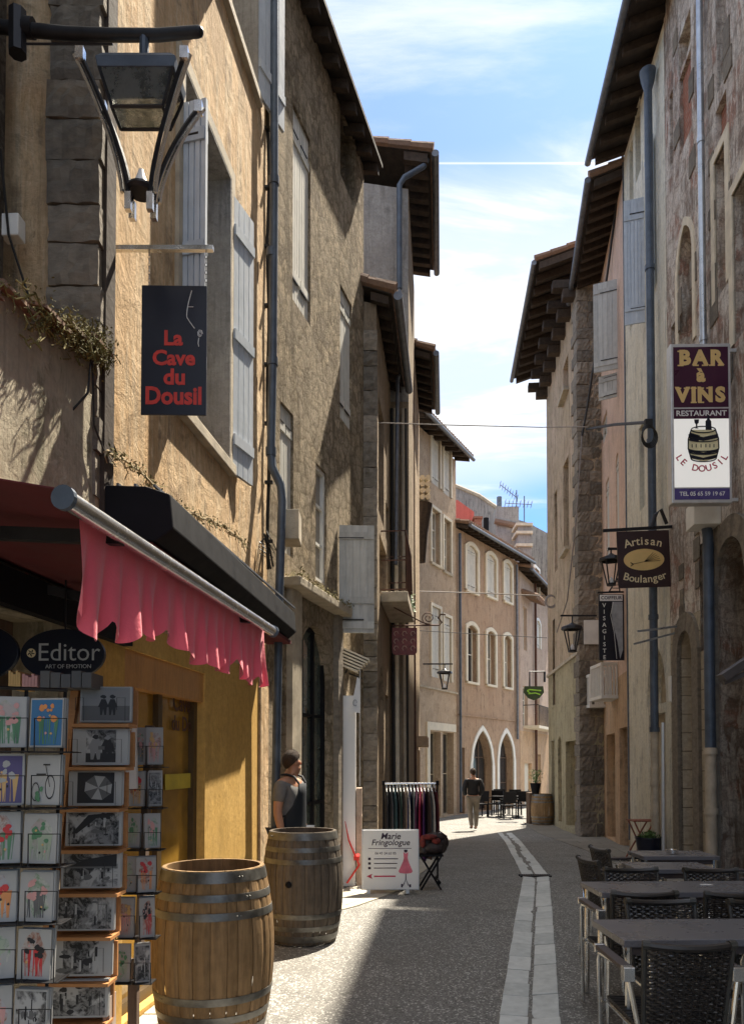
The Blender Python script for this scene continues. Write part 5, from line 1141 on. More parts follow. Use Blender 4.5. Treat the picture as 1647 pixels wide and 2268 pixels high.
for i, r_ in enumerate(rows):
    mb = MB(); a, b = at(r_[0] - 12, r_[3] + 6, 2.83), at(r_[1] + 8, r_[3] + 6, 2.83); mb.box(a.x, b.x, 2.76, 2.86, a.z - 0.012, a.z); mb.box(a.x, b.x, 2.86, 2.872, a.z, a.z + 0.13); sh = mb.build('shelf', M['rack_wood'], rk)
    mb = MB(); a, b = at(r_[0] - 5, r_[2] + 40, 2.77), at(r_[1] + 6, r_[2] + 42, 2.77)
    for f_ in (0.1, 0.85): x_ = a.x + (b.x - a.x) * f_; mb.tube([(x_ - 0.03, 2.765, a.z - 0.02), (x_ - 0.03, 2.765, a.z + 0.025), (x_ + 0.0, 2.765, a.z + 0.025), (x_ + 0.0, 2.765, a.z - 0.06)], 0.0013, 4)
    mb.build('wire', M['iron'], sh)
mb = MB(); a = at(60, 2450, d0); mb.box(a.x, a.x + 0.42, 2.7, 3.0, 0.02, 0.06); mb.tube([(a.x + 0.2, 2.9, 0.05), (a.x + 0.24, 2.9, 1.2)], 0.02, 8); mb.build('base', M['rack_wood'], rk)
for i, r_ in enumerate(rows): card(*r_[:4], 2.79, r_[4], 'black and white photo card: ' + r_[5], 'photo cards in the wooden rack', 30 + i, 0.06)
# thin side cards seen edge on to the right of the photo cards
for i, (px, py0, py1) in enumerate(((300, 1530, 1600), (268, 2180, 2260))):
    mb = MB(); a, b = at(px - 6, py0, 2.95), at(px + 8, py1, 2.95); mb.box(a.x - 0.012, a.x, 2.82, 2.90, b.z, a.z)
    for k in range(2): mb.box(a.x + 0.002 + k * 0.005, a.x + 0.005 + k * 0.005, 2.83, 2.90, b.z, a.z - 0.01 * k)
    mb.build('side_panel', island('rack_side_wood', (0.30, 0.13, 0.07), (0.45, 0.36, 0.3), 0.6, 0.2), rk)
# black wire rack with greeting cards, left
rk = thing('wire_card_rack', 'black wire rack of colourful greeting cards at the left edge', 'card rack', (at(60, 1900, 2.4).x, 2.45, 0))
kinds = [['leaf', 'blue'], ['lights', 'bicycle'], ['poppy', 'green'], ['crimson', 'girl'], ['sage', 'cat'], ['gold', 'market']]
names = [['white card with a pink leaf drawing, upper left of the wire rack', 'blue card with orange birds, upper right of the wire rack'], ['dark violet card with pale lights, left of the bicycle card', 'white card with a drawn bicycle'],
         ['pale card with red poppies, left of the green landscape card', 'card with a soft green landscape, below the bicycle card'], ['white card with a crimson flower, left of the card of a girl among flowers', 'white card of a girl among flowers, below the green landscape card'],
         ['sage green card at the lower left edge of the wire rack', 'white card with a bouquet above a black cat'], ['ochre card at the bottom left of the wire rack', 'white card with a black drawing, lowest in the wire rack']]
dd = 2.35
for r_ in range(6):
    y0 = 1540 + 128 * r_ + (r_ * 1); sh = -7 * r_; wire = MB()
    for c_ in range(2):
        y0 += rnd.uniform(-2, 2)
        x0 = (-22 if c_ == 0 else 66) + sh; x1 = x0 + (78 if c_ == 0 else 76)
        card(x0, x1, y0 + c_ * 3, y0 + 112, dd, kinds[r_][c_], names[r_][c_], 'greeting cards in the black wire rack', 60 + r_ * 2 + c_, 0.25 if c_ == 0 else -0.12, 7)
        a, b = at(x0 + 10, y0 + 48, dd - 0.04), at(x1 + 4, y0 + 122, dd - 0.04)
        wire.tube([(a.x, dd - 0.035, b.z), (a.x, dd - 0.035, a.z), (b.x, dd - 0.035, a.z), (b.x, dd - 0.035, b.z), (a.x, dd - 0.035, b.z)], 0.0022, 5)
        wire.tube([(a.x, dd - 0.035, b.z), (a.x, dd + 0.06, b.z)], 0.002, 4); wire.tube([(b.x, dd - 0.035, b.z), (b.x, dd + 0.06, b.z)], 0.002, 4)
        wire.box(a.x - 0.02, b.x + 0.01, dd - 0.03, dd + 0.06, b.z - 0.003, b.z)
    wire.build('pocket_wire', M['iron'], rk)
mb = MB()
for px in (60, 146): a = at(px, 1525, dd + 0.09); mb.tube([a, Vector((a.x - 0.09, dd + 0.09, 0.05))], 0.006, 6)
a = at(-60, 1520, dd + 0.06); b = at(150, 1528, dd + 0.06); mb.tube([a, b], 0.006, 6); mb.build('frame', M['iron'], rk)
mb = MB(); mb.lathe([(0.0, 0.05), (0.25, 0.04), (0.27, 0.02), (0.27, 0.0)], (at(60, 1900, 2.4).x - 0.05, 2.45, 0), 20); mb.build('base', M['iron'], rk)
# things lying on top of the racks
for i, (px0, px1, py0, py1, lab) in enumerate(((20, 46, 1665 - 195, 1525, 'small stack of yellowish cards on top of the wire rack'), (50, 84, 1492, 1520, 'brown card box on top of the wire rack'), (90, 205, 1482, 1522, 'box of grey photo cards below the Editor sign'))):
    a, b = at(px0, max(py0, 1485), 2.7), at(px1, py1, 2.7); mb = MB()
    for k in range(5): mb.box(a.x + k * (b.x - a.x) / 5, a.x + (k + 0.9) * (b.x - a.x) / 5, 2.7, 2.82, b.z, a.z - 0.006 * (k % 3))
    tag(mb.build('card_box', (PAL[7], PAL[8], PAL[2])[i]), lab, 'card box')
# right rack
rk = thing('narrow_card_rack', 'narrow dark rack of small cards between the wooden rack and the near barrel', 'card rack', (at(325, 2100, 3.3).x, 3.35, 0))
mb = MB(); a, b = at(340, 1606, 3.3), at(284, 2190, 3.3)
mb.obox(Vector((b.x, 3.36, b.z)), (0.03, 0, 0), (0, 0.05, 0), at(322, 1606, 3.36) - Vector((b.x, 3.36, b.z))); mb.box(b.x - 0.02, b.x + 0.02, 3.36, 3.4, 0.0, 0.7); mb.build('post', M['brown_wood'], rk)
mb = MB(); mb.lathe([(0, 0.04), (0.2, 0.03), (0.2, 0)], (b.x, 3.38, 0), 16); mb.build('base', M['iron'], rk)
kk = [('girl', 'gold'), ('bouquet', 'market'), ('green', 'leaf'), ('sage', 'crimson'), ('gold', 'cat'), ('green', 'market')]
geo = [(299, 324, 328, 360, 1607, 1698), (289, 320, 333, 358, 1703, 1790), (283, 309, 324, 354, 1798, 1883), (267, 303, 307, 344, 1893, 1980), (261, 297, 314, 342, 1983, 2080), (255, 287, 303, 332, 2087, 2180)]
rnd = random.Random(50)
for r_, (xa, xb, xc, xd, y0, y1) in enumerate(geo):
    wire = MB()
    for c_, (x0, x1) in enumerate(((xa, xb), (xc, xd))):
        card(x0 - 3, x1, y0 + 4, y1 - 6, 3.28, kk[r_][c_], ('faintly printed' if c_ == 0 else 'sunlit') + ' small card in the ' + ('left' if c_ == 0 else 'right') + ' column of the narrow rack, ' + ('topmost', 'second from the top', 'third from the top', 'fourth from the top', 'second lowest', 'lowest')[r_], 'cards in the narrow rack', 100 + r_ * 2 + c_, 0.0 if c_ == 0 else 0.35, 6 if c_ == 0 else 12)
        a, b = at(x0 - 4, y0 + 45, 3.25), at(x1 + 2, y1, 3.25); wire.tube([(a.x, 3.25, b.z), (a.x, 3.25, a.z), (b.x, 3.25, a.z), (b.x, 3.25, b.z), (a.x, 3.25, b.z)], 0.0022, 5)
        wire.box(a.x, b.x, 3.26, 3.34, b.z - 0.004, b.z)
    wire.build('pocket_wire', M['iron'], rk)
mb = MB(); q = at(290, 1590, 3.25)
mb.lathe([(0.03, -0.12), (0.028, -0.03), (0.014, 0.05), (0.004, 0.075), (0, 0.078)], q + Vector((0, 0.0, 0)), 14); mb.lathe([(0.03, -0.12), (0.034, -0.3), (0.0, -0.3)], q, 14)
tag(mb.build('folded_napkin_cone', M['sign_white'], smooth=True), 'white pointed cone standing up behind the top photo card', 'cone')

# ---- barrels
def barrel(name, label, x, y, top_r=0.292, belly=0.352, h=0.95, mat='stave', seed=1, dirt=None, bung=None):
    root = thing(name, label, 'barrel', (x, y, gz(y))); rnd = random.Random(seed); z0 = gz(y) + 0.012; c = Vector((x, y, z0))
    def rad(t): return top_r + (belly - top_r) * (1 - (2 * t - 1) ** 2)
    mb = MB(); n = 26; a = rnd.uniform(0, 1)
    ws = [rnd.uniform(0.7, 1.3) for _ in range(n)]; tot = sum(ws)
    for w_ in ws:
        b = a + 2 * math.pi * w_ / tot; K = 4; J = 16; vs_ = []; fs_ = []; dr = rnd.uniform(-0.0012, 0.0012)
        for j in range(J + 1):
            t = j / J; r = rad(t) + dr
            for i in range(K + 1):
                an = a + 0.004 + (b - a - 0.008) * i / K; rr = r - (0.004 if i in (0, K) else 0); vs_.append(c + Vector((rr * math.cos(an), rr * math.sin(an), h * t)))
        for j in range(J):
            for i in range(K): q = j * (K + 1) + i; fs_.append((q, q + 1, q + K + 2, q + K + 1))
        m0 = len(vs_)
        for i in range(K + 1): an = a + 0.004 + (b - a - 0.008) * i / K; vs_.append(c + Vector(((top_r - 0.024) * math.cos(an), (top_r - 0.024) * math.sin(an), h))); vs_.append(c + Vector(((top_r - 0.026) * math.cos(an), (top_r - 0.026) * math.sin(an), h - 0.09)))
        for i in range(K):
            q = J * (K + 1) + i; fs_.append((q, q + 1, m0 + 2 * i + 2, m0 + 2 * i)); fs_.append((m0 + 2 * i, m0 + 2 * i + 2, m0 + 2 * i + 3, m0 + 2 * i + 1))
        mb.add(vs_, fs_); a = b
    mb.build('stave_body', M[mat], root)
    mb = MB(); mb.lathe([(0, h - 0.075), (top_r - 0.012, h - 0.075), (top_r - 0.012, h - 0.1), (0, h - 0.1)], c, 40); mb.build('head', M['barrel_dark'], root)
    for z_, w_ in ((0.025, 0.055), (0.12, 0.04), (0.225, 0.042), (h - 0.265, 0.042), (h - 0.165, 0.04), (h - 0.065, 0.06)):
        ta, tb = (z_) / h, (z_ + w_) / h; mb = MB(); e = 0.003
        mb.lathe([(rad(ta), z_), (rad(ta) + e, z_), (rad((ta + tb) / 2) + e + 0.001, z_ + w_ / 2), (rad(tb) + e, z_ + w_), (rad(tb) - 0.001, z_ + w_)], c, 48)
        an = rnd.uniform(3.6, 5.6)
        for k in (-1, 1): mb.ball(c + Vector(((rad(ta) + 0.004) * math.cos(an + k * 0.03), (rad(ta) + 0.004) * math.sin(an + k * 0.03), z_ + w_ / 2)), 0.006, 5)
        mb.build('hoop', M['hoop'], root, smooth=True)
    if bung:
        p = c + Vector((rad(0.55) * math.cos(bung), rad(0.55) * math.sin(bung), h * 0.55)); mb = MB(); mb.ball(p, 0.028, 8, (1, 1, 1)); mb.build('bung', M['black'], root)
    return root
barrel('wine_barrel', 'honey-coloured oak wine barrel in front of the card racks, the nearest barrel', -0.927, 4.5, seed=3)
barrel('wine_barrel', 'darker weathered wine barrel with a bung hole in front of the man in the apron', -0.607, 6.76, mat='stave_old', seed=8, bung=4.45)
barrel('wine_barrel', 'far wine barrel carrying a plant pot beside the terrace at the end of the street', at(1200, 1800, 23.6).x, 23.6, seed=12)
mb = MB(); q = at(1188, 1752, 23.4); zb_ = gz(23) + 0.95; mb.lathe([(0.0, 0), (0.10, 0), (0.17, 0.36), (0.18, 0.36)], (q.x, 23.6, zb_ - 0.02), 12)
po = thing('plant_pot', 'dark flower pot with a thin plant standing on the far barrel', 'plant', (q.x, 23.6, zb_)); mb.build('pot', M['black'], po, smooth=True)
mb = MB(); rnd = random.Random(4)
for i in range(12):
    a = rnd.uniform(0, 6.28); mb.tube([(q.x, 23.6, zb_ + 0.3), (q.x + 0.06 * math.cos(a), 23.6 + 0.06 * math.sin(a), zb_ + 0.5), (q.x + 0.18 * math.cos(a), 23.6 + 0.18 * math.sin(a), zb_ + rnd.uniform(0.55, 0.75))], 0.006, 4)
for i in range(110):
    a = rnd.uniform(0, 6.28); r_ = rnd.uniform(0.03, 0.22); p = Vector((q.x + r_ * math.cos(a), 23.6 + r_ * math.sin(a), zb_ + rnd.uniform(0.38, 0.75))); u_ = Vector((rnd.uniform(-1, 1), rnd.uniform(-1, 1), rnd.uniform(-1, 1))).normalized() * 0.04; v_ = u_.orthogonal().normalized() * 0.014; mb.poly(p - u_, p + v_, p + u_, p - v_)
mb.build('foliage', M['leaf'], po)
# dark cask cupboard left of the far barrel
mb = MB(); x_ = at(1179, 1800, 24).x; z_ = gz(24); mb.box(x_ - 0.13, x_ + 0.12, 23.9, 24.4, z_, z_ + 0.98); tag(mb.build('menu_cupboard', M['brown_wood'], bevel=0.01), 'narrow dark wooden stand just left of the far barrel', 'stand')

# ---- people
def skin(name, pts, edges, mat, parent, T, sub=2):
    ks = list(pts); me = bpy.data.meshes.new(name); me.from_pydata([tuple(T @ Vector(pts[k][0])) for k in ks], [(ks.index(a), ks.index(b)) for a, b in edges], [])
    o = bpy.data.objects.new(name, me); COL.objects.link(o); sk = o.modifiers.new('Skin', 'SKIN'); sk.branch_smoothing = 0.6
    if not me.skin_vertices: me.attributes.new
    for i, k in enumerate(ks):
        r = pts[k][1]; me.skin_vertices[0].data[i].radius = (r if isinstance(r, tuple) else (r, r)); me.skin_vertices[0].data[i].use_root = (i == 0)
    sb = o.modifiers.new('Subdivision', 'SUBSURF'); sb.levels = sb.render_levels = sub
    bpy.context.view_layer.update(); m2 = bpy.data.meshes.new_from_object(o.evaluated_get(bpy.context.evaluated_depsgraph_get()))
    bpy.data.objects.remove(o); m2.materials.clear(); m2.materials.append(mat); m2.polygons.foreach_set('use_smooth', [True] * len(m2.polygons))
    o = bpy.data.objects.new(name, m2); COL.objects.link(o)
    if parent is not None: o.parent = parent; o.location = -wloc(parent)
    return o
M['skin'] = plain('skin', (0.46, 0.24, 0.15), 0.5, 0, 0.08, 12); M['skin'].node_tree.nodes['Principled BSDF'].inputs['Subsurface Weight'].default_value = 0.08
M['hair'] = plain('dark_hair', (0.05, 0.028, 0.016), 0.75, 0, 0.6, 90, 1.0, 160)
M['tshirt'] = plain('heather_grey_jersey', (0.17, 0.165, 0.16), 0.9, 0, 0.15, 30, 0.3, 200)
M['apron'] = plain('black_apron', (0.012, 0.016, 0.022), 0.75, 0, 0.2, 20)
M['jacket'] = plain('black_jacket', (0.012, 0.012, 0.014), 0.8, 0, 0.3, 10)
M['khaki'] = plain('grey_khaki_trousers', (0.20, 0.17, 0.13), 0.9, 0, 0.2, 10)
M['shoe'] = plain('dark_shoe', (0.05, 0.04, 0.035), 0.6)
M['jeans'] = plain('dark_jeans', (0.03, 0.035, 0.05), 0.9, 0, 0.2, 10)
def person(label, x, y, yaw, head_yaw, H, arms, legs, walk=0.0):
    g0 = gz(y); root = thing('person', label, 'person', (x, y, g0)); T = Matrix.Translation((x, y, g0 + 0.012)) @ Matrix.Rotation(yaw, 4, 'Z') @ Matrix.Scale(H / 1.75, 4)
    hy = Matrix.Rotation(head_yaw, 4, 'Z'); hc = Vector((0, 0.02, 1.60))
    def hp(v): return tuple(hc + (hy @ Vector(v)))
    p = {'pelvis': ((0, 0, 0.95), (0.15, 0.11)), 'waist': ((0, 0.01, 1.08), (0.135, 0.10)), 'chest': ((0, 0.0, 1.27), (0.16, 0.115)), 'top': ((0, -0.01, 1.40), (0.12, 0.085)), 'neck': ((0, 0.0, 1.475), 0.055),
         'jaw': (hp((0, 0.03, -0.06)), 0.062), 'skull': (hp((0, 0.0, 0.02)), 0.09), 'crown': (hp((0, -0.005, 0.075)), 0.07), 'nose': (hp((0, 0.115, -0.012)), 0.014), 'brow': (hp((0, 0.07, 0.02)), 0.045), 'chin': (hp((0, 0.075, -0.085)), 0.028), 'earl': (hp((0.08, -0.005, 0.0)), (0.012, 0.022)), 'earr': (hp((-0.08, -0.005, 0.0)), (0.012, 0.022)), 'lip': (hp((0, 0.092, -0.052)), 0.018)}
    e = [('pelvis', 'waist'), ('waist', 'chest'), ('chest', 'top'), ('top', 'neck'), ('neck', 'jaw'), ('jaw', 'skull'), ('skull', 'crown'), ('skull', 'brow'), ('brow', 'nose'), ('jaw', 'chin'), ('skull', 'earl'), ('skull', 'earr'), ('jaw', 'lip')]
    for s, nm in ((1, 'l'), (-1, 'r')):
        sh = Vector((s * 0.185, -0.01, 1.395)); el, wr = [Vector((s * a[0], a[1], a[2])) for a in arms[nm]]
        ha = wr + (wr - el).normalized() * 0.07; d = (wr - el).normalized()
        p['sh' + nm] = (tuple(sh), 0.062); p['el' + nm] = (tuple(el), 0.042); p['fm' + nm] = (tuple(el + (wr - el) * 0.35), 0.043); p['wr' + nm] = (tuple(wr), 0.027); p['ha' + nm] = (tuple(ha), (0.018, 0.038))
        e += [('top', 'sh' + nm), ('sh' + nm, 'el' + nm), ('el' + nm, 'fm' + nm), ('fm' + nm, 'wr' + nm), ('wr' + nm, 'ha' + nm)]
        side = Vector((0, 1, 0)) if abs(d.y) < 0.8 else Vector((0, 0, 1)); side = (side - d * side.dot(d)).normalized(); inn = Vector((-s, 0, 0)); inn = (inn - d * inn.dot(d)).normalized()
        for k in range(4):
            b0 = ha + side * (0.027 - 0.018 * k) + d * 0.03; l_ = (0.035, 0.042, 0.038, 0.028)[k]; b1 = b0 + d * l_ + inn * 0.008; b2 = b1 + d * l_ * 0.7 + inn * 0.02
            for q, v, r_ in (('a', b0, 0.0088), ('b', b1, 0.0082), ('c', b2, 0.007)): p['f%d%s%s' % (k, q, nm)] = (tuple(v), r_)
            e += [('ha' + nm, 'f%da%s' % (k, nm)), ('f%da%s' % (k, nm), 'f%db%s' % (k, nm)), ('f%db%s' % (k, nm), 'f%dc%s' % (k, nm))]
        t0 = wr + d * 0.03 + side * 0.028; t1 = t0 + side * 0.022 + d * 0.03 + inn * 0.01; t2 = t1 + d * 0.028 + side * 0.004
        for q, v, r_ in (('ta', t0, 0.012), ('tb', t1, 0.0095), ('tc', t2, 0.008)): p[q + nm] = (tuple(v), r_)
        e += [('wr' + nm, 'ta' + nm), ('ta' + nm, 'tb' + nm), ('tb' + nm, 'tc' + nm)]
        hip = Vector((s * 0.095, 0, 0.88)); kn, an = [Vector((s * a[0], a[1], a[2])) for a in legs[nm]]
        p['hi' + nm] = (tuple(hip), 0.09); p['kn' + nm] = (tuple(kn), 0.057); p['ca' + nm] = (tuple(kn + (an - kn) * 0.3 + Vector((0, -0.015, 0))), 0.055); p['an' + nm] = (tuple(an), 0.036); p['to' + nm] = (tuple(an + Vector((0.0, 0.13, -0.045))), (0.036, 0.024))
        e += [('pelvis', 'hi' + nm), ('hi' + nm, 'kn' + nm), ('kn' + nm, 'ca' + nm), ('ca' + nm, 'an' + nm), ('an' + nm, 'to' + nm)]
    body = skin('body', p, e, M['skin'], root, T)
    return root, T, p, hp
ARM = {'l': ((0.235, -0.02, 1.12), (0.245, 0.05, 0.88)), 'r': ((0.235, -0.02, 1.12), (0.245, 0.05, 0.88))}
LEG = {'l': ((0.10, 0.01, 0.49), (0.11, -0.01, 0.075)), 'r': ((0.10, 0.01, 0.49), (0.11, -0.01, 0.075))}
def grow(p, ks, add): return {k: (p[k][0], tuple(r + add for r in p[k][1]) if isinstance(p[k][1], tuple) else p[k][1] + add) for k in ks}
def hairdo(root, T, hp, mat):
    vs_ = []; fs_ = []; n = 14; k = 28; rnd = random.Random(6)
    def P(j, i):
        th = math.pi * 0.78 * j / n; ph = 2 * math.pi * i / k; y = math.cos(ph); lim = 1.0
        front = max(0.0, y); thm = math.pi * (0.53 - 0.20 * max(0.0, y) + 0.27 * max(0.0, -y)); th = thm * j / n
        q = 1.0 + rnd.uniform(-0.012, 0.012)
        return hp((0.083 * q * math.sin(th) * math.sin(ph), -0.010 + 0.099 * q * math.sin(th) * math.cos(ph), 0.032 + 0.109 * q * math.cos(th)))
    for j in range(n + 1):
        for i in range(k): vs_.append(P(j, i))
    for j in range(n):
        for i in range(k): i2 = (i + 1) % k; fs_.append((j * k + i, (j + 1) * k + i, (j + 1) * k + i2, j * k + i2))
    mb = MB(T)
    for q_ in range(1500):
        j = rnd.randint(1, n - 1); i = rnd.randint(0, k - 1); a = Vector(P(j, i)); b = Vector(P(min(n, j + 1), (i + rnd.randint(-1, 1)) % k)); d = (b - a).normalized(); nrm = (a - Vector(hp((0, -0.008, 0.03)))).normalized()
        e = a + d * rnd.uniform(0.01, 0.022) + nrm * rnd.uniform(0.002, 0.009); sd = d.cross(nrm).normalized() * 0.0013; mb.poly(a - sd, a + sd, e)
    mb.add(vs_, fs_); o = mb.build('hair', mat, root, smooth=True); pass
# man in the apron behind the second barrel: stands facing right, arm hanging
mx_, my_ = at(643, 1800, 7.42).x, 7.42
r_, T, p, hp = person('man in a grey T-shirt and black apron standing behind the darker barrel', mx_, my_, R(-112), R(62), 1.68, ARM, LEG)
hairdo(r_, T, hp, M['hair'])
ts = grow(p, ('pelvis', 'waist', 'chest', 'top', 'shl', 'shr'), 0.016)
for s, nm in ((1, 'l'), (-1, 'r')):
    a, b = Vector(p['sh' + nm][0]), Vector(p['el' + nm][0]); ts['sl' + nm] = (tuple(a + (b - a) * 0.72), 0.062)
skin('tshirt', ts, [('pelvis', 'waist'), ('waist', 'chest'), ('chest', 'top'), ('top', 'shl'), ('top', 'shr'), ('shl', 'sll'), ('shr', 'slr')], M['tshirt'], r_, T)
skin('trousers', grow(p, ('pelvis', 'hil', 'hir', 'knl', 'knr', 'cal', 'car', 'anl', 'anr'), 0.018), [('pelvis', 'hil'), ('pelvis', 'hir'), ('hil', 'knl'), ('hir', 'knr'), ('knl', 'cal'), ('knr', 'car'), ('cal', 'anl'), ('car', 'anr')], M['jeans'], r_, T)
skin('shoes', grow(p, ('anl', 'tol'), 0.014), [('anl', 'tol')], M['shoe'], r_, T); skin('shoes', grow(p, ('anr', 'tor'), 0.014), [('anr', 'tor')], M['shoe'], r_, T)
mb = MB(T); NA = 14; rows_ = [(1.40, 0.085, 0.42), (1.30, 0.10, 0.50), (1.18, 0.165, 0.85), (1.08, 0.18, 1.35), (0.96, 0.19, 1.5), (0.80, 0.20, 1.35), (0.62, 0.205, 1.25)]; vs_ = []
for z_, r__, sp in rows_:
    for i in range(NA + 1):
        a = math.pi / 2 + sp * (2 * i / NA - 1); rx, ry = (0.19, 0.148 if z_ > 0.9 else 0.16); vs_.append((rx * math.cos(a) * 1.02, ry * math.sin(a) + 0.005, z_))
fs_ = [(j * (NA + 1) + i, j * (NA + 1) + i + 1, (j + 1) * (NA + 1) + i + 1, (j + 1) * (NA + 1) + i) for j in range(len(rows_) - 1) for i in range(NA)]
mb.add(vs_, fs_); ap = mb.build('apron', M['apron'], r_, smooth=True); md = ap.modifiers.new('Thickness', 'SOLIDIFY'); md.thickness = 0.008; md.offset = 1
mb = MB(T); mb.tube([(0.075, 0.135, 1.40), (0.085, 0.09, 1.465), (0.085, 0.0, 1.49), (0.05, -0.075, 1.485), (-0.05, -0.075, 1.485), (-0.085, 0.0, 1.49), (-0.085, 0.09, 1.465), (-0.075, 0.135, 1.40)], 0.012, 6)
mb.tube([(0.185, 0.04, 1.08), (0.17, -0.09, 1.07), (0.0, -0.135, 1.06), (-0.17, -0.09, 1.07), (-0.185, 0.04, 1.08)], 0.011, 6); mb.build('strap', M['apron'], ap, smooth=True)
# man walking away
wx, wy = at(1047, 1800, 21.5).x, 21.5
ARM2 = {'l': ((0.26, -0.06, 1.13), (0.20, 0.10, 0.98)), 'r': ((0.26, -0.06, 1.13), (0.20, 0.10, 0.98))}
LEG2 = {'l': ((0.10, 0.10, 0.50), (0.10, 0.10, 0.085)), 'r': ((0.09, -0.02, 0.48), (0.09, -0.25, 0.13))}
r_, T, p, hp = person('man in a black jacket and grey-brown trousers walking away down the middle of the street', wx, wy, R(4), 0.0, 1.76, ARM2, LEG2)
hairdo(r_, T, hp, M['hair'])
ks = ('pelvis', 'waist', 'chest', 'top', 'shl', 'shr', 'ell', 'elr', 'wrl', 'wrr'); jk = grow(p, ks, 0.035)
skin('jacket', jk, [('pelvis', 'waist'), ('waist', 'chest'), ('chest', 'top'), ('top', 'shl'), ('top', 'shr'), ('shl', 'ell'), ('shr', 'elr'), ('ell', 'wrl'), ('elr', 'wrr')], M['jacket'], r_, T)
skin('trousers', grow(p, ('pelvis', 'hil', 'hir', 'knl', 'knr', 'cal', 'car', 'anl', 'anr'), 0.022), [('pelvis', 'hil'), ('pelvis', 'hir'), ('hil', 'knl'), ('hir', 'knr'), ('knl', 'cal'), ('knr', 'car'), ('cal', 'anl'), ('car', 'anr')], M['khaki'], r_, T)
for n_ in ('l', 'r'): skin('shoes', grow(p, ('an' + n_, 'to' + n_), 0.012), [('an' + n_, 'to' + n_)], M['shoe'], r_, T)

# ---- advertising board
d_ = 9.25; a, b = at(803, 1838, d_), at(926, 1968, d_); c = (a + b) / 2
bo = thing('advertising_board', 'white board on small feet reading Marie Fringologue with a pink dress and a red arrow', 'board', (c.x, d_, gz(d_)))
T = frame(c, (1, 0.03, 0), (-0.02, 0.05, 1)); hw_, hh = (b.x - a.x) / 2, (a.z - b.z) / 2
mb = MB(T); mb.box(-hw_, hw_, -0.012, 0.012, -hh, hh); pn = mb.build('panel', M['sign_white'], bo, bevel=0.004)
mb = MB(T); mb.box(-hw_ - 0.01, hw_ + 0.01, 0.013, 0.03, -hh - 0.01, hh + 0.01)
for x_ in (-hw_ * 0.8, hw_ * 0.6): mb.box(x_ - 0.02, x_ + 0.02, -0.03, 0.07, -hh - 0.05, -hh)
mb.build('frame', M['white_alu'], bo)
M['ink'] = plain('dark_ink', (0.03, 0.012, 0.03), 0.5); M['crimson_ink'] = plain('crimson_ink', (0.50, 0.03, 0.08), 0.5); M['pink_ink'] = plain('rose_pink_ink', (0.66, 0.16, 0.22), 0.5)
mb = MB(T); mb.text('Marie', 0.105, (0.0, hh - 0.075), -0.0125, 0.002, 0.015, shear=0.2); mb.text('Fringologue', 0.098, (0.0, hh - 0.15), -0.0125, 0.002, 0.015, shear=0.2)
mb.box(-hw_ * 0.8, hw_ * 0.75, -0.0145, -0.0125, hh - 0.222, hh - 0.216)
mb.text('06 43 24 63 05', 0.042, (-0.06, 0.075), -0.0125, 0.002, 0.006)
for k, w_ in ((0, 0.24), (1, 0.23), (2, 0.22)): z_ = 0.01 - 0.055 * k; mb.box(-0.2, -0.2 + w_ + 0.05, -0.0145, -0.0125, z_ - 0.005, z_ + 0.005); mb.box(-0.27, -0.238, -0.0145, -0.0125, z_ - 0.014, z_ + 0.014)
mb.build('lettering', M['ink'], pn)
mb = MB(T); z_ = -hh + 0.155; mb.box(-0.2, 0.06, -0.015, -0.0125, z_ - 0.008, z_ + 0.008); mb.prism([(-0.29, z_), (-0.22, z_ + 0.03), (-0.235, z_), (-0.22, z_ - 0.03)], -0.015, -0.0125); mb.build('arrow', M['crimson_ink'], pn)
mb = MB(T); mb.prism([(0.155, 0.09), (0.16, 0.02), (0.15, -0.02), (0.095, -0.14), (0.11, -0.16), (0.18, -0.168), (0.25, -0.16), (0.265, -0.14), (0.215, -0.02), (0.205, 0.02), (0.212, 0.09), (0.183, 0.07)], -0.015, -0.0125); mb.build('dress', M['pink_ink'], pn)
mb = MB(T); mb.tube([(0.183, -0.014, -0.17), (0.183, -0.014, -0.24)], 0.006, 5); mb.tube([(0.15, -0.014, -0.31), (0.183, -0.014, -0.23), (0.215, -0.014, -0.31)], 0.006, 5); mb.box(0.125, 0.145, -0.015, -0.0125, -0.33, -0.29); mb.box(0.222, 0.245, -0.015, -0.0125, -0.33, -0.295); mb.prism([(0.16, 0.10), (0.183, 0.08), (0.208, 0.10), (0.2, 0.118), (0.165, 0.118)], -0.015, -0.0125); mb.build('dress_stand', M['ink'], pn)
mb = MB(); mb.beam((c.x, d_ + 0.04, c.z + 0.2), (c.x, d_ + 0.42, gz(d_) + 0.02), 0.4, 0.02); mb.build('rear_leg', M['white_alu'], bo)

# ---- clothes rail with garments
d_ = 10.35; a, b = at(849, 1735, d_), at(968, 1735, d_); g0 = gz(d_)
rl = thing('clothes_rail', 'chrome clothes rail standing behind the white advertising board', 'clothes rail', ((a.x + b.x) / 2, d_, g0))
mb = MB(); mb.tube([a, b], 0.014, 8); mb.build('top_bar', M['alu'], rl, smooth=True)
for x_ in (a.x, b.x):
    mb = MB(); mb.tube([(x_, d_, a.z + 0.02), (x_, d_, g0 + 0.06)], 0.013, 8); mb.tube([(x_, d_ - 0.22, g0 + 0.05), (x_, d_ + 0.22, g0 + 0.05)], 0.013, 8); mb.ball((x_, d_ - 0.2, g0 + 0.03), 0.028, 6); mb.ball((x_, d_ + 0.2, g0 + 0.03), 0.028, 6); mb.box(x_ - 0.02, x_ + 0.02, d_ - 0.03, d_ + 0.03, a.z - 0.02, a.z + 0.04); mb.build('stand', M['black'], rl)
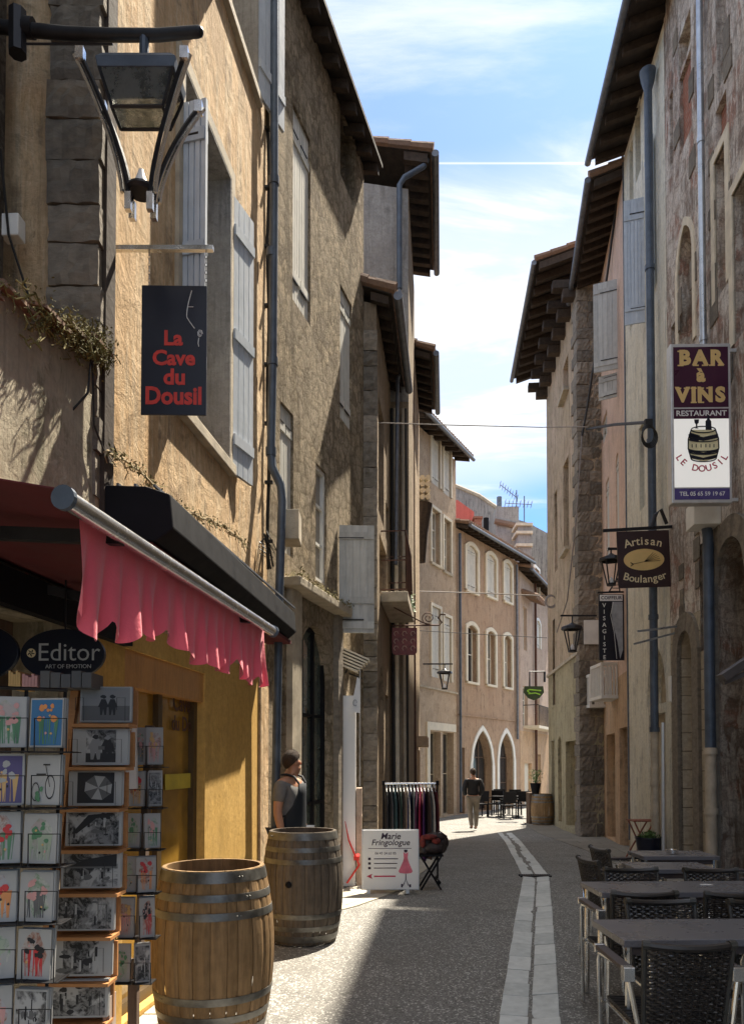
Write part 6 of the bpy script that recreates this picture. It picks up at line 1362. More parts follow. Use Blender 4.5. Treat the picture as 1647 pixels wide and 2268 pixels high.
GC = [('black', (0.015, 0.015, 0.018)), ('charcoal', (0.05, 0.05, 0.055)), ('dark teal', (0.02, 0.05, 0.06)), ('off-white trimmed black', (0.02, 0.02, 0.02)), ('dark green', (0.015, 0.04, 0.03)), ('taupe', (0.20, 0.15, 0.12)), ('ivory', (0.55, 0.50, 0.42)), ('navy', (0.015, 0.02, 0.06)), ('slate', (0.09, 0.10, 0.11)), ('plum', (0.08, 0.015, 0.05)), ('crimson', (0.30, 0.015, 0.05)), ('violet', (0.07, 0.02, 0.09)), ('deep brown', (0.05, 0.03, 0.025)), ('black and white spiral', (0.35, 0.33, 0.30)), ('oxblood', (0.08, 0.01, 0.015))]
rnd = random.Random(31)
for i, (nm, col) in enumerate(GC):
    x_ = a.x + 0.04 + (b.x - a.x - 0.08) * i / (len(GC) - 1); o = thing('hanging_garment', nm + ' garment on the rail, ' + ('leftmost' if i == 0 else 'rightmost' if i == len(GC) - 1 else 'between %s and %s' % (GC[i - 1][0], GC[i + 1][0])), 'garment', (x_, d_, a.z), 'garments on the clothes rail')
    m_ = plain('cloth_' + nm.replace(' ', '_').replace('-', '_'), col, 0.9, 0, 0.3, 20, 0.3, 80); ln = rnd.uniform(0.72, 0.98); wd = rnd.uniform(0.17, 0.22); mb = MB(); vs_ = []; n = 10; J = 8; yaw = rnd.uniform(-0.5, 0.5)
    for j in range(J + 1):
        t = j / J; hwid = wd * (0.25 + 0.75 * min(1, t * 5)) * (1 + 0.25 * t); thk = 0.014 + 0.016 * t
        for k in range(n): an = 2 * math.pi * k / n; f_ = 1 + 0.35 * t * math.sin(an * 5 + i); vs_.append(Vector((x_ + thk * math.cos(an) * f_ + math.sin(yaw) * hwid * math.sin(an) * 0.5, d_ + hwid * math.sin(an), a.z - 0.05 - ln * t)))
    mb.add(vs_, [(j * n + k, j * n + (k + 1) % n, (j + 1) * n + (k + 1) % n, (j + 1) * n + k) for j in range(J) for k in range(n)] + [tuple(range(n)), tuple(J * n + k for k in range(n))])
    mb.build('cloth', m_, o, smooth=True)
    mb = MB(); mb.tube([(x_, d_, a.z - 0.05), (x_, d_, a.z - 0.01), (x_, d_ + 0.012, a.z + 0.015), (x_, d_, a.z + 0.022), (x_, d_ - 0.012, a.z + 0.012)], 0.003, 4); mb.tube([(x_, d_ - 0.17, a.z - 0.1), (x_, d_, a.z - 0.045), (x_, d_ + 0.17, a.z - 0.1)], 0.006, 5); mb.build('hanger', M['alu'], o)

# ---- folding stool with bags
d_ = 9.75; g0 = gz(d_); x0, x1 = at(930, 1900, d_).x, at(974, 1900, d_).x; zt = at(950, 1893, d_).z
st = thing('folding_stool', 'black folding stool with crossed legs to the right of the white board', 'stool', ((x0 + x1) / 2, d_, g0))
for yy in (d_ - 0.14, d_ + 0.14):
    for (p_, q_) in ((x0, x1), (x1, x0)):
        mb = MB(); mb.beam((p_, yy, zt), (q_, yy + (0.012 if p_ == x0 else -0.012), g0 + 0.01), 0.022, 0.04, (0, 1, 0)); mb.build('leg', M['black'], st)
mb = MB()
for i in range(6): mb.box(x0 - 0.03, x1 + 0.03, d_ - 0.16 + i * 0.055, d_ - 0.115 + i * 0.055, zt, zt + 0.018)
mb.build('seat', M['black'], st)
mb = MB(); [mb.ball(((x0 + x1) / 2 + 0.05 + ox, d_ + oy, zt + oz), r__, 10, sc_) for ox, oy, oz, r__, sc_ in ((0, 0, .1, .13, (1.3, .9, .8)), (.11, .02, .16, .09, (.9, .8, 1.1)), (-.1, 0, .16, .1, (1, .8, 1)), (.02, -.03, .24, .09, (1.5, .8, .6)), (-.13, -.02, .06, .07, (1, 1, 1.2)))]; mb.tube([((x0 + x1) / 2 + .16, d_ - .08, zt + .05), ((x0 + x1) / 2 + .2, d_ - .08, zt + .25), ((x0 + x1) / 2 + .1, d_ - .08, zt + .32), ((x0 + x1) / 2 + .03, d_ - .08, zt + .2)], .012, 5); tag(mb.build('dark_handbag', plain('dark_bag_leather', (0.03, 0.02, 0.018), 0.5, 0, 0.5, 12, 0.6, 30), smooth=True), 'dark bag heaped on the black folding stool', 'bag')
mb = MB(); [mb.ball(((x0 + x1) / 2 - 0.02 + ox, d_ - 0.1, zt + oz), r__, 8, sc_) for ox, oz, r__, sc_ in ((0, .24, .06, (1.8, .7, .6)), (.09, .19, .04, (1.4, .7, 1)), (-.08, .17, .045, (.9, .7, 1.5)))]; tag(mb.build('scarf_bundle', plain('dark_red_scarf', (0.13, 0.02, 0.015), 0.8, 0, 0.9, 14, 0.6, 30), smooth=True), 'dark red scarf bundled on top of the dark bag', 'scarf')
# ---- red folded frame left of the board
d_ = 9.6; g0 = gz(d_); rd = thing('red_folded_chair', 'folded bright red metal chair frame leaning between the dark barrel and the white board', 'chair', (at(785, 1900, d_).x, d_, g0))
M['red_metal'] = plain('red_lacquered_metal', (0.55, 0.03, 0.025), 0.4, 0.1, 0.1, 8)
for yy in (d_, d_ + 0.3):
    mb = MB(); mb.tube([at(764, 1818, yy), at(772, 1860, yy), at(795, 1915, yy), at(768, 1955, yy)], [0.004, 0.011, 0.014, 0.012], 6); mb.build('frame_tube', M['red_metal'], rd, smooth=True)
mb = MB(); mb.obox(at(783, 1905, d_), (0.07, 0, 0.0), (0, 0.3, 0), (0, 0, 0.05)); mb.build('seat', M['red_metal'], rd)

# ---- white shop pier and other details on the left ground floor
mb = MB(); a, b = at(745, 1560, 9.95), at(787, 1930, 9.95); mb.box(a.x, b.x, 9.95, 10.3, gz(10), a.z + 0.12); o = mb.build('shop_pier', M['sign_white'], None, bevel=0.01); tag(o, 'tall pale blue-white painted pier between the dark arch and the stone quoins', 'pier')
mb = MB(); a = at(789, 1800, 9.98); mb.box(a.x, a.x + 0.07, 9.98, 10.3, gz(10), at(789, 1745, 10).z); mb.box(a.x - 0.005, a.x + 0.075, 9.96, 10.3, at(789, 1812, 10).z, at(789, 1806, 10).z); tag(mb.build('pink_post', M['rose']), 'short pinkish post on the right of the pale blue-white pier', 'post')
fn = thing('shop_canopy', 'little ribbed cream canopy over the pale blue-white pier', 'canopy', at(780, 1460, 9.9))
A_, B_ = at(748, 1432, 9.9), at(818, 1463, 9.9); mb = MB()
for i in range(6): p = A_ + Vector((0.0, 0.0, -0.045 * i)); q = B_ + Vector((-0.03 * i, 0.0, -0.03 * i)); mb.obox(p, q - p, (0, 0.35, 0.02), (0, 0, 0.026))
mb.build('slat', M['cream_trim'], fn)
mb = MB(); mb.tube([at(745, 1530, 10.2), A_ + Vector((0.12, 0.1, -0.28))], 0.01, 5); mb.tube([A_ + Vector((-0.02, 0.3, -0.25)), B_ + Vector((-0.1, 0.3, -0.2))], 0.012, 5); mb.build('bracket', M['iron'], fn)
fl = thing('white_pennant', 'white pointed pennant hanging from a thin pole beside the ribbed canopy', 'flag', at(790, 1540, 9.7))
T = Matrix(); mb = MB(); q = [at(791, 1498, 9.7), at(797, 1505, 9.7), at(797, 1578, 9.7), at(776, 1577, 9.7)]; mb.add(q + [p + Vector((0, 0.008, 0)) for p in q], [(0, 1, 2, 3), (7, 6, 5, 4), (0, 4, 5, 1), (1, 5, 6, 2), (2, 6, 7, 3), (3, 7, 4, 0)]); fb = mb.build('cloth', M['sign_white'], fl)
mb = MB(); q = at(786, 1556, 9.69); mb.tube([q + Vector((0.022 * math.cos(t), 0, 0.04 * math.sin(t))) for t in [k * 0.7 for k in range(9)]], 0.004, 4); mb.build('emblem', M['zinc'], fb)
mb = MB(); mb.tube([at(797, 1480, 9.71), at(797, 1740, 9.9)], 0.008, 6); mb.build('pole', M['white_alu'], fl)
# grey box on the rubble wall by the big drainpipe
mb = MB(); a, b = at(626, 1130, 7.5), at(663, 1196, 7.5); mb.box(a.x, b.x, 7.45, 7.75, b.z, a.z); tag(mb.build('cable_box', M['stone_trim_dark'], bevel=0.01), 'grey-beige junction box beside the bend of the blue-grey drainpipe', 'junction box')
mb = MB(); 
P = [at(590, 1190, 7.35), at(560, 1215, 7.3), at(600, 1240, 7.35), at(570, 1205, 7.3), at(608, 1225, 7.3), at(585, 1180, 7.3), at(600, 1260, 7.35)]
mb.tube(P, 0.008, 5); mb.tube([p + Vector((0.02, 0.02, 0.03)) for p in P[::-1]], 0.01, 5); tag(mb.build('cable_bundle', M['cable'], smooth=True), 'tangle of black cables at the corner above the awning end', 'cable')

# ---- wrought iron bracket sign on the left
d_ = 11.9; hs_ = thing('wrought_iron_sign', 'rusty red pierced sign hanging from a scrolled wrought iron bracket', 'sign', at(896, 1420, d_))
mb = MB(); mb.tube([at(868, 1385, d_), at(972, 1384, d_), at(978, 1378, d_), at(970, 1368, d_), at(975, 1360, d_), at(986, 1361, d_)], 0.013, 6)
mb.tube([at(872, 1345, d_), at(905, 1362, d_), at(935, 1378, d_), at(955, 1384, d_)], 0.010, 5)
sp = []
for i in range(26): t = i / 25 * 3.6 * math.pi; r_ = 15 * (1 - i / 30); sp.append(at(948 + r_ * math.cos(t + 1.6) , 1372 - 1.0 * r_ * math.sin(t + 1.6) * -1 - 4, d_))
mb.tube(sp, 0.008, 5); mb.build('bracket', M['rust'], hs_, smooth=True)
mb = MB(); a, b = at(868, 1390, d_), at(923, 1450, d_); mb.prism([(a.x, a.z), (b.x, a.z), (b.x, b.z + 0.04), (b.x - 0.04, b.z), (a.x + 0.04, b.z), (a.x, b.z + 0.04)], d_ - 0.01, d_ + 0.01); pb = mb.build('plate', plain('rusty_red_plate', (0.16, 0.05, 0.05), 0.7, 0.1, 0.5, 12), hs_)
mb = MB(frame(Vector(((a.x + b.x) / 2, d_, (a.z + b.z) / 2)), (1, 0, 0)))
for x_ in (-0.13, 0.0, 0.13):
    for z_ in (0.12, 0.0, -0.11): mb.tube([(x_ + 0.035 * math.cos(t), -0.014, z_ + 0.04 * math.sin(t)) for t in [k * 1.05 for k in range(5)]], 0.006, 4)
mb.build('scroll_pattern', M['rose'], pb)

# ---- lanterns farther down the street
def lantern(label, px, py, d, s, ax0, ax1, ay):
    o = thing('wall_lantern', label, 'lantern', at(px, py, d)); c = at(px, py, d)
    mb = MB(); mb.beam(at(ax0, ay, d), at(ax1, ay, d), 0.03, 0.04); mb.tube([at(px, ay, d), c], 0.015, 6); mb.build('arm', M['iron'], o)
    mb = MB(); mb.lathe([(0.02, 0.0), (0.08 * s, -0.04 * s), (0.24 * s, -0.10 * s), (0.26 * s, -0.16 * s), (0.2 * s, -0.17 * s)], c, 8); mb.build('lamp_cap', M['iron'], o)
    for k in range(4):
        a_ = k * math.pi / 2 + 0.78; mb = MB(); mb.tube([c + Vector((0.21 * s * math.cos(a_), 0.21 * s * math.sin(a_), -0.16 * s)), c + Vector((0.14 * s * math.cos(a_), 0.14 * s * math.sin(a_), -0.45 * s)), c + Vector((0.09 * s * math.cos(a_), 0.09 * s * math.sin(a_), -0.66 * s))], 0.016 * s, 5); mb.build('rib', M['iron'], o)
    mb = MB(); mb.lathe([(0.0, -0.69 * s), (0.1 * s, -0.68 * s), (0.1 * s, -0.64 * s), (0.0, -0.63 * s)], c, 8); mb.build('lamp_base', M['iron'], o)
    mb = MB(); mb.lathe([(0.05 * s, -0.62 * s), (0.04 * s, -0.55 * s), (0.0, -0.48 * s)], c, 8); mb.build('lamp_bulb', M['sign_white'], o)
lantern('black lantern on a bracket in front of the buff-pink corner house', 984, 1480, 23.5, 0.95, 936, 1002, 1470)
lantern('old lantern with clear sides hanging before the dark quoined corner', 1266, 1378, 18.2, 1.05, 1240, 1320, 1363)
lantern('dark lantern half hidden behind the bakery sign', 1352, 1225, 13.5, 0.85, 1345, 1402, 1215)

# ---- BAR A VINS sign
d_ = 9.5; c = (at(1478, 762, d_) + at(1615, 1122, d_)) / 2; c = at(1546.5, 942, d_)
bs = thing('wine_bar_sign', 'tall purple and white box sign reading BAR à VINS RESTAURANT LE DOUSIL', 'sign', c)
T = frame(c, (1, -0.02, 0), (-0.012, 0, 1)); W_, H_ = 0.375, 1.01
mb = MB(T); mb.box(-W_ , W_, -0.07, 0.07, -H_, H_); fr = mb.build('housing', M['white_alu'], bs, bevel=0.012)
mb = MB(T); mb.box(-W_ + 0.035, W_ - 0.035, -0.073, -0.0705, H_ - 0.81, H_ - 0.045); mb.box(-W_ + 0.035, W_ - 0.035, -0.073, -0.0705, H_ - 0.955, H_ - 0.83); mb.build('purple_panel', M['purple'], bs)
mb = MB(T); mb.box(-W_ + 0.035, W_ - 0.035, -0.073, -0.0705, -H_ + 0.2, H_ - 0.957); lm = NM('lit_acrylic', 0.35); lm.b.inputs['Emission Color'].default_value = (1.0, 0.97, 0.9, 1); lm.b.inputs['Emission Strength'].default_value = 0.16; mb.build('white_panel', lm.done((0.75, 0.74, 0.72)), bs)
mb = MB(T); mb.box(-W_ + 0.035, W_ - 0.035, -0.073, -0.0705, -H_ + 0.045, -H_ + 0.185); mb.build('violet_panel', M['violet'], bs)
mb = MB(T); y_ = -0.0735
def slab(mb, txt, size, x, z, sx=1.0, tr=1.12):
    ws = {'B': .66, 'A': .72, 'R': .70, 'V': .68, 'I': .30, 'N': .72, 'S': .62}; tot = sum(ws[k] for k in txt) * tr; cx = x - tot * size / 2 * sx
    for ch in txt:
        w = ws[ch] * tr * size * sx; m_ = cx + w / 2; mb.text(ch, size, (m_, z), y_, 0.003, 0.055, sx=sx)
        h2 = size * 0.36; s = size * 0.11; hwid = w * 0.5
        if ch in 'BARINV':
            if ch in 'AR': feet = ((m_ - w * .28, -h2), (m_ + w * .28, -h2))
            elif ch == 'V': feet = ((m_ - w * .28, h2), (m_ + w * .28, h2))
            elif ch == 'N': feet = ((m_ - w * .26, -h2), (m_ - w * .26, h2), (m_ + w * .26, h2))
            elif ch == 'I': feet = ((m_, h2), (m_, -h2))
            else: feet = ((m_ - w * .28, h2), (m_ - w * .28, -h2))
            for fx, fz in feet: mb.box(fx - s * 1.35, fx + s * 1.35, y_ - 0.0022, y_, z + fz - s * .32, z + fz + s * .32)
        cx += w
slab(mb, 'BAR', 0.25, 0.0, H_ - 0.19); mb.text('à', 0.23, (0, H_ - 0.41), y_, 0.003, 0.05); slab(mb, 'VINS', 0.25, 0.0, H_ - 0.66)
mb.build('lettering', M['gold'], bs)
mb = MB(T); mb.text('RESTAURANT', 0.094, (0, H_ - 0.89), y_, 0.003, 0.02, sx=1.08); mb.text('TEL 05 65 59 19 67', 0.072, (0, -H_ + 0.115), y_, 0.003, 0.016, sx=0.98); mb.build('small_lettering', M['white_letter'], bs)
mb = MB(T)
for i, ch in enumerate('LE DOUSIL'):
    t = -1.02 + 2.04 * i / 8; mb.text(ch, 0.115, (0.33 * math.sin(t), -0.28 - 0.30 * math.cos(t)), y_, 0.003, 0.018, rot=t)
mb.build('arc_lettering', M['crimson_ink'], bs)
mb = MB(T)       # drawn barrel with bottle and glass
def ell(cx, cz, a, b, r=0.008, t0=0, t1=2 * math.pi, n=24): mb.tube([(cx + a * math.cos(t0 + (t1 - t0) * i / n), y_ - 0.002, cz + b * math.sin(t0 + (t1 - t0) * i / n)) for i in range(n + 1)], r, 4)
ell(0.02, -0.085, 0.15, 0.04)
for k, (z_, a_) in enumerate(((-0.085, 0.15), (-0.16, 0.178), (-0.2, 0.187), (-0.32, 0.19), (-0.36, 0.182), (-0.42, 0.165), (-0.45, 0.155))): ell(0.02, z_, a_, 0.04, 0.008, math.pi, 2 * math.pi)
for s_ in (-1, 1): mb.tube([(0.02 + s_ * 0.15, y_ - 0.002, -0.085), (0.02 + s_ * 0.187, y_ - 0.002, -0.2), (0.02 + s_ * 0.19, y_ - 0.002, -0.32), (0.02 + s_ * 0.155, y_ - 0.002, -0.45)], 0.009, 4)
for x_ in (-0.12, -0.07, -0.01, 0.05, 0.1, 0.15): mb.tube([(x_, y_ - 0.002, -0.31), (x_, y_ - 0.002, -0.27)], 0.006, 4)
mb.prism([(0.05, -0.09), (0.05, 0.02), (0.072, 0.05), (0.075, 0.10), (0.098, 0.10), (0.10, 0.05), (0.12, 0.02), (0.125, -0.09)], y_ - 0.003, y_)
mb.prism([(-0.09, 0.045), (-0.085, 0.0), (-0.07, -0.015), (-0.068, -0.06), (-0.085, -0.07), (-0.035, -0.07), (-0.052, -0.06), (-0.052, -0.015), (-0.035, 0.0), (-0.03, 0.045)], y_ - 0.003, y_)
mb.prism([(-0.15, -0.12), (-0.15, -0.22), (-0.04, -0.24), (-0.02, -0.16)], y_ - 0.003, y_)
for za, zb_, wa in ((-0.14, -0.19, 0.183), (-0.335, -0.365, 0.186), (-0.40, -0.43, 0.17)): mb.prism([(0.02 - wa, za), (0.02, za - 0.04), (0.02 + wa, za), (0.02 + wa, zb_), (0.02, zb_ - 0.04), (0.02 - wa, zb_)], y_ - 0.003, y_ - 0.001)
mb.build('barrel_drawing', M['navy_black'], bs)
mb = MB(T); mb.prism([(-0.13, -0.085), (0.17, -0.085), (0.207, -0.2), (0.21, -0.32), (0.175, -0.45), (0.02, -0.49), (-0.135, -0.45), (-0.17, -0.32), (-0.167, -0.2)], y_ - 0.0006, y_ + 0.001); mb.build('barrel_fill', plain('cream_print', (0.78, 0.70, 0.42), 0.5), bs)
mb = MB(T)
for z_ in (H_ - 0.06, -H_ + 0.06): mb.box(W_, W_ + 0.62, -0.02, 0.02, z_ - 0.02, z_ + 0.02)
mb.build('bracket', M['white_alu'], bs)

# ---- bakery sign
d_ = 12.25; c = at(1424, 1238, d_); bk = thing('bakery_sign', 'square dark brown hanging sign reading Artisan Boulanger round a gold oval', 'sign', c)
T = frame(c, (1, -0.02, 0.03), (-0.05, 0, 1)); mb = MB(T); mb.box(-0.42, 0.42, -0.012, 0.012, -0.46, 0.46); bd = mb.build('board', M['brown_panel'], bk, bevel=0.004)
mb = MB(T)
for txt, z0, k_, rr in (('Artisan', 0.26, -1, 0.9), ('Boulanger', -0.30, 1, 0.9)):
    n = len(txt); wds = [text_w for text_w in [0.62 + (0.12 if ch in 'AB' else -0.28 if ch in 'i' else -0.25 if ch in 'l' else -0.2 if ch in 'tr' else 0) for ch in txt]]; tot = sum(wds); acc = 0
    for ch, w_ in zip(txt, wds):
        x_ = ((acc + w_ / 2) / tot - 0.5) * (0.62 if n == 7 else 0.68); acc += w_; dz = -k_ * -1 * 0 + (-(x_ ** 2) * 0.55 if k_ == -1 else (x_ ** 2) * 0.55); mb.text(ch, 0.185 if n == 7 else 0.17, (x_, z0 + dz + 0.03 * (1 if k_ == -1 else -1)), -0.0125, 0.003, 0.012, rot=(-x_ * 1.0 if k_ == -1 else x_ * 1.0))
mb.build('lettering', M['pale_gold'], bd)
mb = MB(T); mb.prism([(0.325 * math.cos(t), -0.01 + 0.175 * math.sin(t)) for t in [2 * math.pi * i / 40 for i in range(40)]], -0.016, -0.0125); ov = mb.build('gold_oval', M['gold'], bd)
mb = MB(T); rnd = random.Random(3)
for i in range(6): a_ = 0.1 + i * 0.2; mb.tube([(-0.2, -0.018, -0.08), (0.0, -0.018, -0.045), (0.06 + 0.2 * math.cos(a_), -0.018, -0.05 + 0.17 * math.sin(a_))], 0.0035, 4)
mb.tube([(-0.22, -0.018, -0.05), (-0.17, -0.018, -0.08), (-0.22, -0.018, -0.11)], 0.007, 4); mb.build('wheat_drawing', M['black'], ov)
mb = MB(); mb.beam(at(1334, 1175, d_), at(1492, 1166, d_), 0.04, 0.045); mb.tube([at(1442, 1168, d_), at(1450, 1140, d_), at(1462, 1128, d_), at(1475, 1160, d_)], 0.03, 6); mb.build('bracket', M['iron'], bk)

# ---- hairdresser sign
d_ = 15.75; a, b = at(1324, 1316, d_), at(1381, 1462, d_); c = (a + b) / 2; hd = thing('hairdresser_sign', 'tall black and grey hanging sign reading COIFFEUR VISAGISTE downwards', 'sign', c)
T = frame(c, (1, 0, 0)); w_, h_ = (b.x - a.x) / 2, (a.z - b.z) / 2; mb = MB(T); mb.box(-w_, w_, -0.02, 0.02, -h_, h_); bd = mb.build('board', M['navy_black'], hd, bevel=0.004)
mb = MB(T); mb.prism([(0.02, h_ - 0.16), (w_ - 0.03, h_ - 0.16), (w_ - 0.03, -h_ + 0.22), (0.17, -h_ + 0.03), (0.12, -0.3), (0.02, 0.1), (0.0, 0.3)], -0.023, -0.0205); mb.build('grey_panel', plain('silver_grey_panel', (0.36, 0.38, 0.40), 0.4), bd)
mb = MB(T); mb.box(-w_ + 0.02, w_ - 0.03, -0.023, -0.0205, h_ - 0.14, h_ - 0.015); mb.tube([(0.04, -0.022, h_ - 0.16), (-0.02, -0.022, 0.25), (0.05, -0.022, -0.1), (0.1, -0.022, -h_ + 0.03)], 0.006, 4)
for i, ch in enumerate('VISAGISTE'): mb.text(ch, 0.12, (-w_ + 0.11, h_ - 0.235 - i * 0.135), -0.0205, 0.003, 0.012)
mb.build('lettering', M['white_letter'], bd)
mb = MB(T); mb.text('COIFFEUR', 0.095, (0, h_ - 0.078), -0.0235, 0.003, 0.02); mb.build('heading', M['ink'], bd)
mb = MB(); mb.beam(at(1322, 1312, d_), at(1403, 1310, d_), 0.03, 0.035); mb.build('bracket', M['iron'], hd)
tr = MB(); 
for s0, s1 in (((1347, 1311), (1366, 1280)), ((1366, 1280), (1372, 1311))): tr.tube([at(*s0, d_), at(*s1, d_)], 0.015, 5)
for i in range(5): tr.tube([at(1347 + i * 5, 1309 - i * 7, d_), at(1370, 1309 - i * 7, d_)], 0.01, 4)
tag(tr.build('iron_bracket', M['iron']), 'small triangular black iron bracket above the hairdresser sign', 'bracket')
# ---- green sign far off and little details
c = at(1181, 1533, 27); gs = thing('green_shop_sign', 'rounded dark green sign on a tall bracket near the end of the street', 'sign', c)
mb = MB(frame(c, (1, 0, 0))); mb.prism([(-.33, .22), (.33, .22), (.36, .0), (.2, -.2), (0, -.28), (-.2, -.2), (-.36, .0)], -0.03, 0.03); bd = mb.build('board', plain('dark_green_enamel', (0.01, 0.03, 0.012), 0.4), gs)
mb = MB(frame(c, (1, 0, 0))); mb.tube([(-.24, -.035, .06), (-.15, -.035, .1), (.25, -.035, .06)], 0.025, 5); mb.tube([(-.2, -.035, -.05), (.05, -.035, -.02), (.22, -.035, -.08)], 0.022, 5); mb.tube([(-.24, -.035, .06), (-.12, -.035, -.04)], 0.02, 5); mb.build('leaf_motif', plain('lime_green_paint', (0.20, 0.42, 0.04), 0.5), bd)
mb = MB(); mb.tube([at(1205, 1487, 27), at(1172, 1487, 27), at(1172, 1520, 27)], 0.03, 6); mb.tube([at(1205, 1487, 27), at(1205, 1510, 27)], 0.04, 6); mb.build('bracket', M['iron'], gs)

# ---- wires over the street
cable('overhead_wire', 'thin wire crossing high above from the rubble house to the cable coil', [at(806, 935, 11), at(1000, 941, 14), at(1200, 946, 17), at(1300, 945, 16)], 0.010, M['cable_grey'])
cable('overhead_wire', 'dark cable running from the cream house to the coil by the drainpipe', [at(1298, 950, 18.8), at(1360, 940, 15.5), at(1435, 935, 12.6)], 0.03, M['cable'])
cable('overhead_wire', 'pale wire stretched across the street in front of the arcade house', [at(922, 1309, 22), at(1060, 1313, 23), at(1206, 1319, 24)], 0.018, M['cable_grey'])
cable('overhead_wire', 'thin dark wire below the pale wire across the arcade house', [at(925, 1396, 24), at(1060, 1404, 25), at(1210, 1412, 26)], 0.012, M['cable'])
cable('facade_cable', 'thick black cable slanting down the right-hand eaves to the coil', [at(1470, -300, 12.9), at(1418, 60, 14.2), at(1380, 330, 15.5), at(1345, 600, 17), at(1300, 900, 18.6), at(1288, 965, 18.7)], 0.028, M['cable'])
cable('facade_cable', 'cable trailing from the slanting cable down the tan house front', [at(1288, 965, 18.7), at(1275, 1150, 18.7), at(1255, 1330, 19.5), at(1232, 1400, 21)], 0.018, M['cable_grey'])
mb = MB(); c = at(1434, 960, 12.4)
for k in range(4): mb.tube([c + Vector((0.1 * math.cos(t) * (1 + 0.1 * k), -0.02 * k, 0.17 * math.sin(t) - 0.03 * k)) for t in [i * math.pi / 9 for i in range(18)]], 0.011, 5, closed=True)
mb.box(c.x - 0.05, c.x + 0.07, 12.38, 12.45, c.z + 0.12, c.z + 0.24); tag(mb.build('cable_coil', M['cable'], smooth=False), 'coil of black cable tied beside the blue-grey drainpipe on the cream house', 'cable')
mb = MB(); c = at(1218, 1330, 23)
for k in range(3): mb.tube([c + Vector((0.16 * math.cos(t), -0.05 * k, 0.18 * math.sin(t) - 0.03 * k)) for t in [i * math.pi / 8 for i in range(16)]], 0.016, 5, closed=True)
tag(mb.build('cable_coil', M['cable_grey']), 'grey coil of wire at the far corner of the tan house', 'cable')
mb = MB(); mb.tube([at(1148, 800, 24.4), at(1152, 807, 24.4), at(1190, 826, 24.4), at(1213, 837, 24.4)], 0.035, 6); tag(mb.build('gutter_spout', M['black']), 'black gutter spout hooking back from the lowest end of the big eave', 'gutter')
# meters, aerial bars by the wine bar sign
for (x0, y0, x1, y1, lab) in ((1410, 1398, 1504, 1386, 'upper'), (1402, 1426, 1492, 1402, 'lower')):
    mb = MB(); mb.beam(at(x0, y0, 11.9), at(x1, y1, 11.9), 0.03, 0.03); tag(mb.build('washing_bar', M['pipe_steel']), lab + ' of two thin metal bars sticking out below the bakery sign', 'bar')
mb = MB(); a, b = at(1622, 1500, 8.6), at(1700, 1440, 8.6); mb.beam(at(1596, 1502, 8.6), at(1700, 1432, 8.6), 0.16, 0.09); mb.beam(at(1600, 1512, 8.6), at(1700, 1470, 8.6), 0.06, 0.05); tag(mb.build('folded_awning', plain('dark_grey_awning_arm', (0.10, 0.09, 0.09), 0.5, 0.2)), 'grey folded awning arm reaching in at the right edge above the terrace', 'awning')
mb = MB(); a = at(1478, 1555, 12.3); mb.box(a.x - 0.0, a.x + 0.1, 12.2, 12.3, a.z, a.z + 0.42); tag(mb.build('meter_box', M['white_paint'], bevel=0.01), 'small white box on the pipes beside the cream house arch', 'box')

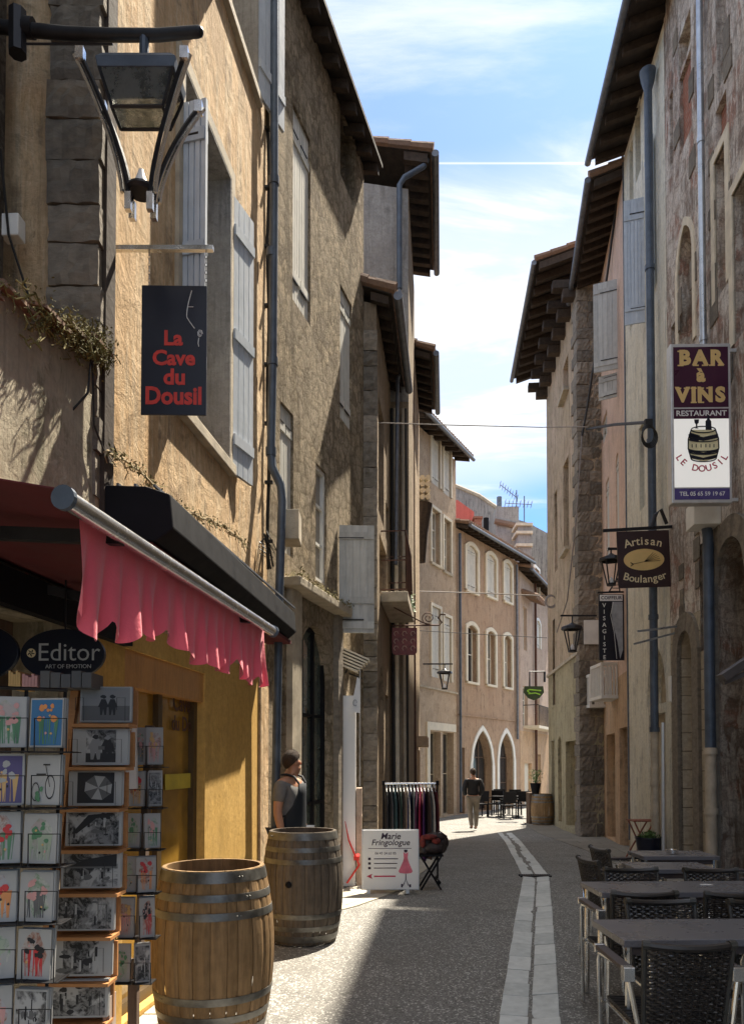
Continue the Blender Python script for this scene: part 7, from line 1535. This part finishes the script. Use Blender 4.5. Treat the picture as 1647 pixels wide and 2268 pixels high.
# ---- terrace: woven armchairs and tables
M['wicker'] = island('black_brown_wicker', (0.012, 0.010, 0.009), (0.035, 0.028, 0.024), 0.35, 0.2, 20, (1, 1, 1), 0, 0.4, spec=0.6)
M['wrap'] = plain('wicker_wrap', (0.05, 0.046, 0.038), 0.5, 0, 0.3, 30, 0.3)
M['arm_wood'] = plain('grey_brown_armrest', (0.085, 0.065, 0.06), 0.5, 0, 0.2, 10)
M['table_top'] = plain('dark_grey_laminate', (0.15, 0.145, 0.155), 0.28, 0, 0.06, 5, 0.0, spec=0.6)
def make_chair():
    r = thing('woven_armchair', None, 'chair')
    fr = MB()
    for s in (-1, 1):
        fr.tube([(s * .225, .22, 0), (s * .235, .21, .60), (s * .235, .18, .635), (s * .235, -.14, .655), (s * .235, -.22, .63), (s * .20, -.235, .42), (s * .215, -.27, 0)], .0115, 8)
        fr.tube([(s * .20, .20, .40), (s * .20, -.22, .40)], .010, 6)
    fr.tube([(-.22, .20, .40), (.22, .20, .40)], .010, 6); fr.tube([(-.2, -.22, .38), (.2, -.22, .38)], .010, 6); fr.build('frame', M['alu'], r, smooth=True)
    for s in (-1, 1):
        a = MB(); a.box(s * .235 - .024, s * .235 + .024, -.19, .19, .655, .675); ar = a.build('armrest', M['arm_wood'], r, bevel=.004)
        c = MB(); c.box(s * .235 - .025, s * .235 + .025, -.235, -.19, .615, .677); c.build('end_cap', M['alu'], ar, bevel=.003); c = MB(); c.box(s * .235 - .025, s * .235 + .025, .19, .215, .635, .677); c.build('end_cap', M['alu'], ar, bevel=.003)
    def bk(x, z):                                   # back surface, curved in plan and leaning back
        t = (z - .40) / .40; return Vector((x * (0.93 + .08 * t), -.215 - .075 * t - .02 * (1 - (x / .18) ** 2), z))
    w = MB(); n = 30
    for i in range(n):
        z = .40 + .365 * i / (n - 1); P = []
        for k in range(29):
            x = -.175 + .35 * k / 28; P.append(bk(x, z + .0015 * math.sin(k * 1.3 + i)) + Vector((0, .006 * math.sin(math.pi * k / 2.0 + math.pi * i) , 0)))
        w.tube(P, .0058, 4)
    for k in range(10): x = -.175 + .35 * k / 9; w.tube([bk(x, z) for z in (.385, .5, .62, .78)], .005, 4)
    w.build('backrest', M['wicker'], r)
    t = MB(); t.tube([bk(x, .785 - .012 * (1 - (x / .18) ** 2)) for x in [-.185 + .37 * k / 12 for k in range(13)]], .017, 8); tp = t.build('top_rail', M['wicker'], r, smooth=True)
    for s in (-1, 1): c = MB(); c.tube([bk(s * .165, .785), bk(s * .195, .786)], .021, 8); c.tube([bk(s * .188, .79), bk(s * .185, .40)], .011, 6); c.build('corner_wrap', M['wrap'], tp)
    b = MB(); b.tube([(-.2, -.225, .385), (.2, -.225, .385)], .014, 8); b.build('lower_rail', M['wrap'], r, smooth=True)
    s_ = MB()
    for i in range(20): y = -.19 + .40 * i / 19; s_.tube([(-.195, y, .415), (-.1, y, .41 + .003 * (i % 2)), (0, y, .408), (.1, y, .41 + .003 * (i % 2)), (.195, y, .415)], .011, 5)
    s_.build('seat', M['wicker'], r)
    return r
proto = make_chair(); used = False
def place(px_or_x, y, yaw, label):
    global used
    o = proto if not used else copy_tree(proto); used = True
    o.location = (px_or_x, y, gz(y) + 0.006); o.rotation_euler = (0, 0, yaw); o['label'] = label; o['category'] = 'chair'; o['group'] = 'woven armchairs on the terrace'; return o
YW = R(-8)
chairs = [(1.34, 3.54, 0, 'dark woven armchair with its back to the viewer, nearest on the terrace'), (2.02, 3.50, 0, 'dark woven armchair cut off by the right edge beside the nearest one'),
          (1.60, 3.98, math.pi, 'dark woven armchair facing the viewer across the nearest table, left one'), (2.16, 3.96, math.pi, 'dark woven armchair facing the viewer at the right end of the nearest table'),
          (1.60, 4.80, 0, 'dark woven armchair seen from behind at the left end of the second table'), (2.14, 4.78, 0, 'dark woven armchair seen from behind at the right end of the second table'),
          (1.86, 5.23, math.pi, 'dark woven armchair facing the viewer beyond the second table, left one'), (2.42, 5.20, math.pi, 'dark woven armchair facing the viewer beyond the second table, right one'),
          (1.98, 6.08, R(-82), 'dark woven armchair seen side on at the left end of the third table'), (2.30, 6.85, R(-82), 'dark woven armchair seen side on at the left end of the farthest table'),
          (2.95, 6.1, R(85), 'dark woven armchair seen side on at the right end of the third table')]
for x_, y_, a_, l_ in chairs: place(x_, y_, a_, l_)
def table(x, y, w, d, yaw, label):
    r = thing('terrace_table', label, 'table', (0, 0, 0), 'tables on the terrace'); z = 0.74
    t = MB(); t.box(-w / 2, w / 2, -d / 2, d / 2, z - .035, z); tt = t.build('table_top', M['table_top'], r, bevel=.004)
    l = MB()
    for i in range(int(d / .1)): l.box(-w / 2 + .002, w / 2 - .002, -d / 2 + (i + .97) * .1, -d / 2 + (i + 1) * .1, z, z + .0008)
    for sx in (-1, 1):
        for sy in (-1, 1):
            g = MB(); g.tube([(sx * (w / 2 - .035), sy * (d / 2 - .04), z - .035), (sx * (w / 2 - .03), sy * (d / 2 - .035), 0)], .017, 8); g.build('leg', M['alu'], r, smooth=True)
    g = MB(); g.box(-w / 2 + .03, w / 2 - .03, -d / 2 + .03, -d / 2 + .05, z - .075, z - .035); g.box(-w / 2 + .03, w / 2 - .03, d / 2 - .05, d / 2 - .03, z - .075, z - .035); g.build('apron_rail', M['arm_wood'], r)
    r.location = (x, y, gz(y) + 0.006); r.rotation_euler = (0, 0, yaw); return r
table(1.15 + 0.62, 3.79, 1.24, 0.46, R(2), 'dark grey terrace table nearest the viewer, behind the nearest armchair')
table(1.43 + 0.62, 5.05, 1.24, 0.44, R(2), 'dark grey terrace table in the second row, two armchairs before it')
table(2.34, 6.05, 0.62, 0.42, R(0), 'dark grey terrace table in the third row')
table(2.68, 6.85, 0.66, 0.42, R(0), 'dark grey terrace table farthest from the viewer with a glass ashtray')
mb = MB(); c = Vector((2.66, 6.8, 0.752)); mb.lathe([(0.05, 0), (0.055, 0.035), (0.048, 0.035), (0.04, 0.01), (0, 0.01)], c, 14); tag(mb.build('glass_ashtray', M['alu'], smooth=True), 'small shiny ashtray on the farthest terrace table', 'ashtray')
for (x_, y_, lab) in ((1.93, 3.82, 'white slip of paper on the nearest terrace table'), (2.22, 5.1, 'white slip of paper on the terrace table in the second row')):
    mb = MB(); mb.box(x_ - .04, x_ + .04, y_ - .012, y_ + .02, 0.7475, 0.7495); tag(mb.build('paper_slip', M['sign_white']), lab, 'paper')

# ---- red bistro table and planter by the right wall
d_ = 13.5; g0 = gz(d_); a, b = at(1393, 1815, d_), at(1447, 1815, d_); bt = thing('bistro_table', 'small red-brown folding bistro table beside the black planter', 'table', ((a.x + b.x) / 2, d_, g0)); M['red_brown'] = plain('red_brown_slats', (0.24, 0.07, 0.04), 0.5, 0, 0.2, 8)
mb = MB()
for i in range(6): mb.box(a.x + 0.075 * i, a.x + 0.075 * i + 0.06, d_ - 0.2, d_ + 0.2, a.z - 0.02, a.z)
mb.build('table_top', M['red_brown'], bt)
for yy in (d_ - 0.16, d_ + 0.16):
    mb = MB(); mb.beam((a.x + 0.03, yy, a.z - 0.02), (b.x - 0.1, yy, g0 + 0.01), 0.02, 0.03, (0, 1, 0)); mb.build('leg', M['red_brown'], bt); mb = MB(); mb.beam((b.x - 0.06, yy, a.z - 0.02), (a.x - 0.02, yy, g0 + 0.01), 0.02, 0.03, (0, 1, 0)); mb.build('leg', M['red_brown'], bt)
d_ = 12.75; g0 = gz(d_); c = at(1437, 1890, d_); pl = thing('planter', 'black tapering planter with a small green plant by the drainpipe', 'planter', (c.x, d_, g0)); mb = MB(); mb.lathe([(0, 0), (0.155, 0), (0.225, 0.40), (0.235, 0.40), (0.235, 0.43), (0.215, 0.43), (0.21, 0.38), (0, 0.38)], (c.x, d_, g0 + 0.014), 28); mb.build('pot', M['navy_black'], pl, smooth=True)
mb = MB(); rnd = random.Random(13)
for i in range(420):
    a_ = rnd.uniform(0, 6.28); r_ = rnd.uniform(0, 0.17); p = Vector((c.x + r_ * math.cos(a_), d_ + r_ * math.sin(a_), g0 + 0.40 + rnd.uniform(0, 0.16) * (1 - r_ * 2.5))); u_ = Vector((rnd.uniform(-1, 1), rnd.uniform(-1, 1), rnd.uniform(0, 1.5))).normalized() * 0.035; v_ = u_.orthogonal().normalized() * 0.009; mb.poly(p - u_, p + v_, p + u_, p - v_)
mb.build('foliage', M['leaf'], pl)

# ---- far terrace
def far_chair(x, y, yaw, lab):
    r = thing('cafe_chair', lab, 'chair', (0, 0, 0), 'black cafe chairs at the far terrace'); m_ = MB(); m_.box(-.23, .23, -.22, .22, .43, .47); m_.build('seat', M['black'], r); m_ = MB(); m_.box(-.22, .22, -.25, -.21, .55, .92); m_.build('backrest', M['black'], r)
    for sx in (-1, 1):
        for sy in (-1, 1): m_ = MB(); m_.box(sx * .21 - .018, sx * .21 + .018, sy * .21 - .018, sy * .21 + .018, 0, .43 if sy > 0 else .6); m_.build('leg', M['black'], r)
        m_ = MB(); m_.box(sx * .23 - .02, sx * .23 + .02, -.22, .2, .64, .67); m_.build('armrest', M['black'], r)
    r.location = (x, y, gz(y) + .004); r.rotation_euler = (0, 0, yaw)
for i, (px, d_, a_, lab) in enumerate(((1062, 27.0, 0.4, 'black cafe chair at the left end of the far terrace'), (1095, 27.2, 2.6, 'black cafe chair left of the first far table'), (1124, 26.2, 0.1, 'black cafe chair in front between the two far tables'), (1140, 28.0, 3.0, 'black cafe chair behind the two far tables'), (1160, 26.4, 2.9, 'black cafe chair right of the second far table'), (1108, 28.4, 3.2, 'black cafe chair standing against the foot of the white arches'))):
    far_chair(at(px, 1700, d_).x, d_, a_, lab)
for px, d_, lab in ((1108, 27.0, 'small black round table, left of the two on the far terrace'), (1146, 27.0, 'small black round table, right of the two on the far terrace')):
    x_ = at(px, 1700, d_).x; r = thing('cafe_table', lab, 'table', (x_, d_, gz(d_))); m_ = MB(); m_.lathe([(0, .74), (.32, .74), (.32, .71), (0, .71)], (x_, d_, gz(d_)), 20); m_.build('table_top', M['black'], r); m_ = MB(); m_.lathe([(.03, .71), (.03, .04), (.2, .02), (.2, 0)], (x_, d_, gz(d_)), 12); m_.build('pedestal', M['black'], r)
# faint lettering on the shop glass
T = frame(f1.P(f1.hit(400, 1580, -0.1)[0], f1.hit(400, 1580, -0.1)[1], -0.1), f1.U * 1.0)
mb = MB(T); mb.text('Cave', 0.17, (0.0, 0.07), -0.012, 0.002, 0.02); mb.text('du Dousil', 0.15, (0.1, -0.08), -0.012, 0.002, 0.02); mb.build('glass_lettering', M['rust'], r1)
mb = MB(T); mb.box(-0.3, 0.45, -0.012, -0.009, -0.55, -0.44); mb.build('glass_sticker', plain('yellow_sticker', (0.45, 0.36, 0.05), 0.5), r1)
